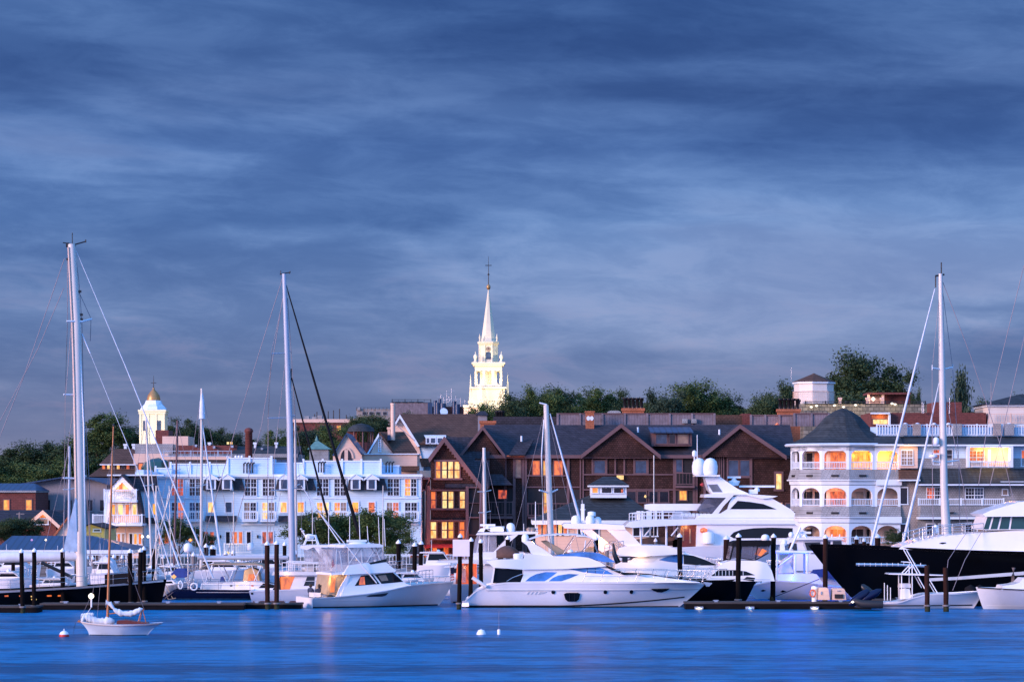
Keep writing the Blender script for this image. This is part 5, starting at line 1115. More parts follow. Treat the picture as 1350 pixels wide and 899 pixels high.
    # lit room walls inside each arcade (core of the tower)
    for t, b_, cols in ((588.5, 620, ('roomd', 'lr', 'lo', 'ly', 'ly')), (640, 668, ('roomd', 'roomd', 'lr', 'curtain', 'dark')), (690, 731, ('roomd', 'curtain', 'lo', 'dark', 'dark'))):
        MB().lathe([(R*.70, Z(b_)), (R*.70, Z(t))], cx, cy, n, False, radians(180)).build('core_wall', 'pinkwall', T.r)
        MB().lathe([(R*.98, Z(b_)-.05), (R*.98, Z(b_)+.06)], cx, cy, n, False, radians(180)).build('balcony_floor', 'trim', T.r)
        for k, pn in enumerate(cols):
            aa = radians(180)+(k+.5)*2*pi/n; rr = R*.70*cos(pi/n)+.03; c0 = Vector((cx+rr*cos(aa), cy+rr*sin(aa), 0)); u = Vector((-sin(aa), cos(aa), 0)); v = Vector((cos(aa), sin(aa), 0))*.05
            zb, zt = Z(b_)+.1, Z(t)-.6
            for s0, s1 in ((-.72, -.04), (.04, .72)):
                P_ = [c0+u*s0, c0+u*s1]; w = MB(); w.add([P_[0]+Vector((0, 0, zb)), P_[1]+Vector((0, 0, zb)), P_[1]+Vector((0, 0, zt)), P_[0]+Vector((0, 0, zt))]+[q+v+Vector((0, 0, zz)) for q, zz in ((P_[0], zb), (P_[1], zb), (P_[1], zt), (P_[0], zt))], [(0,3,2,1), (4,5,6,7), (0,1,5,4), (1,2,6,5), (2,3,7,6), (3,0,4,7)])
                w.build('french_door', pn, T.r)
    for k, e, col in ((.6, 20, (1, .55, .25)), (2.4, 45, (1, .30, .10)), (3.5, 260, (1, .42, .06)), (4.3, 260, (1, .38, .04)), (5.3, 20, (1, .5, .1))):
        aa = radians(180)+k*2*pi/n; lamp(T.r, (cx+R*.86*cos(aa), cy+R*.86*sin(aa), Z(600)), e*.28, col)
    for k, e, zz in ((2.4, 40, 645), (1.4, 10, 645), (2.5, 70, 696)): aa = radians(180)+k*2*pi/n; lamp(T.r, (cx+R*.86*cos(aa), cy+R*.86*sin(aa), Z(zz)), e, (1, .35, .12))
    # ---- main block to the right
    a, b = 1185, 1420
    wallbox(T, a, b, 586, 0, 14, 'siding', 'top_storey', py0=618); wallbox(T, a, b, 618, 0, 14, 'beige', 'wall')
    wallbox(T, 1209, b, 604, -.06, -.003, 'greysh', 'shingle_apron', py0=617)
    m = MB(); m.prism([(-.8, T.z(586)), (3.5, T.z(573)), (3.5, T.z(586))], X(1183), X(b), 'x'); m.build('roof', 'slateg', T.r); MB().box(X(1180), X(b), -.95, -.01, T.z(588), T.z(586)).build('gutter', 'trim', T.r)
    rail(T, 1156, 1420, 559.5, 574, 2.5, 'trim', 'roof_railing', .28, r=.05)
    MB().box(X(1152), X(1420), 2.7, 2.85, T.z(574.5), T.z(562)).build('roof_screen', 'siding', T.r)
    for px, w_ in ((1187, 9), (1204, 10), (1257, 11), (1310, 10), (1325, 12)): MB().box(X(px, 2), X(px+w_, 2), 2, 2.4, T.z(574, 2), T.z(558.5, 2)).build('screen_block', 'greysh' if px % 2 else 'beige', T.r)
    for px in (1194, 1210, 1232, 1251, 1331): MB().lathe([(.1, T.z(559)), (.3, T.z(558.4)), (.18, T.z(557.2)), (.02, T.z(556.4))], X(px, 2), 2.3, 8).build('post_cap', 'trim', T.r)
    # wing near the tower with warm pair of windows
    MB().box(X(1185), X(1209), -.5, -.07, T.z(617), T.z(588.5)).build('bay', 'pinkwall', T.r); dwin(T, 1188.5, 594, 1203, 612.5, ('curtain', 'curtain'), dy=-.5, nz=4, nx=2)
    lamp(T.r, (X(1196), -1.6, T.z(591)), 55, (1, .55, .15))
    dwin(T, 1230.5, 593, 1255, 612, ('lr', 'roomd', 'roomd'), nz=3, nx=1)
    # loggia, warm lit
    lg = MB(); lg.box(X(1275.5), X(1329.5), -.12, -.065, T.z(615), T.z(585.8)); lg.build('loggia_wall', 'pinkwall', T.r)
    fr = MB(); fr.box(X(1273), X(1276), -1.2, -.125, T.z(616), T.z(588.3)); fr.box(X(1329), X(1333), -1.2, -.125, T.z(616), T.z(588.3)); fr.box(X(1276), X(1329), -1.2, -.125, T.z(590), T.z(588.3)); fr.build('loggia_frame', 'trim', T.r)
    dwin(T, 1277.5, 594.5, 1297, 607, ('lo', 'lo'), dy=-.13, nz=3, nx=2); MB().box(X(1302), X(1306), -.16, -.125, T.z(611), T.z(592)).build('door', 'trim', T.r)
    rail(T, 1276, 1330, 608, 616, -1.1, 'trim', 'loggia_railing', .2)
    for px, e in ((1290, 30), (1305, 80), (1320, 150)): lamp(T.r, (X(px), -.7, T.z(594)), e, (1, .50, .09), .1)
    win(T, 1347, 594, 1356, 614, 1, 1, 'lo')
    # pent roof between storeys
    for x0, x1, t, bb, rf in ((1184, 1210, 618, 632, 'broof'), (1210, 1420, 617, 638, 'slateg')):
        m = MB(); m.prism([(-1.6, T.z(bb, -1.6)), (-.08, T.z(t)), (-.08, T.z(bb))], X(x0), X(x1), 'x'); m.build('pent_roof', rf, T.r)
        MB().box(X(x0-1), X(x1), -1.75, -.1, T.z(bb+1.8, -1.6), T.z(bb, -1.6)).build('fascia', 'trim', T.r)
    win(T, 1186.5, 643, 1196, 664, 1, 1, 'roomd'); wallbox(T, 1209.5, 1420, 640, -.07, -.004, 'greysh', 'lower_wall')
    dwin(T, 1222, 643, 1242, 657, ('lr', 'roomd'), dy=-.07, nz=3, nx=3); dwin(T, 1273, 643.5, 1296, 657, ('roomd', 'roomb'), dy=-.07, nz=3, nx=3); win(T, 1322, 645.5, 1328, 652, 2, 2, 'curtain', dy=-.07)
    rail(T, 1211, 1323, 657, 666, -1.3, 'trim', 'railing', .2)
    m = MB(); m.prism([(-1.4, T.z(667)), (-.08, T.z(667)), (-.08, T.z(681)), (-1.1, T.z(681))], X(1211), X(1323), 'x'); m.build('balcony_skirt', 'greysh', T.r)
    MB().box(X(1208), X(1326), -1.5, -.08, T.z(684), T.z(681.2)).build('moulding', 'trim', T.r)
    for px in (1250, 1295): MB().box(X(px)-.35, X(px)+.35, -1.46, -1.3, T.z(676.5), T.z(674.5)).build('scupper', 'blackm', T.r)
    for px, pn in ((1186.5, 'roomd'), (1222, 'roomd'), (1238, 'curtain'), (1273, 'roomd'), (1289, 'curtain')): win(T, px, 691, px+10, 715, 2, 3, pn, dy=-.07)
    MB().box(X(1316), X(1360), -1.4, -.08, T.z(637), T.z(634.5)).build('bay_roof', 'trim', T.r)
tower_hotel()
# ================================================================== boat tools
class Hull:
    """lofted hull in local metres; +x or -x bow. xs/xb: stern/bow at the sheer, xsw/xbw: at the waterline"""
    def __init__(s, xs, xb, xsw, xbw, B, sheer, draft=.55, full=.5, p=2.2, transom=.86, yc=0., power=.42, ex=.9, well=None):
        s.ex, s.well = ex, well
        s.xs, s.xb, s.xsw, s.xbw, s.B, s.sh, s.dr, s.full, s.p, s.tr, s.yc, s.pw = xs, xb, xsw, xbw, B, sorted(sheer), draft, full, p, transom, yc, power
        s.d = 1 if xb > xs else -1
    def top(s, x):
        k = s.sh
        if x <= k[0][0]: return k[0][1]
        for (a, b), (c, d) in zip(k, k[1:]):
            if x <= c:
                t = (x-a)/max(1e-6, c-a); return b+(d-b)*t
        return k[-1][1]
    def ends(s, f):     # f: 0 at the waterline .. 1 at the sheer
        g = max(-.4, f); a = s.xsw+(s.xs-s.xsw)*g; b = s.xbw+(s.xb-s.xbw)*(g if g < 0 else g**s.ex)
        if s.ex > 1 and g > 0: a = s.xsw+(s.xs-s.xsw)*g**s.ex
        return a, b
    def half(s, t, u):
        a = 1. if t > s.full else s.tr+(1-s.tr)*sin(pi/2*t/s.full)
        if t > s.full: q = (t-s.full)/(1-s.full); a = max(0., 1-q**s.p)
        e = s.pw+max(0, t-.45)*1.3
        return s.B/2*a*max(u, 0)**e
    def pt(s, t, u, sg):
        a, b = s.ends(1.); xt = a+(b-a)*t; H = s.top(xt); z = -s.dr+(H+s.dr)*u
        f = z/max(.1, H); a, b = s.ends(f); x = a+(b-a)*t
        return (x, s.yc+sg*max(.015, s.half(t, u)), z)
    def y(s, x, z):
        """half beam at side position x, height z (metres)"""
        H = s.top(x)
        for _ in range(3):
            f = z/max(.1, H); a, b = s.ends(f); t = min(1, max(0, (x-a)/(b-a))); a1, b1 = s.ends(1.); H = s.top(a1+(b1-a1)*t)
        return max(.015, s.half(t, (z+s.dr)/(H+s.dr)))
    def build(s, T, mt, name='hull', deck='gel2', n=28, m=9, par=None):
        mb = MB(); rings = []
        for i in range(n+1):
            t = 1-(1-i/n)**1.25 if True else i/n
            r = [s.pt(t, u, -1) for u in [((m-j)/m) for j in range(m+1)]]+[s.pt(t, u, 1) for u in [((j+1)/m) for j in range(m)]]
            rings.append(r)
        mb.loft(rings, True, True) if False else None
        k = len(rings[0]); V = [v for r in rings for v in r]; fs = []
        for i in range(n):
            for j in range(k-1): fs.append((i*k+j, i*k+j+1, (i+1)*k+j+1, (i+1)*k+j))
        mb.add(V, fs, True); mb.add(rings[0], [tuple(range(k))])
        o = mb.build(name, mt, par or T.r)
        dk = MB(); P = []
        for i in range(n+1):
            a, b = rings[i][0], rings[i][-1]
            if s.well and min(s.well[:2]) <= a[0] <= max(s.well[:2]):
                P += [(a[0], s.yc+(a[1]-s.yc)*.80, s.well[2]), (b[0], s.yc+(b[1]-s.yc)*.80, s.well[2])]; continue
            P += [(a[0], a[1]*.999+s.yc*.001, a[2]-.10), (b[0], b[1], b[2]-.10)]
        dk.add(P, [(2*i, 2*i+1, 2*i+3, 2*i+2) for i in range(n)]); dk.build('deck', deck, par or T.r)
        return o
    def patch(s, poly, off=.02):
        """polygon (x,z) laid on both sides of the hull"""
        out = MB(); n = len(poly)
        for sg in (-1, 1):
            if sg == 1: out.cut = (len(out.v), len(out.f))
            A = [(x, s.yc+sg*(s.y(x, z)+off), z) for x, z in poly]; Bk = [(x, s.yc+sg*(s.y(x, z)-.04), z) for x, z in poly]
            out.add(A+Bk, [tuple(range(n)), tuple(range(2*n-1, n-1, -1))]+[(i, i+n, (i+1) % n+n, (i+1) % n) for i in range(n)])
        return out
    def band(s, f0, f1, x0, x1, off=.02, n=30):
        """strip between heights f0(x), f1(x)"""
        out = MB()
        for sg in (-1, 1):
            if sg == 1: out.cut = (len(out.v), len(out.f))
            P = []
            for i in range(n+1):
                x = x0+(x1-x0)*i/n
                for z in (f0(x), f1(x)): P.append((x, s.yc+sg*(s.y(x, z)+off), z))
            out.add(P, [(2*i, 2*i+1, 2*i+3, 2*i+2) for i in range(n)])
            # closing edges
            Q = []
            for i in range(n+1):
                x = x0+(x1-x0)*i/n; z = f1(x); Q += [(x, s.yc+sg*(s.y(x, z)+off), z), (x, s.yc+sg*(s.y(x, z)-.01), z)]
            out.add(Q, [(2*i, 2*i+1, 2*i+3, 2*i+2) for i in range(n)])
        return out
def sidepanel(poly, w, tz, tx, x0, z0, yc=0, off=.02, both=True, th=.05):
    """window polygon on the flanks of a MB.cab body made with the same w, tz, tx, x0, z0"""
    m = MB(); n = len(poly)
    for sg in ((-1, 1) if both else (-1,)):
        if sg == 1: m.cut = (len(m.v), len(m.f))
        f = lambda x, z, o: (x, yc+sg*(max(.05, w-tz*(z-z0)-tx*(x-x0))+o), z)
        A = [f(x, z, off) for x, z in poly]; B = [f(x, z, off-th) for x, z in poly]
        m.add(A+B, [tuple(range(n)), tuple(range(2*n-1, n-1, -1))]+[(i, i+n, (i+1) % n+n, (i+1) % n) for i in range(n)])
    return m
def strip(pts, w, th=.04, tz=0., z0=0., yc=0., tx=0., x0=0.):
    """sheet across the beam following the side-profile polyline pts (for windscreens and tops)"""
    m = MB(); n = len(pts); P = []
    for x, z in pts:
        ww = max(.05, w-tz*(z-z0)-tx*(x-x0)); P += [(x, yc-ww, z), (x, yc+ww, z), (x, yc-ww, z-th), (x, yc+ww, z-th)]
    for i in range(n-1):
        a = 4*i; b = a+4; m_l = [(a, a+1, b+1, b), (a+2, b+2, b+3, a+3), (a, b, b+2, a+2), (a+1, a+3, b+3, b+1)]
        m.add(P[a:b+4], [tuple(q-a for q in f) for f in m_l])
    m.add(P[:4], [(0, 2, 3, 1)]); m.add(P[-4:], [(0, 1, 3, 2)])
    return m
def deckrail(T, par, pts, H, h, n, hull=None, w=None, r=.022, lean=0., name='bow_rail', mt='steel', mid=True):
    """guard rail along deck polyline pts [(x,zdeck)], height h"""
    m = MB()
    for sg in (-1, 1):
        if sg == 1: m.cut = (len(m.v), len(m.f))
        tops = []; mids = []
        for i in range(n+1):
            t = i/n*(len(pts)-1); k = min(int(t), len(pts)-2); f = t-k; x = pts[k][0]+(pts[k+1][0]-pts[k][0])*f; z = pts[k][1]+(pts[k+1][1]-pts[k][1])*f
            y = (hull.y(x, z)*.93 if hull else w); yc = hull.yc if hull else 0
            a = (x, yc+sg*y, z); b = (x+lean, yc+sg*(y+.05), z+h); tops.append(b); mids.append(tuple((p+q)/2 for p, q in zip(a, b))); m.tube([a, b], r*.8, 4)
        m.tube(tops, r, 5)
        if mid: m.tube(mids, r*.6, 4)
    return m.build(name, mt, par)
def dome(T, par, px, py0, py1, rpx, y=0, mt='cap', name='radar_dome'):
    z0, z1 = T.z(py0, y), T.z(py1, y); r = rpx*T.m(1); h = z1-z0; x = T.x(px, y)
    return MB().lathe([(r*.6, z0-.05), (r*.85, z0), (r*.97, z0+h*.15), (r, z0+h*.5), (r*.86, z0+h*.78), (r*.5, z0+h*.95), (.02, z1)], x, y, 14).build(name, mt, par)
def radar(T, par, a, b, py, y=0, name='radar_scanner', drop=3.5, mt='cap'):
    x0, x1 = T.x(a, y), T.x(b, y); z = T.z(py, y); c = (x0+x1)/2; m = MB()
    m.box(x0, x1, y-.09, y+.09, z-.08, z+.08); m.lathe([(.24, z-.10-T.m(drop)), (.22, z-.2), (.1, z-.08)], c, y, 10); return m.build(name, mt, par)
def whip(T, par, px, py0, py1, y=0, px1=None, r=.018, mt='cap', name='antenna'):
    return MB().tube([T.P(px, py0, y), T.P(px if px1 is None else px1, py1, y)], r*1.5, 5, r).build(name, mt, par)
def wire(T, par, segs, r=.02, mt='wire', name='stay', y=0):
    m = MB()
    for s_ in segs: m.tube([T.P(q[0], q[1], q[2] if len(q) > 2 else y) for q in s_], r, 4)
    return m.build(name, mt, par)
def person(name_label, loc, rot, shirt, parent=None, seated=True, group=None):
    """one continuous skinned body, seated"""
    me = bpy.data.meshes.new('body')
    J = {'pel': (0, 0, .50), 'sp': (0, .02, .72), 'ch': (0, .03, .95), 'nk': (0, .02, 1.08), 'hd': (0, 0, 1.20), 'ht': (0, 0, 1.32),
         'sl': (-.18, .03, 1.0), 'el': (-.25, -.05, .76), 'wl': (-.16, -.24, .66), 'hl': (-.13, -.30, .64), 'sr': (.18, .03, 1.0), 'er': (.25, -.05, .76), 'wr': (.16, -.24, .66), 'hr': (.13, -.30, .64),
         'hpl': (-.1, 0, .48), 'kl': (-.12, -.42, .50), 'al': (-.12, -.44, .08), 'fl': (-.12, -.58, .04), 'hpr': (.1, 0, .48), 'kr': (.12, -.42, .50), 'ar': (.12, -.44, .08), 'fr': (.12, -.58, .04)}
    R = {'pel': .15, 'sp': .13, 'ch': .15, 'nk': .055, 'hd': .095, 'ht': .07, 'sl': .075, 'el': .048, 'wl': .032, 'hl': .038, 'hpl': .10, 'kl': .065, 'al': .042, 'fl': .04}
    ks = list(J); E = [('pel', 'sp'), ('sp', 'ch'), ('ch', 'nk'), ('nk', 'hd'), ('hd', 'ht')]
    for s_ in 'lr': E += [('ch', 's'+s_), ('s'+s_, 'e'+s_), ('e'+s_, 'w'+s_), ('w'+s_, 'h'+s_), ('pel', 'hp'+s_), ('hp'+s_, 'k'+s_), ('k'+s_, 'a'+s_), ('a'+s_, 'f'+s_)]
    me.from_pydata([J[k] for k in ks], [(ks.index(a), ks.index(b)) for a, b in E], []); 
    o = bpy.data.objects.new('person', me); C.collection.objects.link(o)
    md = o.modifiers.new('skin', 'SKIN'); sv = me.skin_vertices if me.skin_vertices else None
    if not me.skin_vertices: me.attributes.new; 
    import bmesh
    b = bmesh.new(); b.from_mesh(me); ly = b.verts.layers.skin.verify(); b.verts.ensure_lookup_table()
    for v in b.verts:
        k = ks[v.index]; kk = k if k in R else k[:-1]+'l'; v[ly].radius = (R[kk],)*2; v[ly].use_root = (k == 'pel')
    b.to_mesh(me); b.free()
    o.modifiers.new('sub', 'SUBSURF').levels = 1; o.modifiers['sub'].render_levels = 2
    me.materials.append(m_[shirt]); o.location = loc; o.rotation_euler = (0, 0, rot)
    tag(o, name_label, 'person', group)
    h = MB(); h.lathe([(.02, 1.13), (.095, 1.16), (.115, 1.23), (.11, 1.31), (.07, 1.375), (.01, 1.395)], 0, .022, 12); h.build('hair', 'hair', o)
    f = MB(); f.lathe([(.02, 1.10), (.07, 1.14), (.09, 1.22), (.08, 1.30), (.02, 1.34)], 0, -.035, 12); f.box(-.012, .012, -.145, -.11, 1.20, 1.24); f.build('face', 'skin', o)
    return o
class Body:
    """superstructure block traced in side view, tapering with height and towards +x"""
    def __init__(s, T, pts, w, tz=.12, tx=0., mt='gel', name='cabin', par=None, dy=None, yc=0.):
        s.T = T; s.dy = dy; P = T.poly(pts, dy); s.w, s.tz, s.tx, s.yc = w, tz, tx, yc; s.x0 = min(p[0] for p in P); s.z0 = min(p[1] for p in P)
        s.o = MB().cab(P, w, tz, tx, s.x0, s.z0, yc).build(name, mt, par or T.r)
    def side(s, pts, mt='glassd', name='window', off=.02, par=None):
        return sidepanel(s.T.poly(pts, s.dy), s.w, s.tz, s.tx, s.x0, s.z0, s.yc, off).build(name, mt, par or s.o)
    def top(s, pts, mt='glassd', name='windshield', th=.05, shrink=.08, par=None, lift=.03):
        P = [(a, b+lift) for a, b in s.T.poly(pts, s.dy)]
        return strip(P, s.w-shrink, th, s.tz, s.z0, s.yc, s.tx, s.x0).build(name, mt, par or s.o)
GL = dict(name='window')
# ---------------------------------------------------------------- large flybridge yacht in front
def front_yacht():
    B = 4.8; T = Th('motor_yacht', 'long white motor yacht in front with blue side windows and a brown-covered tender', 'motor yacht', 770, 201.8, group=None, dy=-B/2)
    sh = T.poly([(613, 791), (622, 781.5), (632, 775), (648, 769.5), (665, 767.2), (720, 767), (800, 767), (860, 767), (934, 770)])
    H = Hull(T.x(613), T.x(934), T.x(611.5), T.x(898), B, sh, .5, .55, 2.6, .9, power=.30); H.build(T, 'gel')
    z = T.z
    pl = MB(); pl.prism([(T.x(608.5), -B/2*.82), (T.x(618), -B/2*.9), (T.x(618), B/2*.9), (T.x(608.5), B/2*.82)], z(799.5), z(794.5), 'z'); pl.build('swim_platform', 'gel', T.r)
    H.band(lambda x: z(778.6), lambda x: z(777.4), T.x(641), T.x(924), .05).build('rub_rail', 'greyhull', T.r)
    st = lambda x: z(798.2)+max(0, (x-T.x(740))/(T.x(908)-T.x(740)))**1.6*(z(787)-z(798.2))
    H.band(lambda x: st(x)-.09, st, T.x(616), T.x(905), .03).build('boot_stripe', 'boot', T.r)
    H.band(lambda x: -.1, lambda x: .07, T.x(614), T.x(897), .025).build('waterline', 'boot', T.r)
    def port(cx_, cy_, rx, ry, nm='porthole', pn='glassd', pts=None):
        P = pts or [(cx_+rx*cos(2*pi*k/14), cy_+ry*sin(2*pi*k/14)) for k in range(14)]
        H.patch([(T.x(a), z(b)) for a, b in P], rx if pts else .05).build(nm, pn, T.r)
    for cx_ in (729.4, 798.3, 833): port(cx_, 779.8+.6, 2.5, 2.7)
    port(0, 0, .08, 0, 'hull_window', 'glassd', [(743.5, 783), (747, 781.2), (762, 781.2), (765, 783), (763.5, 790), (760, 793), (749, 793), (745.5, 790)])
    m = MB()
    for px in (750.5, 757.5): m2 = H.patch([(T.x(px), z(792.5)), (T.x(px+.7), z(792.5)), (T.x(px+.7), z(781.5)), (T.x(px), z(781.5))], .095); m.add(m2.v, m2.f)
    m.build('window_bar', 'boot', T.r)
    port(0, 0, .08, 0, 'hull_window', 'glassd', [(859, 776.4), (884, 776.2), (880, 779.3), (874, 781.4), (868, 781.2), (862, 779)])
    m = MB()
    for k in range(4): a = 694+k*5.2; m2 = H.patch([(T.x(a), z(783.5)), (T.x(a+1.6), z(783.5)), (T.x(a+4.5), z(780)), (T.x(a+2.9), z(780))], .03); m.add(m2.v, m2.f)
    m2 = H.patch([(T.x(709), z(783.6)), (T.x(717), z(782)), (T.x(721), z(780)), (T.x(712), z(780.2))], .03); m.add(m2.v, m2.f)
    m.build('side_vent', 'greyhull', T.r)
    # lower saloon
    S = Body(T, [(686, 768), (690, 758), (690.5, 750.5), (700, 747), (800, 747), (812, 750.5), (852, 761), (905, 768)], 2.08, .16, .012)
    S.side([(692.5, 766), (699, 760.5), (707, 756.6), (719.5, 753.8), (734.5, 754.2), (727, 760), (718, 766)], 'glassb')
    S.side([(723.5, 766), (729, 761.5), (736, 758.4), (750, 756.3), (763.5, 757), (751, 762.3), (740, 766)], 'glassb')
    o = S.side([(742, 748.3), (760, 745.7), (775, 745.3), (786, 746.6), (798, 750.8), (809, 756.9), (794, 756.5), (769, 754.2)], 'glassb')
    S.side([(774.4, 746.8), (774.9, 746.8), (774.9, 755), (774.4, 755)], 'boot', 'window_bar', .04); S.side([(785, 747), (785.5, 747), (785.5, 755.6), (785, 755.6)], 'boot', 'window_bar', .04)
    # flybridge overhang and roof
    R = Body(T, [(641, 739.6), (655, 737.6), (690, 736.5), (693, 729.5), (731, 733), (760, 733.2), (776, 735), (790, 740.3), (800, 746), (786, 747.5), (741, 750), (692, 750.6), (651, 748)], 2.18, .05, .006, name='flybridge')
    R.side([(652, 749.3), (688.5, 751.4), (684, 758.5), (670, 766), (648.8, 768.6)], 'dark', 'cockpit_opening') if False else None
    ck = MB(); ck.cab(T.poly([(652, 749), (689, 751.3), (689, 768.5), (648, 768.5)]), 1.85); ck.build('cockpit_bulkhead', 'glassd', T.r)
    q = MB(); q.cab(T.poly([(650.5, 748.5), (652.5, 748.5), (649.5, 769), (647, 769)]), 2.0); q.build('cockpit_post', 'gel', T.r)
    d = MB(); 
    for sg in (-1, 1): d.tube([(T.x(668), sg*2.2, z(766)), (T.x(676), sg*2.2, z(761)), (T.x(688), sg*2.2, z(756.5))], .03, 5)
    d.build('hand_rail', 'steel', T.r)
    W_ = MB(); W_.prism([(T.x(625), 0), (T.x(625), 0)], 0, 0) if False else None
    MB().tube([T.P(622.5, 761, -2.3), T.P(641, 773, -2.3)], .14, 6).build('passerelle', 'gel2', T.r)
    # windscreen, black glass
    strip([(a, b+.05) for a, b in T.poly([(789.5, 742.2), (806, 748.5), (822, 755.4), (846, 756.5)])], 1.95, .06, 0, 0).build('windshield', 'glassd', T.r)
    strip([(a, b+.09) for a, b in T.poly([(843, 757.3), (858, 758.6), (876, 761.6), (893, 763.5)])], 1.2, .06, 0, 0).build('foredeck_hatch', 'glassd', T.r)
    sp = sidepanel(T.poly([(789.5, 742.8), (800, 746.5), (822, 755.6), (845, 756.6), (822, 757.8), (808, 752)]), 2.12, .1, .012, T.x(690), z(760)); sp.build('side_windscreen', 'glassd', T.r)
    fd = Body(T, [(846, 768.5), (843, 758), (858, 758.3), (880, 762), (925, 768.5)], 1.5, .2, .03, name='foredeck')
    # fly windscreen (blue) & seats
    w2 = MB(); w2.cab(T.poly([(731, 733), (740, 730.5), (768, 727.6), (788, 728.5), (800, 733.5), (812, 741), (795, 741), (776, 735)]), 1.75, .05, .01); w2.build('fly_windscreen', 'glassb', T.r)
    # radar arch and bimini
    ar = MB(); P = T.poly([(688.5, 714), (699, 713.6), (713, 721.5), (731.5, 734.2), (712, 735), (700, 729), (695, 719)])
    for sg in (-1, 1): ar.prism(P, sg*1.75-.14, sg*1.75+.14)
    ar.prism(T.poly([(688, 714), (700, 713.2), (705, 717), (696, 718.5)]), -1.6, 1.6); ar.build('radar_arch', 'gel', T.r)
    dome(T, T.r, 692.4, 714, 703.5, 4.8); MB().lathe([(.14, z(716)), (.14, z(713))], T.x(692.4, 0), 0, 8).build('dome_base', 'cap', T.r)
    bm = [(698, 711), (712, 706.3), (735, 704.3), (760, 704.8), (776, 707.5), (785.5, 712)]
    strip([(a, b+.03) for a, b in T.poly(bm)], 1.8, .07).build('bimini', 'canvas', T.r)
    f = MB()
    for sg in (-1, 1):
        for (a, b, c, e) in ((703, 712, 716, 731), (760, 705, 742, 732), (783, 711, 790, 731), (783, 711, 768, 729), (725, 705, 728, 732)): f.tube([(T.x(a), sg*1.75, z(b)), (T.x(c), sg*1.6, z(e))], .022, 4)
        f.tube([(T.x(714), sg*1.62, z(731)), (T.x(742), sg*1.6, z(731.5)), (T.x(792), sg*1.6, z(730))], .02, 4)
    f.build('bimini_frame', 'steel', T.r)
    MB().slab([(T.x(714), -1.4, z(713.5)), (T.x(728), -1.4, z(713)), (T.x(750), -1.4, z(729.5)), (T.x(737), -1.4, z(731.5))], 2.6).build('sun_awning', 'tan', T.r) if False else MB().cab(T.poly([(714, 714), (721, 713), (749, 729), (735, 731)]), 1.2).build('folded_sunpad', 'tan', T.r)
    # covered tender behind the arch
    tn = MB(); rings = []
    for i in range(9):
        t = i/8; px = 654+t*44; h = sin(pi*min(1, t*1.15+.12))**.6; tp = 735-(15.5*h if t < .97 else 4); w_ = (.25+.75*sin(pi*min(1, .2+t*.8))**.5)*.95
        rings.append([(T.x(px), cos(a)*w_, z(736)+(z(tp)-z(736))*max(0, sin(a))**.6) for a in [pi*j/9 for j in range(10)]])
    tn.loft(rings, True, True).build('tender_cover', 'brownc', T.r)
    MB().cab(T.poly([(656, 740), (656, 731), (662, 727), (664, 740)]), .4).build('tender_engine', 'blackm', T.r)
    MB().lathe([(.35, z(737)), (.38, z(731)), (.3, z(729.6)), (.02, z(729.4))], T.x(683.5), -1.7, 12).build('crane_base', 'gel', T.r); MB().box(T.x(684), T.x(696), -1.85, -1.55, z(731), z(730)).build('crane_arm', 'gel', T.r)
    # navigator console post seen in front of the windscreen
    MB().tube([T.P(808.5, 716), T.P(810, 730), T.P(815, 742)], [.06, .16, .2], 8).build('mast_light_post', 'blackm', T.r)
    MB().cab(T.poly([(818, 734), (834, 734), (834, 735.5), (829, 736), (829, 742), (822, 742), (822, 736), (818, 735.5)]), .5).build('helm_seat', 'blackm', T.r)
    deckrail(T, T.r, T.poly([(768, 767), (860, 767), (928, 769)]), z(766), T.m(15), 8, H, lean=T.m(6))
    for px in (930,): MB().cab(T.poly([(930, 768), (942, 769.5), (938, 774), (934, 774)]), .25).build('anchor', 'steel', T.r)
    lamp(T.r, (T.x(670), 0, z(758)), 0.6, (1, .8, .6))
front_yacht()
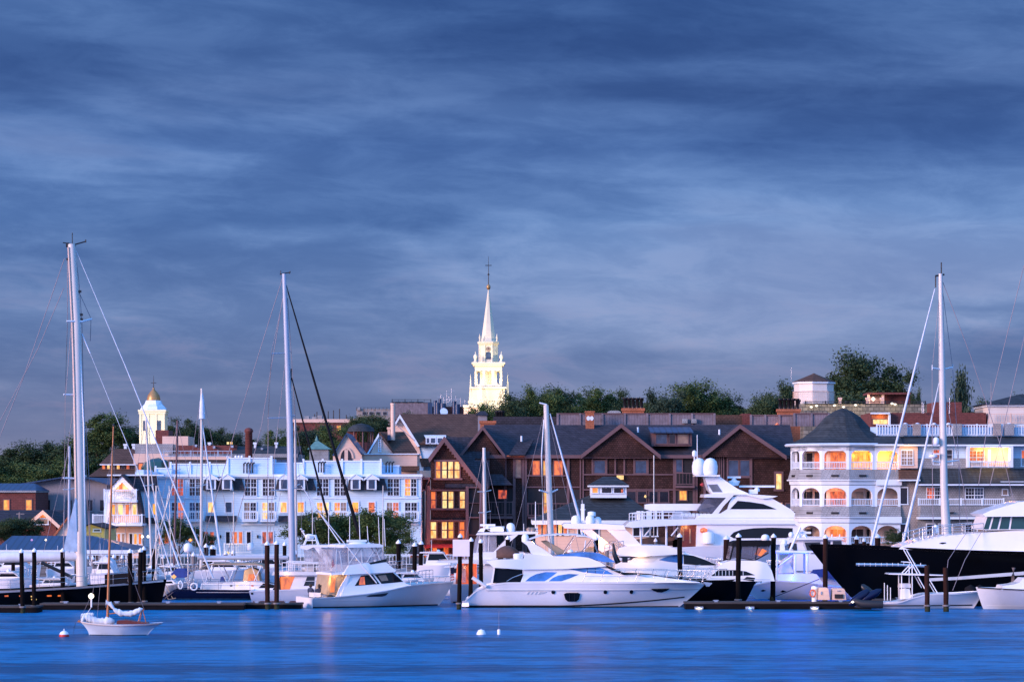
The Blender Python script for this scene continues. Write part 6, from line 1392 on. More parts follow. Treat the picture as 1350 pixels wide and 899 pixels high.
# ---------------------------------------------------------------- white sport fishing boat with clear enclosure
def sportfisher():
    B = 4.7; D = 203; rot = radians(20); T = Th('sportfishing_boat', 'white sportfishing boat with a clear-curtained flybridge and outrigger poles, left of the front yacht', 'sportfishing boat', 508, D, rot=0, dy=-B/2)
    T.r.rotation_euler = (0, 0, rot); z = T.z; k = 1/cos(rot)
    ox = T.x; T.x = lambda px, dy=None: (ox(px, dy)+(T.dy if dy is None else dy)*sin(rot))*k
    sh = T.poly([(416, 787), (440, 786), (487, 781.5), (512, 777.5), (540, 772), (570, 769.8), (612, 768.5)])
    H = Hull(T.x(416), T.x(612), T.x(417), T.x(592), B, sh, .55, .5, 2.0, .92, power=.30, well=(T.x(417), T.x(446), .22)); H.build(T, 'greyhull')
    MB().prism([(H.xs-.04, z(801)), (H.xs-.001, z(801)), (H.xs-.001, z(787.3)), (H.xs-.04, z(787.3))], -B/2*.88, B/2*.88).build('transom', 'gel', T.r)
    H.band(lambda x: -.1, lambda x: .09, T.x(418), T.x(590), .025).build('waterline', 'boot', T.r)
    H.band(lambda x: H.top(x)-.06, lambda x: H.top(x)+.01, T.x(418), T.x(608), .05).build('rub_rail', 'gel', T.r)
    H.band(lambda x: z(791), lambda x: z(790.4), T.x(424), T.x(604), .02).build('style_line', 'greyhull', T.r)
    H.patch(T.poly([(484, 786), (488, 784), (513, 781), (510, 784.5), (505, 786)]), .03).build('side_vent', 'boot', T.r)
    S = Body(T, [(452, 786), (463, 757), (466, 755), (522, 751.6), (538, 769.5), (545, 772), (500, 787)], 2.05, .17, .018, name='cabin')
    S.side([(471, 771.7), (480, 758.2), (495, 757.2), (503.5, 769.5)], 'glassd'); S.side([(497.5, 757), (521.5, 754.8), (534.5, 767), (506, 769.4)], 'glassd')
    S.side([(476.5, 770.5), (478.5, 760.5), (484, 759.8), (484.5, 770.3)], 'lo', 'lit_curtain', .035); S.side([(502, 758.6), (512, 757.6), (515, 765), (506, 766)], 'curtain', 'lit_curtain', .035)
    S.top([(522.5, 752), (530, 761), (537, 769)], 'glassd')
    Fb = Body(T, [(455, 757), (463, 744.5), (487, 741.6), (511.5, 741.2), (524, 751.8), (522, 754), (466, 756.5)], 2.1, .16, .015, name='flybridge')
    Fb.side([(489, 741.8), (513, 736.3), (511.5, 740.5), (491, 743.6)], 'glassd', 'fly_vent')
    en = Body(T, [(442.5, 755), (444, 724), (461, 720.5), (507, 720.5), (513, 737.5), (489, 742.5), (463, 744.5), (458, 755)], 1.75, .03, .01, 'clear', 'clear_enclosure')
    for q in ([(455, 750), (452, 726), (453, 726), (456, 750)], [(464, 743.5), (463, 722), (464, 722), (465, 743.5)], [(481, 742), (480, 722), (481, 722), (482, 742)], [(487, 741), (499, 722), (500, 722), (488, 741)], [(464, 742), (478, 722), (479, 722), (465, 743)], [(505, 739), (498, 722), (499, 722), (506, 739)], [(447, 754), (448, 724), (449, 724), (448, 754)]): en.side(q, 'gel2', 'enclosure_pipe', .03)
    MB().cab(T.poly([(456, 721.5), (459, 718), (470, 717), (503, 716.6), (508, 718.8), (507.5, 721.2)]), 1.95).build('hardtop', 'gel', T.r)
    radar(T, T.r, 458.5, 483.5, 712.5, drop=3.2); dome(T, T.r, 486.5, 717, 714.5, 2.6)
    MB().lathe([(.75, z(717.2, 0)), (.6, z(714.5, 0)), (.1, z(713.6, 0))], T.x(472, 0), 0, 12).build('radar_base', 'gel', T.r)
    # aft mezzanine, warm lit doorway, white pillar
    MB().cab(T.poly([(437, 783), (441, 757), (456, 755), (463, 757), (452, 784)]), 1.6).build('aft_bulkhead', 'tan', T.r); MB().cab(T.poly([(441, 780), (442, 760), (448, 760), (446, 780)]), 1.66).build('lit_door', 'lo', T.r)
    MB().cab(T.poly([(440, 757.5), (441, 754.5), (463, 752.5), (462, 756)]), 1.9).build('overhang', 'gel', T.r)
    for sg in (-1, 1): MB().prism(T.poly([(447, 786), (451, 775), (462, 756), (465, 757), (455, 785)]), sg*1.85-.06, sg*1.85+.06).build('cabin_side_wing', 'gel', T.r)
    lamp(T.r, (T.x(436), -1.9, z(764)), 70, (1, .50, .14), .1); lamp(T.r, (T.x(447), -1.9, z(760)), 6, (1, .7, .4), .1); lamp(T.r, (T.x(430), 0, z(783)), 8, (1, .6, .3), .05)
    fc = MB(); fc.cab(T.poly([(425, 787), (425, 781), (434, 781), (434, 787)]), .6); fc.build('fighting_chair', 'gel', T.r)
    MB().tube([T.P(440, 756, 1.5), T.P(438, 738, 1.5)], .04, 5).build('flag_pole', 'steel', T.r)
    MB().slab([T.P(438.5, 742, 1.5), T.P(440.5, 736, 1.5), T.P(443, 748, 1.5), T.P(441, 752, 1.5)], .05).build('flag', 'red', T.r)
    for (a, b, c, e, y) in ((497, 768, 405, 652, -2.1), (455, 724, 400, 640, 2.1)): MB().tube([T.P(a, b, y), T.P(c, e, y*1.2)], .05, 5, .025).build('outrigger', 'cap', T.r)
    for px, a, b in ((435, 720, 677), (462, 718, 680), (475.5, 716, 679), (486, 716, 693), (500.5, 718, 681), (508, 720, 684)): whip(T, T.r, px, a, b, 0, px-(1.5 if px > 470 else 0), r=.02)
    deckrail(T, T.r, T.poly([(542, 772), (570, 769.8), (608, 768.5)]), 0, T.m(7), 6, H, lean=.1, mid=False)
    # life-sized people aboard
    for px, yy, nm, lb in ((409, 1.4, 'shirt', 'dark-haired person in a dark top sitting nearest the sportfishing boat stern corner'), (421.5, .2, 'shirt', 'person in dark clothes sitting further forward in the sportfishing boat cockpit')):
        wx, wy = (px-675)*(D-.8)/F, D-1.7+yy; person(lb, (wx, wy, .22), radians(150 if px < 415 else 200), nm); tag(MB().box(wx-.3, wx+.3, wy-.28, wy+.3, .24, .62).build('deck_seat', 'gel2'), 'low white deck seat under the %s person on the sportfishing boat' % ('sternmost' if px < 415 else 'forward'), 'seat')
sportfisher()
# ---------------------------------------------------------------- cruiser behind it
def aft_cabin_cruiser():
    B = 4.4; T = Th('cabin_cruiser', 'white two-deck cruiser with an orange-lit cabin and railed upper deck, behind the sportfishing boat', 'cruiser', 400, 211, dy=-B/2)
    z = T.z; sh = T.poly([(328, 778.6), (396, 776), (430, 775), (470, 773), (520, 769)])
    H = Hull(T.x(328), T.x(522), T.x(331), T.x(505), B, sh, .5, .5, 2.2, .95, power=.28); H.build(T, 'gel')
    H.band(lambda x: -.1, lambda x: .12, T.x(333), T.x(500), .025).build('waterline', 'redboot', T.r)
    S = Body(T, [(358, 778), (372, 758), (460, 758), (470, 778)], 1.95, .12, name='cabin')
    S.side([(359, 777.5), (369, 759.5), (370, 759.5), (370, 777.5)], 'dark', 'window'); S.side([(370, 777), (368, 760), (388, 760), (381.5, 777)], 'lo', 'lit_curtain')
    S.side([(400, 772), (404.5, 760), (414.5, 760), (414, 772)], 'roomd'); S.side([(418.5, 772), (418.5, 760), (433, 760), (433, 772)], 'roomd')
    S.side([(399, 765.6), (433, 765.2), (433, 765.8), (399, 766.2)], 'gel2', 'window_bar', .04)
    MB().cab(T.poly([(358, 758.2), (360, 753), (440, 753.6), (462, 752), (462, 758)]), 2.15).build('upper_deck', 'gel2', T.r)
    deckrail(T, T.r, T.poly([(372, 753), (438, 753)]), 0, T.m(11.5), 8, None, 2.05, r=.035, mt='cap', name='deck_rail')
    MB().box(T.x(385), T.x(438), -2.12, 2.12, z(743.5), z(741.5)).build('rail_cap', 'gel2', T.r)
    for a, b in ((401.5, 412), (419.5, 425)): MB().box(T.x(a), T.x(b), -1.4, 1.4, z(753.3), z(736)).build('helm_module', 'gel', T.r)
    c = MB(); c.cab(T.poly([(401, 740), (399, 722), (420, 721), (455, 721), (455, 745), (401, 745)]), 1.5); c.build('clear_enclosure', 'clear', T.r)
    MB().cab(T.poly([(395, 722.5), (396, 719), (410, 718.2), (458, 718.2), (458, 721.5), (412, 721.5), (404, 725)]), 1.85).build('hardtop', 'gel', T.r)
    for sg in (-1, 1): MB().prism(T.poly([(412, 719.5), (421, 719.5), (442, 746), (434, 749)]), sg*1.7-.08, sg*1.7+.08).build('raked_strut', 'gel', T.r)
    f = MB()
    for sg in (-1, 1): f.tube([(T.x(398), sg*.7, z(718.5)), (T.x(403.5), sg*.5, z(706)), (T.x(413), sg*.5, z(706)), (T.x(417), sg*.7, z(718.5))], .05, 5); f.tube([(T.x(400.5), sg*.65, z(712.5)), (T.x(415), sg*.65, z(712.5))], .04, 5)
    f.build('radar_frame', 'cap', T.r); dome(T, T.r, 408.3, 709.5, 703.4, 6.5)
    for px, py in ((397, 697.5), (400, 700)): MB().lathe([(.02, z(py+1)), (.12, z(py)), (.02, z(py-1))], T.x(px, 0), 0, 6).tube([T.P(px, py+1, 0), T.P(403, 708, 0)], .03, 4).build('flood_lamp', 'cap', T.r)
    H.patch(T.poly([(330.5, 781), (333.5, 781), (333.5, 783.5), (330.5, 783.5)]), .02).build('porthole', 'glassd', T.r)
    lamp(T.r, (T.x(377), -2.6, z(756)), 12, (1, .5, .15), .1)
aft_cabin_cruiser()
# ---------------------------------------------------------------- navy sailing yacht, stern to the left
def navy_yacht():
    B = 4.2; T = Th('navy_sailing_yacht', 'navy-hulled sailing yacht with canvas bimini, tall blue-grey mast and black furled sail', 'sailing yacht', 345, 216.5, dy=-B/2)
    z = T.z; sh = T.poly([(229, 777), (256, 776.5), (320, 777.5), (380, 775), (470, 770)])
    H = Hull(T.x(229), T.x(478), T.x(207), T.x(462), B, sh, .6, .5, 2.0, .82, power=.45); H.build(T, 'navy')
    H.band(lambda x: -.12, lambda x: .12, T.x(212), T.x(455), .02).build('boot_stripe', 'blueroof', T.r)
    H.band(lambda x: z(781), lambda x: z(780.4), T.x(258), T.x(460), .02).build('cove_stripe', 'gel', T.r)
    # stern steps in the open transom
    s = MB()
    for i in range(5): px = 210+i*4.6; s.box(T.x(px), T.x(px+5), -1.1, 1.1, z(797-i*4.3), z(795.5-i*4.3))
    s.build('stern_steps', 'teak', T.r)
    s = MB()
    for sg in (-1, 1): s.tube([(T.x(207.5), sg*1.25, z(799)), (T.x(218), sg*1.5, z(788)), (T.x(232), sg*1.6, z(777.5))], .07, 6)
    s.build('stern_moulding', 'navy', T.r)
    S = Body(T, [(262, 778), (264, 769), (292, 769), (294, 768), (340, 766), (352, 770), (400, 777)], 1.45, .1, name='coachroof')
    S.side([(264, 776.5), (264.5, 770.5), (291, 770.5), (290, 776.5)], 'greyhull', 'cockpit_side'); S.side([(340, 775), (346, 769), (352, 769), (378, 775.5)], 'glassd')
    for a, c_ in ((302, 'glassd'), (310, 'lp'), (330, 'lr')): S.side([(a, 773), (a, 771), (a+3.2, 771), (a+3.2, 773)], c_, 'portlight')
    # bimini / dodger
    pts = [(262, 750), (266, 745.5), (276, 743.5), (300, 742.8), (336, 742.6), (345, 745), (347, 749)]
    strip(T.poly(pts), 1.6, .08).build('bimini', 'tan', T.r)
    f = MB()
    for sg in (-1, 1):
        for a, b, c, e in ((263, 750, 268, 768), (276, 744, 270, 768), (286, 743, 298, 768), (310, 743, 300, 768), (344, 746, 334, 766), (330, 743, 338, 766)): f.tube([(T.x(a), sg*1.5, z(b)), (T.x(c), sg*1.5, z(e))], .035, 4)
        f.tube([(T.x(263), sg*1.5, z(750)), (T.x(272), sg*1.5, z(744)), (T.x(344), sg*1.5, z(745))], .03, 4); f.tube([(T.x(268), sg*1.5, z(768)), (T.x(340), sg*1.5, z(766.5))], .02, 4)
    f.build('bimini_frame', 'canvas', T.r)
    MB().cab(T.poly([(318, 767), (320, 752), (329, 748), (338, 752), (341, 767)]), 1.0).build('dodger', 'tan', T.r); MB().cab(T.poly([(325, 766), (326, 757), (335, 757), (336, 766)]), 1.05).build('lit_hatch', 'lo', T.r)
    lamp(T.r, (T.x(322), -1.7, z(758)), 25, (1, .6, .3), .1)
    for px in (287, 322): MB().cab(T.poly([(px, 768), (px+1, 761), (px+5, 760), (px+6, 768)]), .5).build('cushion', 'bluec', T.r)
    # boom and mast
    MB().tube([T.P(262, 734.8, 0), T.P(380, 735, 0)], .17, 10).build('boom', 'alub', T.r)
    MB().tube([T.P(386, 776, 0), T.P(382, 560, 0), T.P(374.5, 361, 0)], [.27, .25, .15], 10).build('mast', 'alub', T.r)
    for py, a, b in ((645, 357, 391), (550, 353, 389), (465, 358, 384)): m = MB(); m.tube([T.P(a, py+1, -.6), T.P((a+b)/2+5, py+.6, 0), T.P(b, py-2.5, .8)], .045, 5); m.build('spreader', 'alub', T.r)
    m = MB(); m.tube([T.P(369, 361.5, 0), T.P(383, 359, 0)], .04, 4); m.tube([T.P(370, 363, 0), T.P(370, 357, 0)], .03, 4); m.tube([T.P(381.5, 361, 0), T.P(382.5, 357.5, 0)], .04, 4); m.tube([T.P(383, 512, 0), T.P(384, 486, 0)], .05, 4); m.build('masthead_gear', 'blackm', T.r)
    MB().tube([T.P(379.5, 384, 0), T.P(474, 706, 0)], [.05, .16], 6).tube([T.P(377.5, 376, 0), T.P(380, 385, 0)], .03, 4).build('furled_jib', 'blackc', T.r)
    MB().tube([T.P(384.5, 498, 0), T.P(437, 700, 0)], [.05, .11], 6).build('furled_staysail', 'blackc', T.r)
    wire(T, T.r, [[(373.5, 393, 0), (358, 465, -.6), (353.5, 550, -.6), (353, 645, -.6), (352, 755, -1.5)], [(379, 393, 0), (384, 465, .6), (389, 548, .8), (391, 643, .8), (392, 755, 1.4)], [(373, 393, 0), (345, 560, 0), (322, 650, 0), (296, 745, 0)], [(377, 470, 0), (362, 600, 0), (353, 755, -1.4)], [(373, 365, 0), (312, 560, 0), (250, 776, 0)]], .025, name='stay')
    # radome on a stern pole, life ring, dan buoy
    MB().tube([T.P(248, 778, -1), T.P(248, 727, -1)], .06, 6).build('radar_pole', 'steel', T.r); dome(T, T.r, 248, 727, 715.5, 6, y=-1)
    t = MB(); 
    for cxp, mt in ((255.5, 'bluec'),): 
        rr = [(T.x(cxp)+.25*cos(a), -2.0, z(773)+.25*sin(a)) for a in [2*pi*i/14 for i in range(15)]]; MB().tube(rr, .06, 6).build('life_ring', 'cap', T.r)
    rr = [(T.x(237.5)+.16*cos(a), -1.9, z(771)+.28*sin(a)) for a in [2*pi*i/14 for i in range(15)]]; MB().tube(rr, .05, 6).build('horseshoe_buoy', 'cap', T.r)
    deckrail(T, T.r, T.poly([(230, 777), (256, 776.5), (350, 777)]), 0, T.m(11), 9, None, 1.8, r=.02, name='guard_rail')
    MB().cab(T.poly([(222, 757), (230, 750), (240, 750), (246, 757), (240, 762), (228, 762)]), .8).build('covered_dinghy_engine', 'bluec', T.r)
    MB().lathe([(.02, z(763)), (.2, z(760)), (.02, z(757))], T.x(228.5), -1.7, 8).build('stern_lantern', 'lp', T.r)
    wire(T, T.r, [[(212, 768, -1), (222, 790, -1.6), (232, 788, -1.6)], [(216, 766, -1), (228, 789, -1.6)]], .035, 'tan', 'mooring_line')
navy_yacht()
# ---------------------------------------------------------------- huge black sloop at the left edge
def black_sloop():
    B = 5.0; T = Th('black_sloop', 'very large black-hulled sloop at the left edge with a thick tall white mast', 'sailing yacht', 60, 201.5, dy=-B/2)
    z = T.z; sh = T.poly([(-260, 783), (-80, 781), (0, 778.3), (102, 773), (160, 769), (214, 764.5)])
    H = Hull(T.x(-260), T.x(214), T.x(-240), T.x(206), B, sh, .6, .5, 2.6, .8, power=.4); H.build(T, 'black', deck='teak')
    H.band(lambda x: H.top(x)-.16, lambda x: H.top(x)-.03, T.x(-200), T.x(210), .04).build('rub_rail', 'greyhull', T.r)
    for a, w_ in ((5, 5), (24, 3), (60, 6), (74, 4)): H.patch(T.poly([(a, 786.5), (a, 784.6), (a+w_, 784.4), (a+w_, 786.3)]), .03).build('lit_portlight', 'lo', T.r)
    for a in (39, 44): 
        for b in (786, 790): H.patch(T.poly([(a, b+1), (a, b-.6), (a+1.8, b-.6), (a+1.8, b+1)]), .03).build('deck_light', 'lp', T.r)
    m = MB(); m.cab(T.poly([(134.5, 771.5), (134.5, 757.5), (168, 755.5), (168, 769.5)]), 1.2).build('sail_locker', 'blackc', T.r)
    m = MB(); m.tube([T.P(108, 775, 0), T.P(104.5, 600, 0), T.P(101, 430, 0), T.P(94.5, 322, 0)], [.40, .38, .34, .27], 12).build('mast', 'alu', T.r)
    MB().tube([T.P(101.2, 700, -.36), T.P(98.2, 520, -.35), T.P(95.2, 430, -.33), T.P(90.3, 326, -.26)], .07, 6).build('mast_track', 'pinkwall', T.r)
    MB().tube([T.P(112.8, 760, -.2), T.P(110.3, 560, -.2), T.P(104.5, 440, -.15)], .06, 6).build('halyard_conduit', 'cap', T.r)
    MB().tube([T.P(-60, 734.5, 0), T.P(0, 734.5, 0), T.P(96, 733.5, 0), T.P(104, 734, 0)], [.40, .40, .33, .25], 10).build('boom', 'canvas', T.r)
    MB().tube([T.P(54.5, 741, -.3), T.P(96, 761, -.1)], .12, 8).build('boom_vang', 'blackm', T.r)
    for py, a, b in ((423.5, 88, 121), (520, 84, 110), (630, 83, 114)): m = MB(); m.tube([T.P(a, py, -.5), T.P((a+b)/2+3, py+.5, -.1), T.P(b, py-3, .7)], .07, 5); m.build('spreader', 'cap', T.r)
    g = MB(); g.tube([T.P(87, 325, 0), T.P(100, 324, 0)], .07, 5); g.tube([T.P(93, 324, 0), T.P(113, 318.5, 0)], .05, 4); g.tube([T.P(113, 320, 0), T.P(113, 316, 0)], .04, 4); g.tube([T.P(95.3, 322, 0), T.P(95.3, 307, 0)], .03, 4); g.tube([T.P(83, 320, 0), T.P(92, 321.5, 0)], .04, 4); g.box(T.x(89, 0)-.1, T.x(89, 0)+.1, -.1, .1, z(320), z(316)); g.build('masthead_gear', 'blackm', T.r)
    for px, py in ((105.5, 381), (107.5, 412), (107.5, 418), (89.5, 338)): MB().box(T.x(px, 0)-.09, T.x(px, 0)+.09, -.1, .1, z(py+1.5), z(py-1.5)).build('mast_block', 'blackm', T.r)
    MB().tube([T.P(100.5, 331, 0), T.P(165, 482, 0), T.P(213, 600, 0), T.P(281, 762, 0)], [.02, .035, .055, .08], 6).build('furled_genoa', 'sail', T.r)
    MB().tube([T.P(108, 440, 0), T.P(119, 466, 0)], .05, 5).tube([T.P(119, 466, 0), T.P(190, 640, 0), T.P(226, 752, 0)], [.015, .03, .05], 5).build('inner_stay', 'sail', T.r)
    wire(T, T.r, [[(85, 341, 0), (30, 500, 0), (-10, 600, 0), (-60, 733, 0)], [(84, 380, 0), (50, 460, 0), (0, 555, 0)], [(89, 340, 0), (89, 423, -.5), (86, 520, -.5), (85, 630, -.5), (84, 735, -2)], [(94, 425, 0), (87, 520, -.4)], [(99, 330, 0), (104, 370, 0), (108, 423, .3), (110, 520, .4), (114, 627, .5), (119, 735, 1.5)], [(104, 385, 0), (120, 420, .6), (119, 450, .6)], [(98, 528, 0), (88, 600, -.4), (84, 630, -.4)], [(113, 560, 0), (118, 640, .5), (119, 740, 1.5)]], .025, name='stay')
    # staysail hanging furled-up in front of the mast foot
    s = MB(); s.add([T.P(99.5, 655, -.9), T.P(83, 726, -1.2), T.P(102, 727, -.9), T.P(102, 660, -.7), T.P(99.5, 655, -.82), T.P(84, 726, -1.1), T.P(102, 727, -.8), T.P(102, 660, -.62)], [(0, 1, 2, 3), (4, 7, 6, 5), (0, 4, 5, 1), (1, 5, 6, 2), (2, 6, 7, 3)]); s.build('trysail', 'sail', T.r)
    MB().tube([T.P(-60, 728, 0), T.P(-58, 774, 0)], .05, 5).build('boom_crutch', 'steel', T.r)
    deckrail(T, T.r, T.poly([(-80, 781), (0, 778.3), (102, 773), (208, 765)]), 0, T.m(13), 16, None, 2.2, r=.018, name='guard_rail')
black_sloop()
# ---------------------------------------------------------------- black superyacht bow, right edge
def black_superyacht():
    B = 7.5; T = Th('black_superyacht', 'huge black-hulled superyacht at the right edge, its sharp bow pointing left', 'superyacht', 1290, 210.5, dy=-B/2)
    z = T.z; sh = T.poly([(1072, 719.6), (1130, 721), (1192, 723.3), (1288, 727), (1350, 728.5), (1500, 731), (1640, 733)])
    H = Hull(T.x(1640), T.x(1072), T.x(1630), T.x(1137), B, sh, .9, .45, 2.2, .9, power=.45); H.build(T, 'black', n=40)
    H.band(lambda x: H.top(x)-.05, lambda x: H.top(x)+.10, T.x(1076), T.x(1600), .05).build('cap_rail', 'black', T.r)
    S = Body(T, [(1188, 724), (1191, 720.5), (1215, 712.5), (1240, 707), (1295, 702.5), (1350, 699), (1480, 697), (1500, 733), (1300, 730)], 2.7, .18, name='superstructure')
    S.side([(1241, 716.5), (1245, 715), (1250, 715), (1251, 716), (1246, 717.5)], 'glassd', 'vent')
    W_ = Body(T, [(1299, 698.5), (1305, 680), (1480, 678), (1480, 699)], 2.5, .1, name='wheelhouse')
    W_.side([(1300.5, 697.5), (1306, 681), (1312, 680.6), (1307, 697.6)], 'glassg'); W_.side([(1309.5, 697.6), (1314.5, 680.6), (1323, 680.4), (1318.5, 697.6)], 'glassg'); W_.side([(1321, 697.6), (1325.5, 680.4), (1336.5, 680.4), (1333.5, 697.6)], 'glassg'); W_.side([(1336, 697.6), (1339, 680.4), (1400, 680), (1400, 697.6)], 'glassg')
    MB().cab(T.poly([(1298, 677.5), (1308, 673), (1345, 662), (1355, 660.5), (1480, 659), (1480, 680), (1302, 681)]), 3.0, .2).build('wheelhouse_roof', 'gel', T.r)
    deckrail(T, T.r, T.poly([(1206, 716), (1240, 707), (1300, 702)]), 0, T.m(12), 9, None, 2.6, r=.03, name='foredeck_rail')
    for a, b, c in ((1230, 707, 694), (1217, 712, 697)): MB().tube([T.P(a, b, -1.5), T.P(a, c, -1.5)], .09, 8).build('windlass_post', 'steel', T.r)
    dome(T, T.r, 1233.5, 702, 691.5, 3.6, y=-1.2, name='searchlight')
    MB().tube([T.P(1128.5, 743.8, -B/2-.3), T.P(1180, 744.4, -B/2-.3), T.P(1221, 746, -B/2-.3)], T.m(2), 8).build('gangway_tube', 'steel', T.r)
    m = MB()
    for i in range(12): px = 1132+i*7.4; m.tube([T.P(px, 744.1, -B/2-.3), T.P(px+.5, 744.1, -B/2-.3)], T.m(2.3), 8)
    m.build('tube_ring', 'cap', T.r)
    MB().cab(T.poly([(1221, 766), (1222, 762), (1260, 760), (1350, 753), (1500, 745), (1500, 749), (1350, 757.5), (1260, 764)], -B/2-.3), .12, yc=-B/2-.3).build('passerelle', 'greyhull', T.r)
    wire(T, T.r, [[(1282, 690, -2), (1250, 738, -4.4), (1246, 776, -4.6)], [(1300, 690, -2), (1272, 738, -4.4), (1256, 778, -4.6)], [(1350, 350, 0), (1306, 530, 0), (1290, 640, 0)], [(1362, 395, 0), (1305, 640, 0)]], .025, name='mooring_line')
    for px in (1278, 1290): 
        MB().lathe([(.02, z(784.5)), (.42, z(780)), (.45, z(777)), (.42, z(774)), (.02, z(770))], T.x(px), -B/2-.55, 12).build('fender', 'blackc', T.r)
black_superyacht()
# ---------------------------------------------------------------- white sailboat with the tall mast at right
def right_sailboat():
    B = 4.4; T = Th('white_ketch', 'sailing yacht behind the black superyacht, its tall white mast carrying a small radar dome', 'sailing yacht', 1230, 234, dy=-B/2)
    z = T.z; H = Hull(T.x(1352), T.x(1130), T.x(1345), T.x(1142), B, T.poly([(1130, 752), (1240, 758), (1352, 757)]), .6, .5, 2, .8); H.build(T, 'gel')
    MB().tube([T.P(1250, 760, 0), T.P(1247.5, 700, 0), T.P(1244.5, 640, 0), T.P(1242, 500, 0), T.P(1240, 361, 0)], [.52, .40, .31, .27, .17], 10).build('mast', 'alu', T.r)
    for py, a, b in ((487, 1229, 1256), (609.5, 1229, 1264)): m = MB(); m.tube([T.P(a, py-2, -.6), T.P(1242, py, 0), T.P(b, py-3, .6)], .06, 5); m.tube([T.P(a, py-6, -.6), T.P(a, py+1, -.6)], .035, 4); m.tube([T.P(b, py-7, .6), T.P(b, py, .6)], .035, 4); m.build('spreader', 'cap', T.r)
    g = MB(); g.tube([T.P(1233, 364, 0), T.P(1245, 362, 0)], .08, 5); g.tube([T.P(1241, 362, 0), T.P(1241, 346, 0)], .05, 4); g.tube([T.P(1233.5, 364, 0), T.P(1233.5, 379, 0)], .05, 4); g.build('masthead_gear', 'blackm', T.r)
    dome(T, T.r, 1234, 585.5, 576, 4.2, y=-.4); MB().lathe([(.1, z(604)), (.36, z(602)), (.36, z(600)), (.1, z(598))], T.x(1234.5), -.4, 12).build('radar_pod', 'cap', T.r); MB().box(T.x(1229), T.x(1242), -.6, -.2, z(598.4), z(597)).box(T.x(1231), T.x(1242), -.5, -.3, z(586.6), z(585.6)).build('radar_bracket', 'cap', T.r)
    MB().tube([T.P(1232.5, 381, 0), T.P(1200, 510, 0), T.P(1148.5, 718, 0)], [.05, .10, .13], 6).build('furled_genoa', 'sail', T.r)
    MB().tube([T.P(1239, 500, 0), T.P(1218, 600, 0), T.P(1186, 735, 0)], [.03, .11, .15], 6).build('furled_staysail', 'sail', T.r)
    wire(T, T.r, [[(1239, 385, 0), (1229, 487, -.6), (1229, 607, -.6), (1231, 745, -2)], [(1243, 385, 0), (1256, 486, .6), (1264, 607, .6), (1266, 745, 2)], [(1243, 372, 0), (1280, 470, 0), (1320, 590, 0), (1346, 700, 0)], [(1242, 500, 0), (1270, 640, 0), (1282, 745, 1)]], .028, name='stay')
    MB().tube([T.P(1249, 742, 0), T.P(1330, 738, 0)], .2, 8).build('boom', 'canvas', T.r)
right_sailboat()
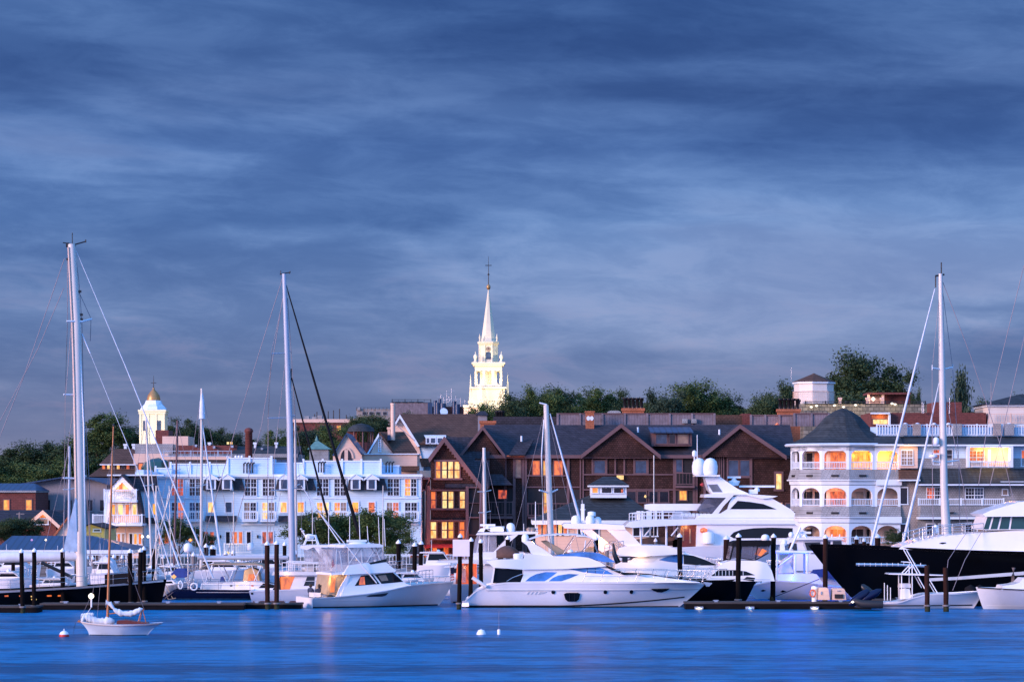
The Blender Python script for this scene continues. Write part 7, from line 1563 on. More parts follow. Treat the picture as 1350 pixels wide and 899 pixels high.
# ---------------------------------------------------------------- white megayacht with twin domes
def megayacht():
    B = 7.0; T = Th('white_megayacht', 'largest white yacht, with two big satellite domes, below the brown gables', 'superyacht', 950, 238, dy=-B/2)
    z = T.z; sh = T.poly([(822, 722), (900, 721), (1000, 716), (1064, 709)])
    H = Hull(T.x(818), T.x(1076), T.x(815), T.x(1052), B, sh, .8, .5, 2.2, .9, power=.35); H.build(T, 'gel')
    M_ = Body(T, [(918, 724), (919, 692), (930, 689), (1046, 689), (1062, 700), (1066, 711), (1040, 717)], 3.1, .04, .03, name='main_deck_house')
    M_.side([(963, 706.5), (968, 701.5), (978, 698), (995, 696), (1018, 695.3), (1046, 696), (1046, 706), (1040, 709), (968, 709.5)], 'glassd')
    # upper deck slab running aft
    MB().cab(T.poly([(823, 694), (830, 687.5), (850, 684.5), (925, 684), (1046, 685.5), (1056, 690), (1046, 690.8), (925, 691), (880, 693), (835, 695.5)]), 3.35, .05, .02).build('upper_deck', 'gel', T.r)
    U = Body(T, [(916, 685), (925, 678), (951, 676.5), (960, 671), (963, 662), (967, 655), (985, 650), (1020, 657), (1044, 671), (1050, 676.5), (1048, 686)], 2.7, .10, .03, name='bridge_deck')
    U.side([(963.5, 671), (974, 659.9), (990, 661.4), (1008, 664.2), (1025.5, 671.2)], 'glassd')
    U.side([(917, 682.2), (1048, 682.2), (1048, 682.9), (917, 682.9)], 'greyhull', 'style_line')
    MB().cab(T.poly([(929, 655.5), (930, 651.5), (967, 649.6), (1000, 652), (1027, 653.8), (1020, 656), (1006, 657.5), (985, 652.5), (967, 652.5), (962, 656)]), 2.6, .05).build('top_roof', 'gel', T.r)
    MB().cab(T.poly([(919.5, 673.5), (931.5, 657), (961, 654.5), (958, 663), (940, 676)]), 2.3, .05).build('aft_screen', 'vdark', T.r)
    for sg in (-1, 1): MB().prism(T.poly([(940, 677), (950, 665), (962, 652), (969, 652), (955, 667), (948, 677)]), sg*2.5-.1, sg*2.5+.1).build('screen_post', 'gel', T.r)
    # radar arch
    a = MB(); P = T.poly([(931.5, 628.5), (951, 627.5), (963, 636), (975, 644), (990, 650.5), (942, 651), (937, 646), (934.5, 639)])
    a.cab(P, 1.5, .1); ao = a.build('radar_arch', 'gel', T.r); sidepanel(T.poly([(936, 638.5), (948, 638), (955, 648.5), (942, 648.5)]), 1.5, .1, 0, min(q[0] for q in P), min(q[1] for q in P)).build('arch_opening', 'vdark', ao)
    MB().cab(T.poly([(919, 627.6), (919, 626.4), (951, 625.6), (951, 628)]), 2.0).build('dome_platform', 'gel', T.r)
    dome(T, T.r, 921.5, 625.8, 603.5, 9.3, y=1.0); dome(T, T.r, 936.5, 626, 603.5, 9.7, y=-.9); dome(T, T.r, 915.5, 601, 593.5, 3.2, y=.8); MB().tube([T.P(915.5, 626, .8), T.P(915.5, 600.5, .8)], .06, 5).build('dome_post', 'cap', T.r)
    whip(T, T.r, 919.2, 605, 573, 1.4, r=.03)
    radar(T, T.r, 959, 976.5, 629, drop=4.5); MB().lathe([(.35, z(640, 0)), (.5, z(634, 0)), (.2, z(633, 0))], T.x(968, 0), 0, 10).build('radar_base', 'gel', T.r); radar(T, T.r, 974.5, 1021.5, 641, drop=5); MB().box(T.x(992), T.x(1003), -.6, .6, z(651), z(645)).build('radar_base', 'gel', T.r)
    MB().lathe([(.02, z(641)), (.2, z(639)), (.2, z(638)), (.02, z(636))], T.x(928), -1.6, 8).build('hailer', 'red', T.r)
    # crane/tender tube and life rafts on the upper deck aft
    MB().cab(T.poly([(852, 671), (852, 665), (860, 664), (938, 664), (945, 667), (920, 673), (860, 673.5)]), .8, .02, yc=-.4).build('deck_crane', 'gel', T.r)
    for i in range(8): px = 897.5+i*4.9; MB().tube([T.P(px, 679.5, -2.2), T.P(px+4, 679.5, -2.2)], T.m(3.2), 10).build('life_raft', 'gel2', T.r)
    MB().cab(T.poly([(886, 684), (890, 678), (896, 672.5), (905, 671), (912, 674), (918, 684)]), .7).build('jet_ski_cover', 'canvas', T.r)
    MB().cab(T.poly([(925, 676), (929, 669), (934, 668), (938, 676)]), .5).build('covered_seat', 'canvas', T.r)
    deckrail(T, T.r, T.poly([(834, 686.5), (850, 684.5), (900, 684)]), 0, T.m(9), 8, None, 3.0, r=.035, name='aft_rail', mt='cap')
    for px, w_ in ((840, 5), (846, 3), (853, 7), (864, 3), (873, 2.5)): MB().cab(T.poly([(px, 685), (px, 673.5), (px+w_, 673.5), (px+w_, 685)]), .35, yc=-2.2).build('deck_fitting', 'gel', T.r)
    for px in (845, 878.5, 898): MB().tube([T.P(px, 722, -2.8), T.P(px, 693, -2.8)], .09, 8).build('deck_post', 'varnish' if px > 890 else 'cap', T.r)
    for px in (850, 885): MB().tube([T.P(px, 706, -2.8), T.P(px+9, 695, -2.8)], .07, 5).build('deck_strut', 'cap', T.r)
    MB().cab(T.poly([(898, 722), (898, 692), (921, 692), (921, 722)]), 2.2).build('aft_bulkhead', 'mahog', T.r)
    for px, py, c_ in ((901, 699, 'curtain'), (910, 702, 'curtain')): MB().box(T.x(px), T.x(px+2), -2.3, -2.21, z(py+14), z(py-5)).build('door_panel', c_, T.r)
    MB().lathe([(.02, z(704)), (.3, z(701)), (.3, z(697)), (.02, z(695))], T.x(928), -3.3, 8).build('deck_lantern', 'lo', T.r); MB().lathe([(.5, z(716)), (.5, z(702)), (.05, z(700.5))], T.x(934), -3.35, 10).build('deck_locker', 'gel', T.r)
    lamp(T.r, (T.x(906), -2.8, z(695)), 30, (1, .5, .2), .1); lamp(T.r, (T.x(858), -2, z(690)), 15, (1, .6, .35), .1)
    MB().cab(T.poly([(828, 722), (838, 712), (860, 709), (892, 708), (890, 712), (866, 718), (850, 722)]), 1.2, yc=-1).build('covered_launch', 'brownc', T.r)
megayacht()
# ---------------------------------------------------------------- yacht with the orange-lit arch, behind the front yacht's bow
def arch_yacht():
    B = 4.8; T = Th('flybridge_yacht', 'white flybridge yacht with an orange-lit radar arch behind the front yacht bow', 'motor yacht', 860, 211, dy=-B/2)
    z = T.z; H = Hull(T.x(765), T.x(978), T.x(765), T.x(955), B, T.poly([(765, 765), (880, 759), (978, 757)]), .5, .5, 2.3, .9, power=.3); H.build(T, 'gel')
    S = Body(T, [(808, 765), (812, 742), (880, 729.8), (905, 728), (925, 734), (946, 744.5), (960, 752), (972, 759), (900, 766)], 2.1, .12, .01, name='cabin')
    S.side([(901.8, 731), (915, 732.4), (931, 738), (946.5, 745), (925, 745.2), (902, 743.5)], 'glassd'); S.side([(869, 738), (880, 733.5), (890, 731.5), (901, 731), (901, 743), (893, 741.5), (881, 740.2)], 'glassb')
    S.side([(829, 741.5), (836, 735), (850, 733.4), (868, 736), (862, 741), (850, 741)], 'gel2', 'lit_alcove')
    S.top([(906, 728.5), (925, 734.5), (946, 744.8)], 'glassd')
    lamp(T.r, (T.x(846), -B/2-.15, z(737)), 14, (1, .62, .22), .06); lamp(T.r, (T.x(834), -B/2-.15, z(739)), 8, (1, .5, .15), .06)
    R = Body(T, [(812, 731), (816, 722), (828, 719.5), (846, 718.5), (880, 719), (893, 724), (903, 730), (880, 731.5), (842, 734)], 2.2, .05, name='flybridge')
    for sg in (-1, 1):
        MB().prism(T.poly([(764, 695.5), (779.5, 697), (790, 706), (801, 714.8), (810, 722), (794, 728), (786, 722), (780, 710)]), sg*1.9-.09, sg*1.9+.09).build('radar_arch', 'gel', T.r)
        MB().prism(T.poly([(798.5, 696.5), (825, 698), (836, 708), (847, 720), (832, 722), (821, 717)]), sg*1.95-.08, sg*1.95+.08).build('arch_leg', 'gel', T.r)
    MB().cab(T.poly([(741.5, 692), (744, 689.8), (790, 690), (823, 692), (825, 698.5), (790, 697.5), (760, 697), (744, 696)]), 2.1, .1).build('hardtop', 'gel', T.r)
    MB().cab(T.poly([(744, 696.3), (786, 697.3), (784, 698.2), (748, 697.2)]), 1.6).build('downlight_panel', 'lo', T.r)
    lamp(T.r, (T.x(770), -1.0, z(702)), 120, (1, .36, .05), .15); lamp(T.r, (T.x(795), -2.3, z(712)), 60, (1, .38, .06), .15)
    dome(T, T.r, 759, 691, 679, 6); dome(T, T.r, 778, 690, 678.5, 6, y=-.8); dome(T, T.r, 788, 691, 681, 5, y=.8); MB().lathe([(.3, z(680, 0)), (.3, z(675, 0)), (.1, z(674, 0))], T.x(780, 0), 0, 8).build('searchlight', 'cap', T.r)
    MB().box(T.x(767), T.x(771.5), -.15, .15, z(686, 0), z(664, 0)).box(T.x(766), T.x(773), -.1, .1, z(672, 0), z(671, 0)).build('antenna_tower', 'cap', T.r); whip(T, T.r, 767.5, 690, 659, 0)
    MB().cab(T.poly([(770, 734), (774, 722), (793, 722), (800, 734)]), 1.5).build('aft_lounge', 'tan', T.r)
    deckrail(T, T.r, T.poly([(896, 760), (930, 757), (975, 757)]), 0, T.m(13), 7, H, lean=.15)
    deckrail(T, T.r, T.poly([(797, 727), (822, 723)]), 0, T.m(10), 4, None, 2.0, name='fly_rail', mt='steel')
    MB().tube([T.P(843.5, 729, -2), T.P(843.5, 724, -2)], .1, 6).build('deck_light', 'blackm', T.r)
arch_yacht()
# ---------------------------------------------------------------- convertible behind the front yacht's stern
def convertible():
    B = 4.7; T = Th('convertible_yacht', 'white convertible yacht with clear flybridge enclosure and domed hardtop, behind the front yacht stern', 'motor yacht', 650, 210, dy=-B/2)
    z = T.z; H = Hull(T.x(592), T.x(800), T.x(594), T.x(782), B, T.poly([(592, 770), (660, 769), (720, 764), (800, 760)]), .5, .5, 2.2, .92, power=.3); H.build(T, 'greyhull')
    H.band(lambda x: -.1, lambda x: .12, T.x(597), T.x(780), .02).build('waterline', 'boot', T.r)
    S = Body(T, [(628, 770), (640, 742), (735, 742), (752, 765)], 2.0, .1, name='cabin')
    MB().cab(T.poly([(575, 741.5), (577, 739), (625, 737.5), (650, 737), (650, 743.5), (620, 742.8)]), 2.2).build('deck_overhang', 'gel', T.r)
    MB().cab(T.poly([(600, 770), (602, 744), (628, 744), (628, 770)]), 1.3).build('cockpit_bulkhead', 'lr', T.r); MB().box(T.x(609), T.x(614), -1.5, -1.38, z(768), z(745)).build('salon_door', 'clear', T.r); lamp(T.r, (T.x(612), -2.2, z(748)), 16, (1, .35, .15), .1)
    Fb = Body(T, [(622, 738), (624, 729), (640, 727.5), (690, 728), (705, 738)], 2.0, .1, name='flybridge')
    en = Body(T, [(623, 731), (626, 712), (629, 705), (654, 704.5), (655, 726), (648, 729)], 1.6, .03, 0, 'clear', 'clear_enclosure')
    for q in ([(634, 728), (637, 706), (638, 706), (635, 728)], [(643, 727), (644, 706), (645, 706), (644, 727)], [(628, 729), (632, 706), (633, 706), (629, 729)]): en.side(q, 'gel2', 'enclosure_pipe', .03)
    for sg in (-1, 1): MB().prism(T.poly([(638, 739), (650, 728), (672, 706), (684, 704), (670, 716), (655, 738)]), sg*1.8-.08, sg*1.8+.08).build('raked_strut', 'gel', T.r)
    MB().cab(T.poly([(627, 705), (629, 702.6), (660, 701.4), (692, 700.4), (710, 701), (709, 703.4), (670, 705)]), 1.9).build('hardtop', 'gel', T.r)
    dome(T, T.r, 673.2, 700.5, 689, 5.6); MB().cab(T.poly([(646, 701), (646, 695), (660, 694), (664, 696), (664, 701)]), .5).build('radar_box', 'gel', T.r)
    radar(T, T.r, 633, 653, 692, drop=3); radar(T, T.r, 643, 665, 695, .5); radar(T, T.r, 697, 709, 697, .3, drop=3); MB().cab(T.poly([(629, 701.5), (633, 697), (638, 696), (650, 701.5)]), .3).build('spotlight', 'gel', T.r)
    whip(T, T.r, 690.5, 700, 690, -.5); whip(T, T.r, 706, 700, 661, .5, r=.03)
    MB().cab(T.poly([(636, 704), (640, 697), (652, 704)]), .3).build('horn', 'steel', T.r)
    for px in (698, 702): MB().lathe([(.2, z(703, 0)), (.25, z(697, 0)), (.1, z(695, 0))], T.x(px, 0), 0, 8).build('lantern', 'curtain', T.r)
convertible()
# ---------------------------------------------------------------- right-centre cluster
def express():
    B = 4.0; T = Th('dark_express_cruiser', 'black-hulled cruiser with white cabin top and dark canvas enclosure, right of front yacht bow', 'express cruiser', 970, 207, dy=-B/2)
    z = T.z; H = Hull(T.x(905), T.x(1002), T.x(905), T.x(984), B, T.poly([(905, 765), (960, 764), (1002, 762)]), .5, .45, 2.2, .9, power=.35); H.build(T, 'black')
    S = Body(T, [(935, 766), (944, 750), (952, 742.5), (964, 739), (1000, 739), (1012, 742), (1018, 752), (1022, 766)], 1.75, .15, name='cabin')
    S.side([(938, 759), (947, 751.4), (970, 751.2), (984, 753), (996, 758), (970, 759)], 'glassd')
    S.side([(980, 764), (985, 760), (996, 761.5), (994, 766)], 'glassd'); S.side([(936, 762), (1016, 763.5), (1016, 764.3), (936, 762.8)], 'greyhull', 'style_line')
    f = MB(); 
    for k in range(9): px = 943+k*4.6; m2 = sidepanel(T.poly([(px, 758.6), (px, 752), (px+.8, 752), (px+.8, 758.6)]), 1.75, .15, 0, S.x0, S.z0, off=.035); f.add(m2.v, m2.f)
    f.build('window_bar', 'greyhull', S.o)
    en = Body(T, [(962, 737), (966, 719), (1016, 719), (1014, 728), (998, 738), (975, 735)], 1.5, .02, 0, 'vdark', 'canvas_enclosure')
    for q in ([(962, 738), (967, 719), (968.5, 719), (964, 738)], [(976, 735), (978, 719), (979, 719), (977, 735.5)], [(996, 737), (999, 719), (1000, 719), (997, 737.6)], [(975, 735), (996, 738), (1014, 728), (1014, 729.6), (997, 739), (975, 736)]): en.side(q, 'blackc', 'canvas_edge', .03)
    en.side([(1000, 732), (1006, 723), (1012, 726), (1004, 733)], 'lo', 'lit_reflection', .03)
    MB().cab(T.poly([(965, 720), (966, 715), (972, 713), (1018, 712.5), (1019, 717), (1014, 720)]), 1.65).build('bimini', 'blackc', T.r)
    dome(T, T.r, 1009, 712.5, 704, 5.5)
    deckrail(T, T.r, T.poly([(900, 765), (955, 764)]), 0, T.m(14), 6, None, 1.6, lean=.2, name='guard_rail')
    MB().tube([T.P(1003, 768), T.P(1010, 752)], .03, 4).tube([T.P(995, 770), T.P(1006, 754)], .03, 4).tube([T.P(990, 770), T.P(1004, 753), T.P(1010, 751), T.P(1003, 766)], .03, 4).build('bow_pulpit', 'steel', T.r)
express()
def t_top_boat():
    B = 4.2; T = Th('blue_lit_fishing_boat', 'white fishing boat washed in blue light from under its t-top', 'fishing boat', 1060, 217, dy=-B/2)
    z = T.z; H = Hull(T.x(1125), T.x(985), T.x(1122), T.x(1000), B, T.poly([(985, 774), (1022, 765), (1060, 767), (1125, 776)]), .45, .45, 2, .92, power=.3); H.build(T, 'gel')
    H.patch(T.poly([(1005, 779.5), (1008, 777.6), (1012, 779), (1008, 780.6)]), .02).build('porthole', 'glassd', T.r); H.patch(T.poly([(1030, 780.5), (1033, 778), (1038, 779.5), (1033, 781.4)]), .02).build('porthole', 'glassd', T.r)
    MB().cab(T.poly([(1026, 770), (1027, 757), (1048, 756.6), (1053, 762), (1079, 758), (1083, 762), (1080, 772)]), 1.2, .05).build('console', 'gel', T.r)
    S = Body(T, [(1040, 772), (1050, 756), (1078, 757), (1083, 765), (1092, 774)], 1.5, .1, name='cabin')
    MB().cab(T.poly([(1022, 728), (1022, 726), (1078, 726.5), (1078, 728.6)]), 1.5).build('t_top', 'gel', T.r)
    f = MB()
    for sg in (-1, 1):
        for px in (1026, 1050, 1066): f.tube([(T.x(px), sg*1.1, z(764)), (T.x(px), sg*1.2, z(728))], .07, 6)
        f.tube([(T.x(1026), sg*1.1, z(748)), (T.x(1050), sg*1.1, z(730))], .05, 5); f.tube([(T.x(1024), sg*1.2, z(729)), (T.x(1068), sg*1.2, z(729))], .05, 5)
    f.build('t_top_frame', 'cap', T.r)
    MB().cab(T.poly([(1030, 756), (1033, 742), (1040, 735), (1048, 734), (1043, 742), (1049, 755)]), .7).build('helm_seat', 'gel2', T.r)
    MB().box(T.x(1028), T.x(1064), -.05, .05, z(729.4), z(728.8)).build('blue_strip_light', 'lblu', T.r)
    for px, e, dz_ in ((1036, 120, 735), (1060, 120, 735), (1045, 40, 762)): lamp(T.r, (T.x(px), -B/2+.4, z(dz_)), e, (.015, .06, 1), .15)
    lamp(T.r, (T.x(1100), -B/2-1.2, z(762)), 70, (.03, .10, 1), .2); lamp(T.r, (T.x(1012), -B/2-1.2, z(768)), 12, (.15, .3, 1), .2)
    MB().tube([T.P(1041, 726, 0), T.P(1055, 695, 0)], .09, 6).build('raked_mast', 'cap', T.r); dome(T, T.r, 1043, 707, 701, 3.5); dome(T, T.r, 1034, 718, 711, 3.6); radar(T, T.r, 1026, 1040, 711.5, .3); MB().cab(T.poly([(1032, 726), (1032, 717), (1037, 717), (1038, 726)]), .3).build('spotlight', 'cap', T.r)
    radar(T, T.r, 1052, 1069, 702, .3)
    wire(T, T.r, [[(1012, 790, -2.4), (1050, 775, -2.4), (1080, 763, -2.3)]], .03, 'blackm', 'mooring_line')
t_top_boat()
def trawler():
    B = 4.6; T = Th('white_trawler_yacht', 'white trawler yacht with rounded dark-framed pilothouse windows, behind the blue-lit boat', 'motor yacht', 1090, 226, dy=-B/2)
    z = T.z; H = Hull(T.x(1150), T.x(1025), T.x(1148), T.x(1035), B, T.poly([(1025, 748), (1090, 756), (1150, 756)]), .5, .45, 2, .9, power=.3); H.build(T, 'gel')
    H.band(lambda x: z(758.5), lambda x: z(755), T.x(1062), T.x(1140), .03).build('sheer_stripe', 'navy', T.r) if False else None
    S = Body(T, [(1046, 752), (1050, 716), (1056, 711), (1108, 710), (1116, 716), (1126, 755)], 1.9, .06, name='pilothouse')
    S.side([(1060, 713.5), (1082, 713), (1084, 716), (1084, 731), (1070, 731), (1064, 727), (1059.5, 719)], 'greyhull', 'window'); S.side([(1061.5, 715), (1082, 714.6), (1082.5, 729.5), (1071, 729.5), (1065, 726)], 'roomd', 'window', .04)
    S.side([(1045, 723), (1048, 716), (1051, 716), (1052, 726), (1050, 728)], 'roomd', 'window')
    S.side([(1087, 731), (1090, 713), (1096, 713), (1094, 731)], 'roomd'); S.side([(1098, 731), (1099, 713), (1110, 713), (1113, 731)], 'roomd')
    MB().cab(T.poly([(1042, 711.5), (1046, 709), (1110, 708.6), (1114, 711.5)]), 2.1).build('cabin_top', 'gel', T.r)
    MB().cab(T.poly([(1067, 757), (1072, 750.5), (1106, 748), (1120, 756), (1110, 763), (1090, 762)], -2.4), .25, yc=-2.5).build('inflatable_tender', 'bluec', T.r)
    dome(T, T.r, 1052, 709, 702.5, 4); MB().tube([T.P(1062, 709, 0), T.P(1062, 700, 0)], .06, 5).build('mast', 'cap', T.r)
    for px in (1096, 1106): MB().tube([T.P(px, 711, 0), T.P(px+1, 704, 0)], .05, 5).build('deck_light', 'cap', T.r)
    lamp(T.r, (T.x(1120), -B/2-.6, z(770)), 25, (.15, .25, 1), .2)
trawler()
def console_boat():
    B = 2.9; T = Th('centre_console_boat', 'small white centre-console boat with thin t-top, lying before the black superyacht', 'centre console boat', 1225, 199.5, dy=-B/2)
    z = T.z; H = Hull(T.x(1157), T.x(1302), T.x(1160), T.x(1288), B, T.poly([(1157, 794), (1186, 793.2), (1200, 788), (1221, 782.5), (1260, 782), (1302, 779)]), .4, .4, 2, .9, power=.4); H.build(T, 'gel')
    H.band(lambda x: z(799), lambda x: z(797.5), T.x(1160), T.x(1286), .02).build('spray_stripe', 'boot', T.r)
    MB().cab(T.poly([(1189, 790), (1189.5, 777), (1196, 775.5), (1202, 777), (1204, 790)]), .5).build('console', 'gel', T.r); MB().cab(T.poly([(1188.5, 775), (1189, 769.5), (1203, 769.5), (1203.5, 775)]), .5).build('leaning_post', 'gel2', T.r)
    MB().cab(T.poly([(1172, 757), (1174, 755.7), (1200, 756), (1250, 758.2), (1250, 759), (1200, 758.2)]), 1.0).build('t_top', 'gel', T.r)
    f = MB()
    for sg in (-1, 1):
        for a, b, c, e in ((1190.5, 790, 1190.5, 757), (1204.5, 788, 1204.5, 746), (1197, 725, 1216, 758), (1204.5, 746, 1194, 757), (1212, 760, 1221, 776), (1225, 760, 1238, 782)): f.tube([(T.x(a), sg*.75, z(b)), (T.x(c), sg*.75, z(e))], .04, 5)
        f.tube([(T.x(1193), sg*.5, z(741)), (T.x(1204), sg*.7, z(741.5))], .03, 4)
    f.build('tower_frame', 'cap', T.r)
    for k in range(3): MB().tube([T.P(1166+k*4, 791, -.5), T.P(1166+k*4, 768+k*3, -.5)], .03, 4).build('fishing_rod', 'cap', T.r)
    # black outboards, tilted up
    for k, (px, y) in enumerate(((1153, -.7), (1155, 0), (1157, .7))):
        m = MB(); m.loft([[(T.x(px)+dx*.75, y+.2*cos(a)*sc_, z(785)+dx*(-.55)+.27*sin(a)*sc_) for a in [2*pi*j/10 for j in range(10)]] for dx, sc_ in ((-1.1, .5), (-.9, 1), (-.4, 1.15), (0, 1), (.15, .7))])
        m.tube([(T.x(px)-.5, y, z(788)), (T.x(px)-1.1, y, z(799))], [.16, .09], 6); m.build('outboard_engine', 'blackm', T.r)
    MB().slab([T.P(1168, 793, -1.3), T.P(1200, 791.5, -1.3), T.P(1200, 791.5, 1.3), T.P(1168, 793, 1.3)], .05).build('cockpit_sole', 'gel2', T.r)
    lamp(T.r, (T.x(1200), -1.8, z(745)), 5, (.6, .7, 1), .1)
console_boat()
def tender_black():
    B = 2.2; T = Th('black_inflatable', 'small black inflatable boat with a tilted engine floating left of the centre-console boat', 'inflatable boat', 1143, 195.5, dy=-B/2)
    z = T.z; m = MB()
    for sg in (-1, 1): m.tube([T.P(1128, 792, sg*.6), T.P(1136, 795.5, sg*.75), T.P(1164, 796.5, sg*.75)], [.18, .26, .26], 8)
    m.build('tubes', 'rubber', T.r); MB().cab(T.poly([(1130, 801), (1134, 796), (1164, 797), (1164, 802)]), .6).build('floor', 'rubber', T.r)
    e = MB(); e.loft([[(T.x(1136)+dx, .3*cos(a)*s_, z(788)+dx*.6+.36*sin(a)*s_) for a in [2*pi*j/10 for j in range(10)]] for dx, s_ in ((-.75, .35), (-.5, .9), (0, 1.1), (.45, .95), (.65, .4))]); e.tube([T.P(1133, 789, 0), T.P(1126, 798, 0)], [.14, .07], 6); e.build('outboard_engine', 'navy', T.r)
    e = MB(); e.loft([[(T.x(1150)+dx, .3*cos(a)*s_, z(786)+dx*.5+.30*sin(a)*s_) for a in [2*pi*j/10 for j in range(10)]] for dx, s_ in ((-.75, .35), (-.5, .9), (0, 1.1), (.45, .95), (.75, .4))]); e.build('covered_console', 'navy', T.r)
    MB().lathe([(.02, z(795)), (.12, z(793.5)), (.02, z(792))], T.x(1125), -.7, 8).build('nav_lamp', 'lw', T.r)
tender_black()
def bow_boat():
    B = 3.6; T = Th('grey_bow_boat', 'pale grey boat hull with a flared bow pointing left, cut by the right picture edge', 'motorboat', 1345, 198, dy=-B/2)
    z = T.z; H = Hull(T.x(1470), T.x(1292), T.x(1465), T.x(1302), B, T.poly([(1292, 774.5), (1350, 776.5), (1470, 782)]), .4, .55, 2.6, .9, power=.35); H.build(T, 'greyhull')
    H.band(lambda x: H.top(x)-.08, lambda x: H.top(x), T.x(1294), T.x(1460), .04).build('rub_rail', 'boot', T.r)
    Body(T, [(1322, 778), (1324, 772), (1338, 770.5), (1346, 768), (1352, 762), (1400, 760), (1430, 780)], 1.3, .15, name='cabin')
    H.band(lambda x: z(799.5), lambda x: z(798.8), T.x(1306), T.x(1460), .02).build('spray_rail', 'gel2', T.r)
bow_boat()
# ---------------------------------------------------------------- small daysailer on its mooring
def daysailer():
    B = 1.9; T = Th('wooden_mast_daysailer', 'small white daysailer with varnished mast and crumpled sails, moored alone in open water', 'sailboat', 150, 161.5, dy=-B/2)
    z = T.z; sh = T.poly([(100.5, 818.7), (112, 820.6), (135, 822.3), (160, 823), (190, 822.3), (211, 821)])
    H = Hull(T.x(212), T.x(100.5), T.x(192), T.x(114), B, sh, .35, .5, 2.0, .25, power=.5, ex=1.7); H.build(T, 'paleblue', deck='varnish')
    H.band(lambda x: -.1, lambda x: .035, T.x(191), T.x(115), .012).build('boot_stripe', 'boot', T.r); H.band(lambda x: H.top(x)-.07, lambda x: H.top(x)-.02, T.x(208), T.x(103), .015).build('rub_rail', 'cap', T.r)
    MB().cab(T.poly([(152, 823), (153, 818.3), (165, 817.6), (178, 819.6), (192, 821), (193, 823)]), .52).build('coaming', 'mahog', T.r)
    MB().tube([T.P(141.6, 822, 0), T.P(143.8, 740, 0), T.P(147, 640, 0), T.P(149.6, 561, 0)], [.075, .07, .055, .035], 8).build('mast', 'varnish', T.r)
    MB().lathe([(.05, z(562, 0)), (.07, z(561, 0)), (.07, z(559.5, 0)), (.02, z(558.5, 0))], T.x(149.7, 0), 0, 8).build('masthead', 'blackm', T.r)
    rnd = random.Random(4)
    def lump(path, rad, nm, mt='sail'):
        rings = []; n_ = 26
        pts = []
        for i in range(n_):
            t = i/(n_-1)*(len(path)-1); k = min(int(t), len(path)-2); f = t-k; pts.append(((path[k][0]+(path[k+1][0]-path[k][0])*f), (path[k][1]+(path[k+1][1]-path[k][1])*f)))
        for i, (a, b) in enumerate(pts):
            r = rad*(.75+.5*rnd.random())*min(1, .35+i/3, .35+(n_-1-i)/3); c = Vector(T.P(a, b, rnd.uniform(-.03, .03)))
            rings.append([c+Vector((0, cos(q)*r*.8, sin(q)*r*(1+.35*rnd.random()))) for q in [2*pi*j/9 for j in range(9)]])
        MB().loft(rings).build(nm, mt, T.r)
    lump([(139.5, 800), (140, 793.5), (147, 797), (152, 805), (160, 808), (172, 809), (180, 806), (188, 802.5)], .14, 'furled_mainsail')
    MB().tube([T.P(142, 809, 0), T.P(190, 803.5, 0)], .035, 6).build('boom', 'varnish', T.r)
    lump([(107, 817), (113, 813), (119, 815.5), (126, 818), (134, 819), (144, 818.5), (151, 819)], .17, 'lowered_jib'); lump([(106, 817), (107, 811), (112, 810), (118, 809.5), (124, 809.5)], .08, 'jib_fold')
    MB().tube([T.P(187, 803, 0), T.P(182, 820, -.1)], .03, 5).tube([T.P(188, 803, 0), T.P(192.5, 820, 0)], .025, 5).tube([T.P(188, 803, 0), T.P(184, 820, .2)], .02, 5).build('boom_crutch', 'varnish', T.r)
    wire(T, T.r, [[(149.2, 580, 0), (122.5, 780, 0), (104, 820, 0)], [(149.5, 575, 0), (128, 815, -.7)], [(149.5, 565, 0), (152, 700, 0), (190, 803, 0)]], .008, name='stay')
    MB().tube([T.P(120.3, 800, 0), T.P(112, 813, 0)], .015, 4).tube([T.P(120.5, 788, 0), T.P(120.5, 800, 0)], .05, 6).build('lamp_staff', 'cap', T.r)
    MB().lathe([(.02, z(789.5, 0)), (.13, z(787.8, 0)), (.17, z(785.5, 0)), (.13, z(783, 0)), (.02, z(781.5, 0))], T.x(120.2, 0), 0, 10).build('anchor_lamp', 'lw', T.r); lamp(T.r, (T.x(120, 0), -.35, z(785)), 3, (1, .75, .55), .1)
    MB().tube([T.P(100, 820, 0), T.P(97.5, 828, 0), T.P(97, 841, 0)], .012, 4).build('mooring_line', 'blackm', T.r)
    MB().cab(T.poly([(98.5, 820.5), (100, 818), (103, 818.5), (103, 821)]), .06).build('bow_chock', 'varnish', T.r)
daysailer()
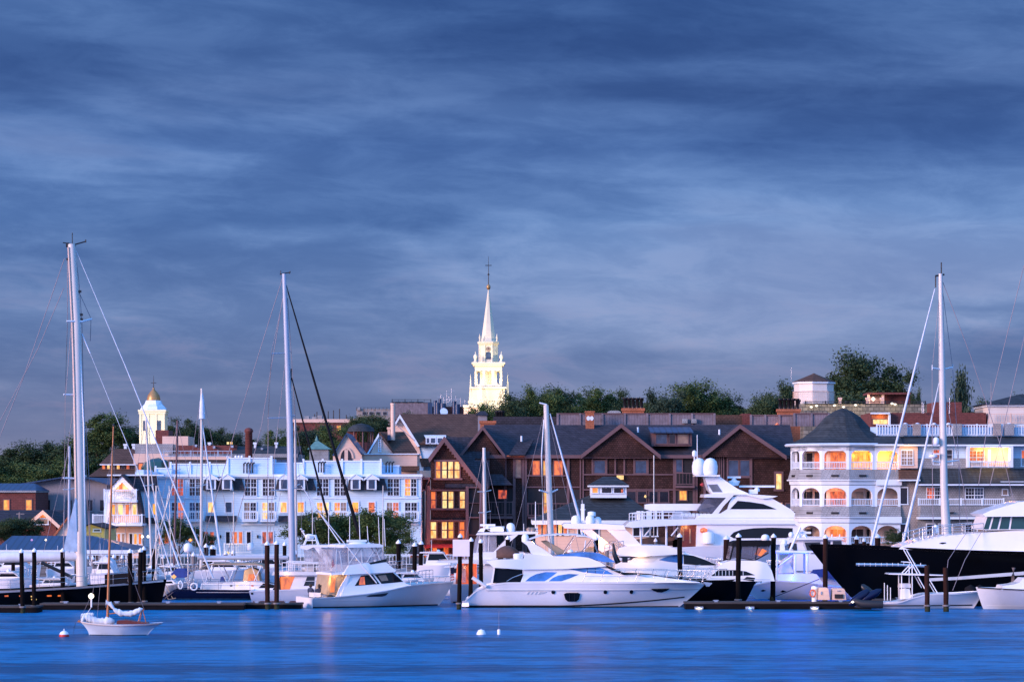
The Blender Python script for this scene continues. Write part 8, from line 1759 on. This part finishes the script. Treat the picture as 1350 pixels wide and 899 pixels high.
for (nm, lb, px, py, r, red) in (('mooring_ball', 'white mooring ball with a red band floating left of the daysailer', 84.5, 839, 6.6, 1), ('mooring_buoy', 'low cone-shaped white buoy floating below the front yacht stern', 634.5, 836, 6.5, 0), ('pickup_buoy', 'small white pick-up buoy with a thin upright wand, right of the cone-shaped buoy', 657.8, 836, 2.2, 2)):
    D = 30160/(py-650); T = Th(nm, lb, 'buoy', px, D); R = r*T.m(1); z = T.z; py0 = py
    if red == 1: MB().lathe([(R*.6, -.15), (R*1.0, 0), (R*1.02, .06), (R*.95, .14)], 0, 0, 16).build('float_band', 'red', T.r); MB().lathe([(R*.95, .14), (R*.75, .25), (R*.4, .32), (.02, .34)], 0, 0, 16).tube([(0, 0, .3), (0, 0, .45)], .03, 6).build('float_top', 'cap', T.r)
    elif red == 0: MB().lathe([(R*.8, -.1), (R*1.0, .0), (R*.95, .06), (R*.62, .26), (.02, .28)], 0, 0, 16).build('float', 'cap', T.r); MB().lathe([(.05, .27), (.04, .34), (.01, .35)], 0, 0, 8).build('ring_eye', 'steel', T.r)
    else: MB().lathe([(R*.9, -.1), (R, .0), (R, .26), (R*.8, .29), (.02, .3)], 0, 0, 12).build('float', 'cap', T.r); MB().tube([(0, 0, .28), (0, 0, T.z(805))], .012, 5).build('wand', 'wire', T.r)
# ---------------------------------------------------------------- smaller and more distant boats
def motorboat(px0, px1, D, py_sheer, cab, label, name='motorboat', mt='gel', B=3.2, name2=None, extra=None, cat='motorboat'):
    """small motorboat, bow to the right when px1 > px0"""
    T = Th(name, label, cat, (px0+px1)/2, D, dy=-B/2, group='small motorboats in the marina'); k = (px1-px0)
    sh = T.poly([(px0, py_sheer), ((px0+px1)/2, py_sheer-.5), (px1, py_sheer-3)])
    H = Hull(T.x(px0), T.x(px1), T.x(px0+k*.02), T.x(px1-k*.12), B, sh, .4, .45, 2, .9, power=.35); H.build(T, mt)
    a, b, t = cab; w_ = b-a; base = py_sheer+1
    S = Body(T, [(a, base), (a+w_*.12, t), (a+w_*.70, t), (b, base)], B*.4, .1, name='cabin')
    S.side([(a+w_*.10, base-(base-t)*.45), (a+w_*.16, t+1.2), (a+w_*.68, t+1.2), (a+w_*.84, base-(base-t)*.45)], 'glassd')
    MB().cab(T.poly([(a-w_*.2, t), (a-w_*.18, t-1.6), (a+w_*.62, t-1.6), (a+w_*.72, t)]), B*.42).build('hardtop', 'gel', T.r)
    for fx in (.28, .5, .72):
        X_ = T.x(px0+k*fx); yy = -H.y(X_, .5)-.12; MB().lathe([(.02, .12), (.1, .2), (.12, .45), (.1, .7), (.02, .78)], X_, yy, 8).build('fender', 'cap' if int(px0) % 2 else 'navy', T.r)
    s_ = 1 if k > 0 else -1
    deckrail(T, T.r, T.poly([(px0+k*.62, py_sheer-1), (px1-k*.03, py_sheer-3)]), 0, .62, 5, H, r=.02)
    whip(T, T.r, a+w_*.25, t-1, t-14-(px0 % 7)*2, 0, r=.014); dome(T, T.r, a+w_*.5, t-1.5, t-5, 2.4)
    if extra: extra(T)
    return T
def rig_only(px0, px1, D, mastpx, top, label, mt='alu', r=.11, spread=(), lean=0, hullmt='gel', sheer=None, stays=True, boom=None, group='sailboats with bare masts at the piers', fur=None, name='sailboat'):
    T = Th(name, label, 'sailboat', (px0+px1)/2, D, dy=-1.5, group=group); wl = 650+30160/D; sh = sheer or wl-20*200/D; k = px1-px0
    H = Hull(T.x(px0), T.x(px1), T.x(px0+k*.06), T.x(px1-k*.12), 3.0, T.poly([(px0, sh+1), ((px0+px1)/2, sh+1.5), (px1, sh-2)]), .45, .5, 2, .7); H.build(T, hullmt)
    Body(T, [(px0+k*.3, sh+2), (px0+k*.33, sh-4), (px0+k*.6, sh-4.5), (px0+k*.72, sh+2)], .95, .1, name='coachroof').side([(px0+k*.36, sh-.5), (px0+k*.37, sh-3), (px0+k*.58, sh-3.3), (px0+k*.62, sh-.5)])
    b = mastpx-lean; MB().tube([T.P(b, sh, 0), T.P(mastpx, top, 0)], r, 8, r*.75).build('mast', mt, T.r)
    if spread:
        for py, w_ in spread: c = b+(mastpx-b)*(sh-py)/(sh-top); MB().tube([T.P(c-w_, py, -.6), T.P(c, py, 0), T.P(c+w_, py-2, .6)], .03, 4).build('spreader', 'cap', T.r)
    if stays: wire(T, T.r, [[(mastpx, top+2, 0), (px1-3, sh-1, 0)], [(mastpx, top+2, 0), (px0+3, sh, 0)], [(mastpx, top+6, 0), (mastpx-lean*.6+7, (sh+top)/2, .7), (b+8, sh, 1.3)], [(mastpx, top+6, 0), (mastpx-lean*.6-7, (sh+top)/2, -.7), (b-8, sh, -1.3)]], .014, name='stay')
    if boom: MB().tube([T.P(b, sh-13, 0), T.P(b-boom, sh-12, 0)], .13, 6).build('boom', 'canvas', T.r)
    if fur: MB().tube([T.P(*fur[0], 0), T.P(*fur[1], 0)], [fur[2]*.4, fur[2]], 6).build('furled_sail', fur[3], T.r)
    return T
rig_only(45, 130, 226, 91.5, 588, 'sailboat with a slim blue-grey mast just left of the thick white mast', 'alub', .12, ((645, 8),), 1, boom=30)
rig_only(150, 235, 228, 192.5, 551, 'sailboat with a thin pinkish mast in front of the round-domed grey store', 'alu', .10, ((640, 7),), -8, fur=((200, 640), (244, 768), .10, 'sail'))
rig_only(190, 280, 232, 234, 554, 'sailboat with a thin reddish-brown mast in front of the left hotel windows', 'btrim', .10, ((620, 6),), 5)
T_ = rig_only(225, 320, 230, 266, 512, 'sailboat with a white mast whose top carries a furled white sail, before the hotel centre', 'alu', .13, ((552, 3.5), (640, 8)), 1)
MB().tube([T_.P(266, 513, 0), T_.P(266.5, 530, 0), T_.P(266.5, 552, 0)], [.05, .2, .28], 6).build('sail_head', 'sail', T_.r)
MB().tube([T_.P(267, 560, 0), T_.P(284, 680, 0), T_.P(297, 768, 0)], [.05, .10, .12], 6).build('furled_jib', 'sail', T_.r)
rig_only(345, 430, 236, 389, 553, 'sailboat with a thin pale mast close behind the tall blue-grey mast', 'alu', .11, ((640, 6),), -1.5)
rig_only(600, 680, 232, 638, 590, 'sailboat with a short white mast and radar bracket before the shingled lit house', 'alu', .17, ((648, 9), (675.5, 8)), -2, stays=True)
T_ = rig_only(660, 775, 228, 719.8, 534, 'sailboat with a tall thick white mast in front of the slate roof', 'alu', .27, (), -8.5)
m = MB(); m.tube([T_.P(711, 646, -.8), T_.P(724, 650, 0), T_.P(735, 645, .8)], .07, 5); m.build('spreader', 'cap', T_.r)
MB().tube([T_.P(725, 545, 0), T_.P(763, 680, 0), T_.P(768, 705, 0)], [.05, .13, .13], 6).build('furled_jib', 'sail', T_.r); m = MB(); m.tube([T_.P(711, 531, 0), T_.P(721, 533.5, 0)], .06, 4); m.tube([T_.P(717, 553, 0), T_.P(714, 600, -.4), T_.P(716, 690, -.6)], .05, 4); m.build('masthead_gear', 'cap', T_.r)
T_ = rig_only(190, 250, 219, 206, 640, 'small sailboat with crossed white spars between the dark pilings and navy yacht', 'alu', .08, (), 0, stays=False)
for a, b in (((190, 768), (232, 625)), ((219, 768), (196, 600)), ((247, 768), (208, 640)), ((202, 768), (222, 650)), ((226, 768), (223, 640))): MB().tube([T_.P(*a, -.5), T_.P(*b, .3)], .035, 5).build('spar', 'alu', T_.r)
motorboat(-20, 45, 210, 763, (-6, 28, 755), 'white cabin boat with a blue-tinted windscreen behind the black sloop at the left edge')
motorboat(38, 114, 207.5, 771, (52, 92, 763.5), 'long low white cruiser with dark slit windows behind the black sloop', 'motorboat')
motorboat(-10, 50, 222, 748, (0, 34, 739), 'white boat with a raised cabin in front of the purple-lit pavilion')
motorboat(60, 118, 224, 750, (68, 100, 741), 'white boat under the right part of the blue pavilion roof, left of the thick mast')
motorboat(118, 176, 222, 756, (126, 150, 742), 'white boat with a grey pointed canopy right of the thick mast', extra=lambda T: MB().cab(T.poly([(124, 756), (130, 737), (137, 732), (146, 740), (152, 756)]), 1.0).build('canopy', 'canvas', T.r))
motorboat(176, 240, 226, 760, (184, 214, 750), 'white boat behind the four dark pilings by the hotel')
motorboat(255, 345, 229, 752, (275, 315, 740), 'white cruiser with a small hardtop in front of the hotel ground floor')
motorboat(330, 396, 232, 748, (338, 368, 736), 'white cruiser with a pale dome in front of the hotel right of its entrance', extra=lambda T: dome(T, T.r, 330, 725, 715, 4.5, y=0))
motorboat(505, 572, 224, 765, (528, 560, 756), 'white boat with a railed bow seen between the dark pilings and the sportfishing boat bow')
motorboat(548, 618, 233, 745, (560, 596, 729), 'white boat with a flat pale hardtop in front of the red awning')
motorboat(575, 640, 224, 760, (590, 618, 748), 'white cruiser behind the pale blank sign board')
motorboat(1095, 1160, 232, 748, (1105, 1135, 736), 'white boat behind the black superyacht bow, in front of the lower arcade')
motorboat(1158, 1010, 226, 752, (1020, 1048, 741), 'white boat nearly hidden behind the blue-lit fishing boat', B=3.4)
motorboat(206, 262, 232, 757, (214, 240, 747), 'white boat with a short cabin behind the covered blue dinghy, below the hotel')
motorboat(290, 350, 238, 751, (300, 330, 742), 'white boat with a long low cabin behind the tan bimini')
motorboat(395, 470, 240, 748, (410, 440, 736), 'white boat mostly hidden behind the two white cruisers, under the waterfront trees')
motorboat(470, 535, 236, 752, (480, 510, 742), 'white boat at the foot of the waterfront trees, left of the lone dark piling')
motorboat(640, 705, 240, 748, (650, 680, 738), 'white boat behind the hardtop with the domes, before the brown balconies')
motorboat(735, 800, 236, 745, (745, 775, 731), 'white boat under the orange-lit arch, before the pavilion wall', extra=lambda T: (dome(T, T.r, 752, 730, 724, 4), MB().tube([T.P(770, 731, 0), T.P(772, 712, 0)], .05, 5).build('radar_pole', 'cap', T.r)))
motorboat(800, 852, 241, 741, (808, 835, 729), 'white boat seen through the raked white arch legs')
motorboat(985, 930, 226, 748, (945, 968, 738), 'white boat between the thick warm-brown piling and the large white yacht', B=3.2)
motorboat(1128, 1180, 240, 746, (1138, 1162, 735), 'white boat behind the row of four pilings by the round hotel')
motorboat(120, 165, 236, 750, (128, 150, 741), 'small white boat behind the pale grey pilings by the thick mast')
for (px, a, b, D, lb) in ((308, 742, 648, 240, 'thin bare mast of a small boat in front of the hotel dormers'), (412, 742, 668, 242, 'thin bare mast rising from the waterfront tree left of the black sail'), (505, 742, 640, 243, 'thin bare mast right of the waterfront trees'), (862, 735, 600, 243, 'thin bare mast in front of the brown gable with the dormer')):
    rig_only(px-22, px+22, D, px, b, 'small sailboat with a '+lb.split('of a small boat ')[-1] if 'small boat' in lb else 'small sailboat, '+lb, 'alu', .05, (), 0, stays=False)
T = Th('quay_railing', 'long white railing along the harbour walk in front of the hotels', 'railing', 600, 251, 1.62)
for i in range(13):
    a = -40+i*108; f = MB(); f.box(T.x(a), T.x(a+107), -.03, .03, .95, 1.02); f.box(T.x(a), T.x(a+107), -.02, .02, .15, .2)
    n_ = 24
    for k in range(n_+1): X_ = T.x(a)+(T.x(a+107)-T.x(a))*k/n_; f.box(X_-.018, X_+.018, -.018, .018, 0 if k % 6 == 0 else .2, .95)
    f.build('rail_section', 'trim', T.r)
# ---------------------------------------------------------------- docks and pilings
def dock(px0, px1, D, depth, label, h=.45, fascia=True, name='floating_dock'):
    T = Th(name, label, 'dock', (px0+px1)/2, D, group='floating docks')
    MB().box(T.x(px0, 0), T.x(px1, 0), 0, depth, h-.12, h).build('deck', 'dock', T.r)
    MB().box(T.x(px0, 0)+.05, T.x(px1, 0)-.05, .05, depth-.05, -.3, h-.123).build('float', 'dockd', T.r)
    n = max(2, int((T.x(px1, 0)-T.x(px0, 0))/3.5))
    for i in range(n): X = T.x(px0, 0)+(T.x(px1, 0)-T.x(px0, 0))*(i+.5)/n; MB().box(X-.12, X+.12, .2, .35, h, h+.09).box(X-.2, X+.2, .23, .32, h+.09, h+.14).build('cleat', 'steel', T.r)
    return T
dock(-40, 50, 191.5, 2.2, 'floating dock at the left edge below the black sloop')
dock(52, 322, 196.2, 2.0, 'floating dock running from the two dark pilings to the navy yacht stern')
dock(318, 398, 198, 1.8, 'short dark finger dock between the navy yacht and the sportfishing boat', .40)
dock(903, 1150, 197.2, 2.0, 'long dark floating dock right of the front yacht bow', .50)
dock(1151, 1420, 202.3, 1.6, 'floating dock along the black superyacht hull at the right', .5)
dock(20, 560, 234, 2.5, 'main pier walkway behind the boats in the left half', .9)
dock(560, 1180, 240, 2.5, 'main pier walkway behind the boats in the right half', .9)
PL = [ # px, top, base row (water), width px, kind, cap, label
 (30, 723, 808, 5.8, 'pile', 1, 'tall dark capped piling, the left one of the pair nearest the left edge'),
 (44.5, 722, 807, 5.8, 'pile', 1, 'tall dark capped piling, the right one of the pair nearest the left edge'),
 (17.5, 726.5, 788, 5.2, 'pile', 1, 'dark piling behind the boom, first from the left edge'),
 (83.5, 722, 801, 6, 'pile', 1, 'dark capped piling standing alone left of the thick white mast'),
 (99.5, 727, 790, 4.6, 'pile', 0, 'short dark uncapped piling hidden beside the thick mast foot'),
 (50.5, 739, 778, 4.4, 'pileg', 0, 'short weathered grey piling in front of the purple light'),
 (116.5, 732, 776, 4.4, 'pileg', 1, 'pale grey capped piling just right of the thick mast, left of two'),
 (121.5, 732, 777, 4.6, 'pileg', 1, 'pale grey capped piling just right of the thick mast, right of two'),
 (151, 730, 776, 5, 'pileg', 1, 'pale grey capped piling right of the wooden mast'),
 (162, 730.5, 776, 4.6, 'pileg', 1, 'pale grey capped piling between the wooden mast and the black pilings'),
 (172.5, 723, 802, 5.6, 'pile', 1, 'black capped piling, first of the four left of the navy stern'),
 (184, 722, 802, 5.6, 'pile', 1, 'black capped piling, second of the four left of the navy stern'),
 (190.6, 719.5, 800, 5.6, 'pile', 1, 'tallest black capped piling, third of the four left of the navy stern'),
 (203, 723, 785, 5.6, 'pile', 0, 'black piling without a cap, fourth of the four left of the navy stern'),
 (216.5, 730.5, 776, 4.6, 'pileg', 1, 'pale grey capped piling behind the crossed white spars'),
 (255, 727.5, 776, 5, 'pileg', 1, 'pale grey capped piling right of the stern radar dome'),
 (273, 716, 776, 6, 'pile', 1, 'leftmost dark capped piling of the three above the tan bimini'),
 (278.5, 718, 777, 5.4, 'pile', 1, 'middle dark capped piling of the three above the tan bimini'),
 (283.5, 718.5, 775, 5.4, 'pile', 1, 'rightmost dark capped piling of the three above the tan bimini'),
 (296, 725.5, 774, 4.6, 'pileg', 1, 'grey capped piling under the long boom, left of two'),
 (307.5, 724.5, 774, 4.8, 'pileg', 1, 'grey capped piling under the long boom, right of two'),
 (353, 713, 803, 6.4, 'pilew', 1, 'tall dark-brown capped piling, left one of the pair beside the tall blue-grey mast'),
 (364.7, 712, 803, 6.4, 'pilew', 1, 'tall dark-brown capped piling, right one of the pair beside the tall blue-grey mast'),
 (374.5, 713.5, 780, 5, 'pile', 1, 'dark capped piling tight against the tall blue-grey mast'),
 (388.7, 725, 778, 4, 'pileg', 1, 'slim grey capped piling right of the tall blue-grey mast'),
 (525.7, 711, 778, 6, 'pile', 1, 'dark capped piling at the right end of the waterfront trees'),
 (546, 714.5, 783, 5.8, 'pile', 1, 'dark capped piling left of the shingled lit house corner'),
 (554, 712, 780, 5.8, 'pile', 1, 'dark capped piling in front of the shingled lit house corner'),
 (620, 708, 798, 5.6, 'pile', 1, 'dark capped piling right behind the blank sign board'),
 (634.3, 710, 796, 5.6, 'pile', 1, 'dark capped piling in front of the clear flybridge enclosure'),
 (669, 705.5, 796.4, 5.8, 'pile', 1, 'dark capped piling behind the brown-covered tender'),
 (784.5, 706, 796.8, 6, 'pile', 1, 'dark capped piling against the orange-lit arch'),
 (801, 714, 776, 5, 'pileg', 1, 'pale capped piling right of the orange-lit arch'),
 (865.5, 708.5, 778, 4.4, 'pileg', 1, 'pale capped piling before the brown-covered launch'),
 (890.5, 705, 777, 6.2, 'pile', 1, 'shorter dark capped piling just left of the tall one above the front yacht foredeck'),
 (897.6, 702.5, 796, 6.4, 'pile', 1, 'tall dark capped piling above the front yacht foredeck'),
 (908.5, 718.5, 774, 4, 'pile', 1, 'small dark capped piling behind the grey flybridge'),
 (923.5, 718.5, 774, 4, 'pile', 1, 'small dark capped piling left of the warm-brown one'),
 (956.3, 705.5, 788, 8, 'pilew', 1, 'thick warm-brown capped piling left of the dark canvas enclosure'),
 (973, 702.5, 798, 6.8, 'pile', 1, 'tall black capped piling in front of the dark canvas enclosure'),
 (1018.3, 703, 795, 6.6, 'pile', 1, 'tall black capped piling between the dark canvas enclosure and the t-top'),
 (1087.6, 704, 795, 6.4, 'pilew', 1, 'tall brown capped piling just left of the black superyacht bow tip'),
 (1130, 705.5, 776, 6, 'pilew', 1, 'capped piling behind the black bow, first of four'),
 (1139.3, 708.5, 770, 5, 'pilew', 1, 'capped piling behind the black bow, second and smallest of four'),
 (1157.2, 703.5, 770, 7.5, 'pilew', 1, 'capped piling behind the black bow, third and thickest of four'),
 (1200.3, 708.5, 770, 5.4, 'pilew', 1, 'capped piling behind the black bow, fourth of four beside the white foredeck'),
 (1222.7, 745, 806, 6.6, 'pilew', 0, 'dark uncapped piling in front of the black hull, left of two'),
 (1247.3, 748, 806, 6.8, 'pilew', 0, 'dark uncapped piling in front of the black hull, right of two'),
 (1334.5, 748, 800, 5, 'pileg', 0, 'grey uncapped piling near the right edge before the black hull'),
 (605, 734, 803, 5.6, 'pile', 1, 'front dark piling that carries the blank pale sign board'),
]
for px, top, base, w_, kind, cap, lb in PL:
    D = 30160/(base-650); T = Th('piling', lb, 'piling', px, D, group='mooring pilings'); r = w_/2*T.m(1); tx = random.uniform(-.10, .10)
    zt = T.z(top+(5 if cap else 0))if lb[:5] != 'front' else T.z(708); n = 6
    MB().tube([(tx*i/n+random.uniform(-.015, .015), 0, -1+(zt+1)*i/n) for i in range(n+1)], [r*(1+.04*random.uniform(-1, 1)) for i in range(n+1)], 12).build('post', kind, T.r)
    if cap: MB().lathe([(r*1.12, zt-.02), (r*1.15, zt+.04), (r*1.12, zt+.08), (.02, zt+T.m(5))], tx, 0, 14, False).build('cap', 'cap', T.r)
    MB().lathe([(r*1.03, -.6), (r*1.10, .05), (r*1.08, .32), (r*1.0, .5)], 0, 0, 14).build('tide_band', 'tide', T.r)
    if base > 795: MB().lathe([(r*1.0, .35), (r*1.5, .36), (r*1.5, .46), (r*1.0, .47)], 0, 0, 14).build('pile_guide', 'pileg', T.r)
T = Th('sign_board', 'blank pale pink square board fixed to the front piling beside the front yacht stern', 'sign', 608, 196.3)
MB().box(T.x(597), T.x(619), -.06, .03, T.z(733), T.z(711)).build('board', 'sign', T.r); MB().box(T.x(597), T.x(619), .032, .09, T.z(716), T.z(715)).box(T.x(597), T.x(619), .032, .09, T.z(729), T.z(728)).build('batten', 'pile', T.r)
T.r.location.y = D0 = 30160/153-.42 if False else T.r.location.y
# dock furniture
for a, b, t, D, lb, mt in ((1077.5, 1092, 774, 198.5, 'lit cream dock box with a rounded top beside the brown piling', 'pinkwall'), (1096, 1113.5, 775, 198.5, 'cream dock box with a dark opening, right of the brown piling', 'pinkwall')):
    T = Th('dock_box', lb, 'dock box', (a+b)/2, D, .50, 'dock boxes'); MB().cab(T.poly([(a, 790), (a+.6, t+1), (a+2, t), (b-3, t), (b-1, t+2), (b+.8, 790)]), .6).build('box', mt, T.r)
    if a > 1090: MB().box(T.x(1099), T.x(1110), -.68, -.602, T.z(788), T.z(782.5)).build('opening', 'dark', T.r); MB().box(T.x(1102), T.x(1106), -.66, -.60, T.z(778.5), T.z(777.5)).build('latch', 'steel', T.r)
    else: MB().box(T.x(a+3), T.x(a+5), -.66, -.60, T.z(783), T.z(779)).build('latch', 'steel', T.r)
T = Th('life_ring_post', 'short post holding an orange-red life ring under a white hood on the right dock', 'life ring', 1071.5, 198.2, .50)
MB().lathe([(.18, 0), (.18, T.z(777)), (.24, T.z(776)), (.2, T.z(773)), (.05, T.z(772))], T.x(1073.5), 0, 10).build('hood', 'cap', T.r); MB().tube([(T.x(1071)+.18*cos(a), -.24, T.z(781.5)+.24*sin(a)) for a in [2*pi*i/14 for i in range(15)]], .055, 6).build('ring', 'lifering', T.r)
lamp(T.r, (T.x(1078), -1.0, T.z(774)), 14, (1, .65, .3), .08)
for px, D, lb in ((922.5, 196.2, 'warm lamp set low in the dock edge right of the front yacht bow'), (1075.5, 196.2, 'warm lamp set low in the dock edge below the dock boxes'), (990, 196.2, 'small bluish lamp set low in the middle of the right dock edge')):
    T = Th('dock_light', lb, 'dock light', px, D, 0, 'lamps in the dock edge'); MB().lathe([(.02, .02), (.22 if px != 990 else .1, .04), (.22 if px != 990 else .1, .07), (.02, .14)], 0, .75, 12).build('lens', 'lw' if px != 990 else 'lblu', T.r); MB().box(-.3, .3, .82, .94, .02, .2).build('bracket', 'steel', T.r); lamp(T.r, (0, .3, .25), 1.5, (1, .7, .35), .05)
for px, D, py, c_, lb in ((300, 262, 729, 'lp', 'small lit bollard in front of the hotel entrance, left of two'), (251, 262, 712, 'ly', 'lit garden lamp post beside the small garden tree'), (205, 262, 730, 'lo', 'small lit bollard left of the small garden tree'), (470, 256, 738, 'lp', 'small lit bollard below the waterfront trees')):
    T = Th('garden_lamp', lb, 'lamp', px, D, 1.5, 'lamps along the waterfront'); MB().tube([(0, 0, -.05), (0, 0, T.z(py+2))], .05, 6).build('post', 'blackm', T.r); MB().lathe([(.03, T.z(py+2)), (.18, T.z(py+.5)), (.18, T.z(py-1)), (.03, T.z(py-2.5))], 0, 0, 8).build('lamp_head', c_, T.r); lamp(T.r, (0, -.5, T.z(py)), 40, (1, .6, .25), .15)
T = Th('flagpole_flag', 'small drooping stars-and-stripes flag among the boats left of the sign board', 'flag', 595, 214); MB().tube([(T.x(594), 0, 1), (T.x(593.5), 0, T.z(745))], .03, 5).build('staff', 'steel', T.r)
MB().slab([T.P(594, 748), T.P(599, 747), T.P(598.5, 756), T.P(594.5, 757)], .05).build('canton', 'navy', T.r)
for i in range(5): MB().slab([T.P(594.3, 757+i*1.6), T.P(598.8, 756.2+i*1.6), T.P(598.8, 757.8+i*1.6), T.P(594.3, 758.5+i*1.6)], .05).build('stripe', 'red' if i % 2 == 0 else 'cap', T.r)
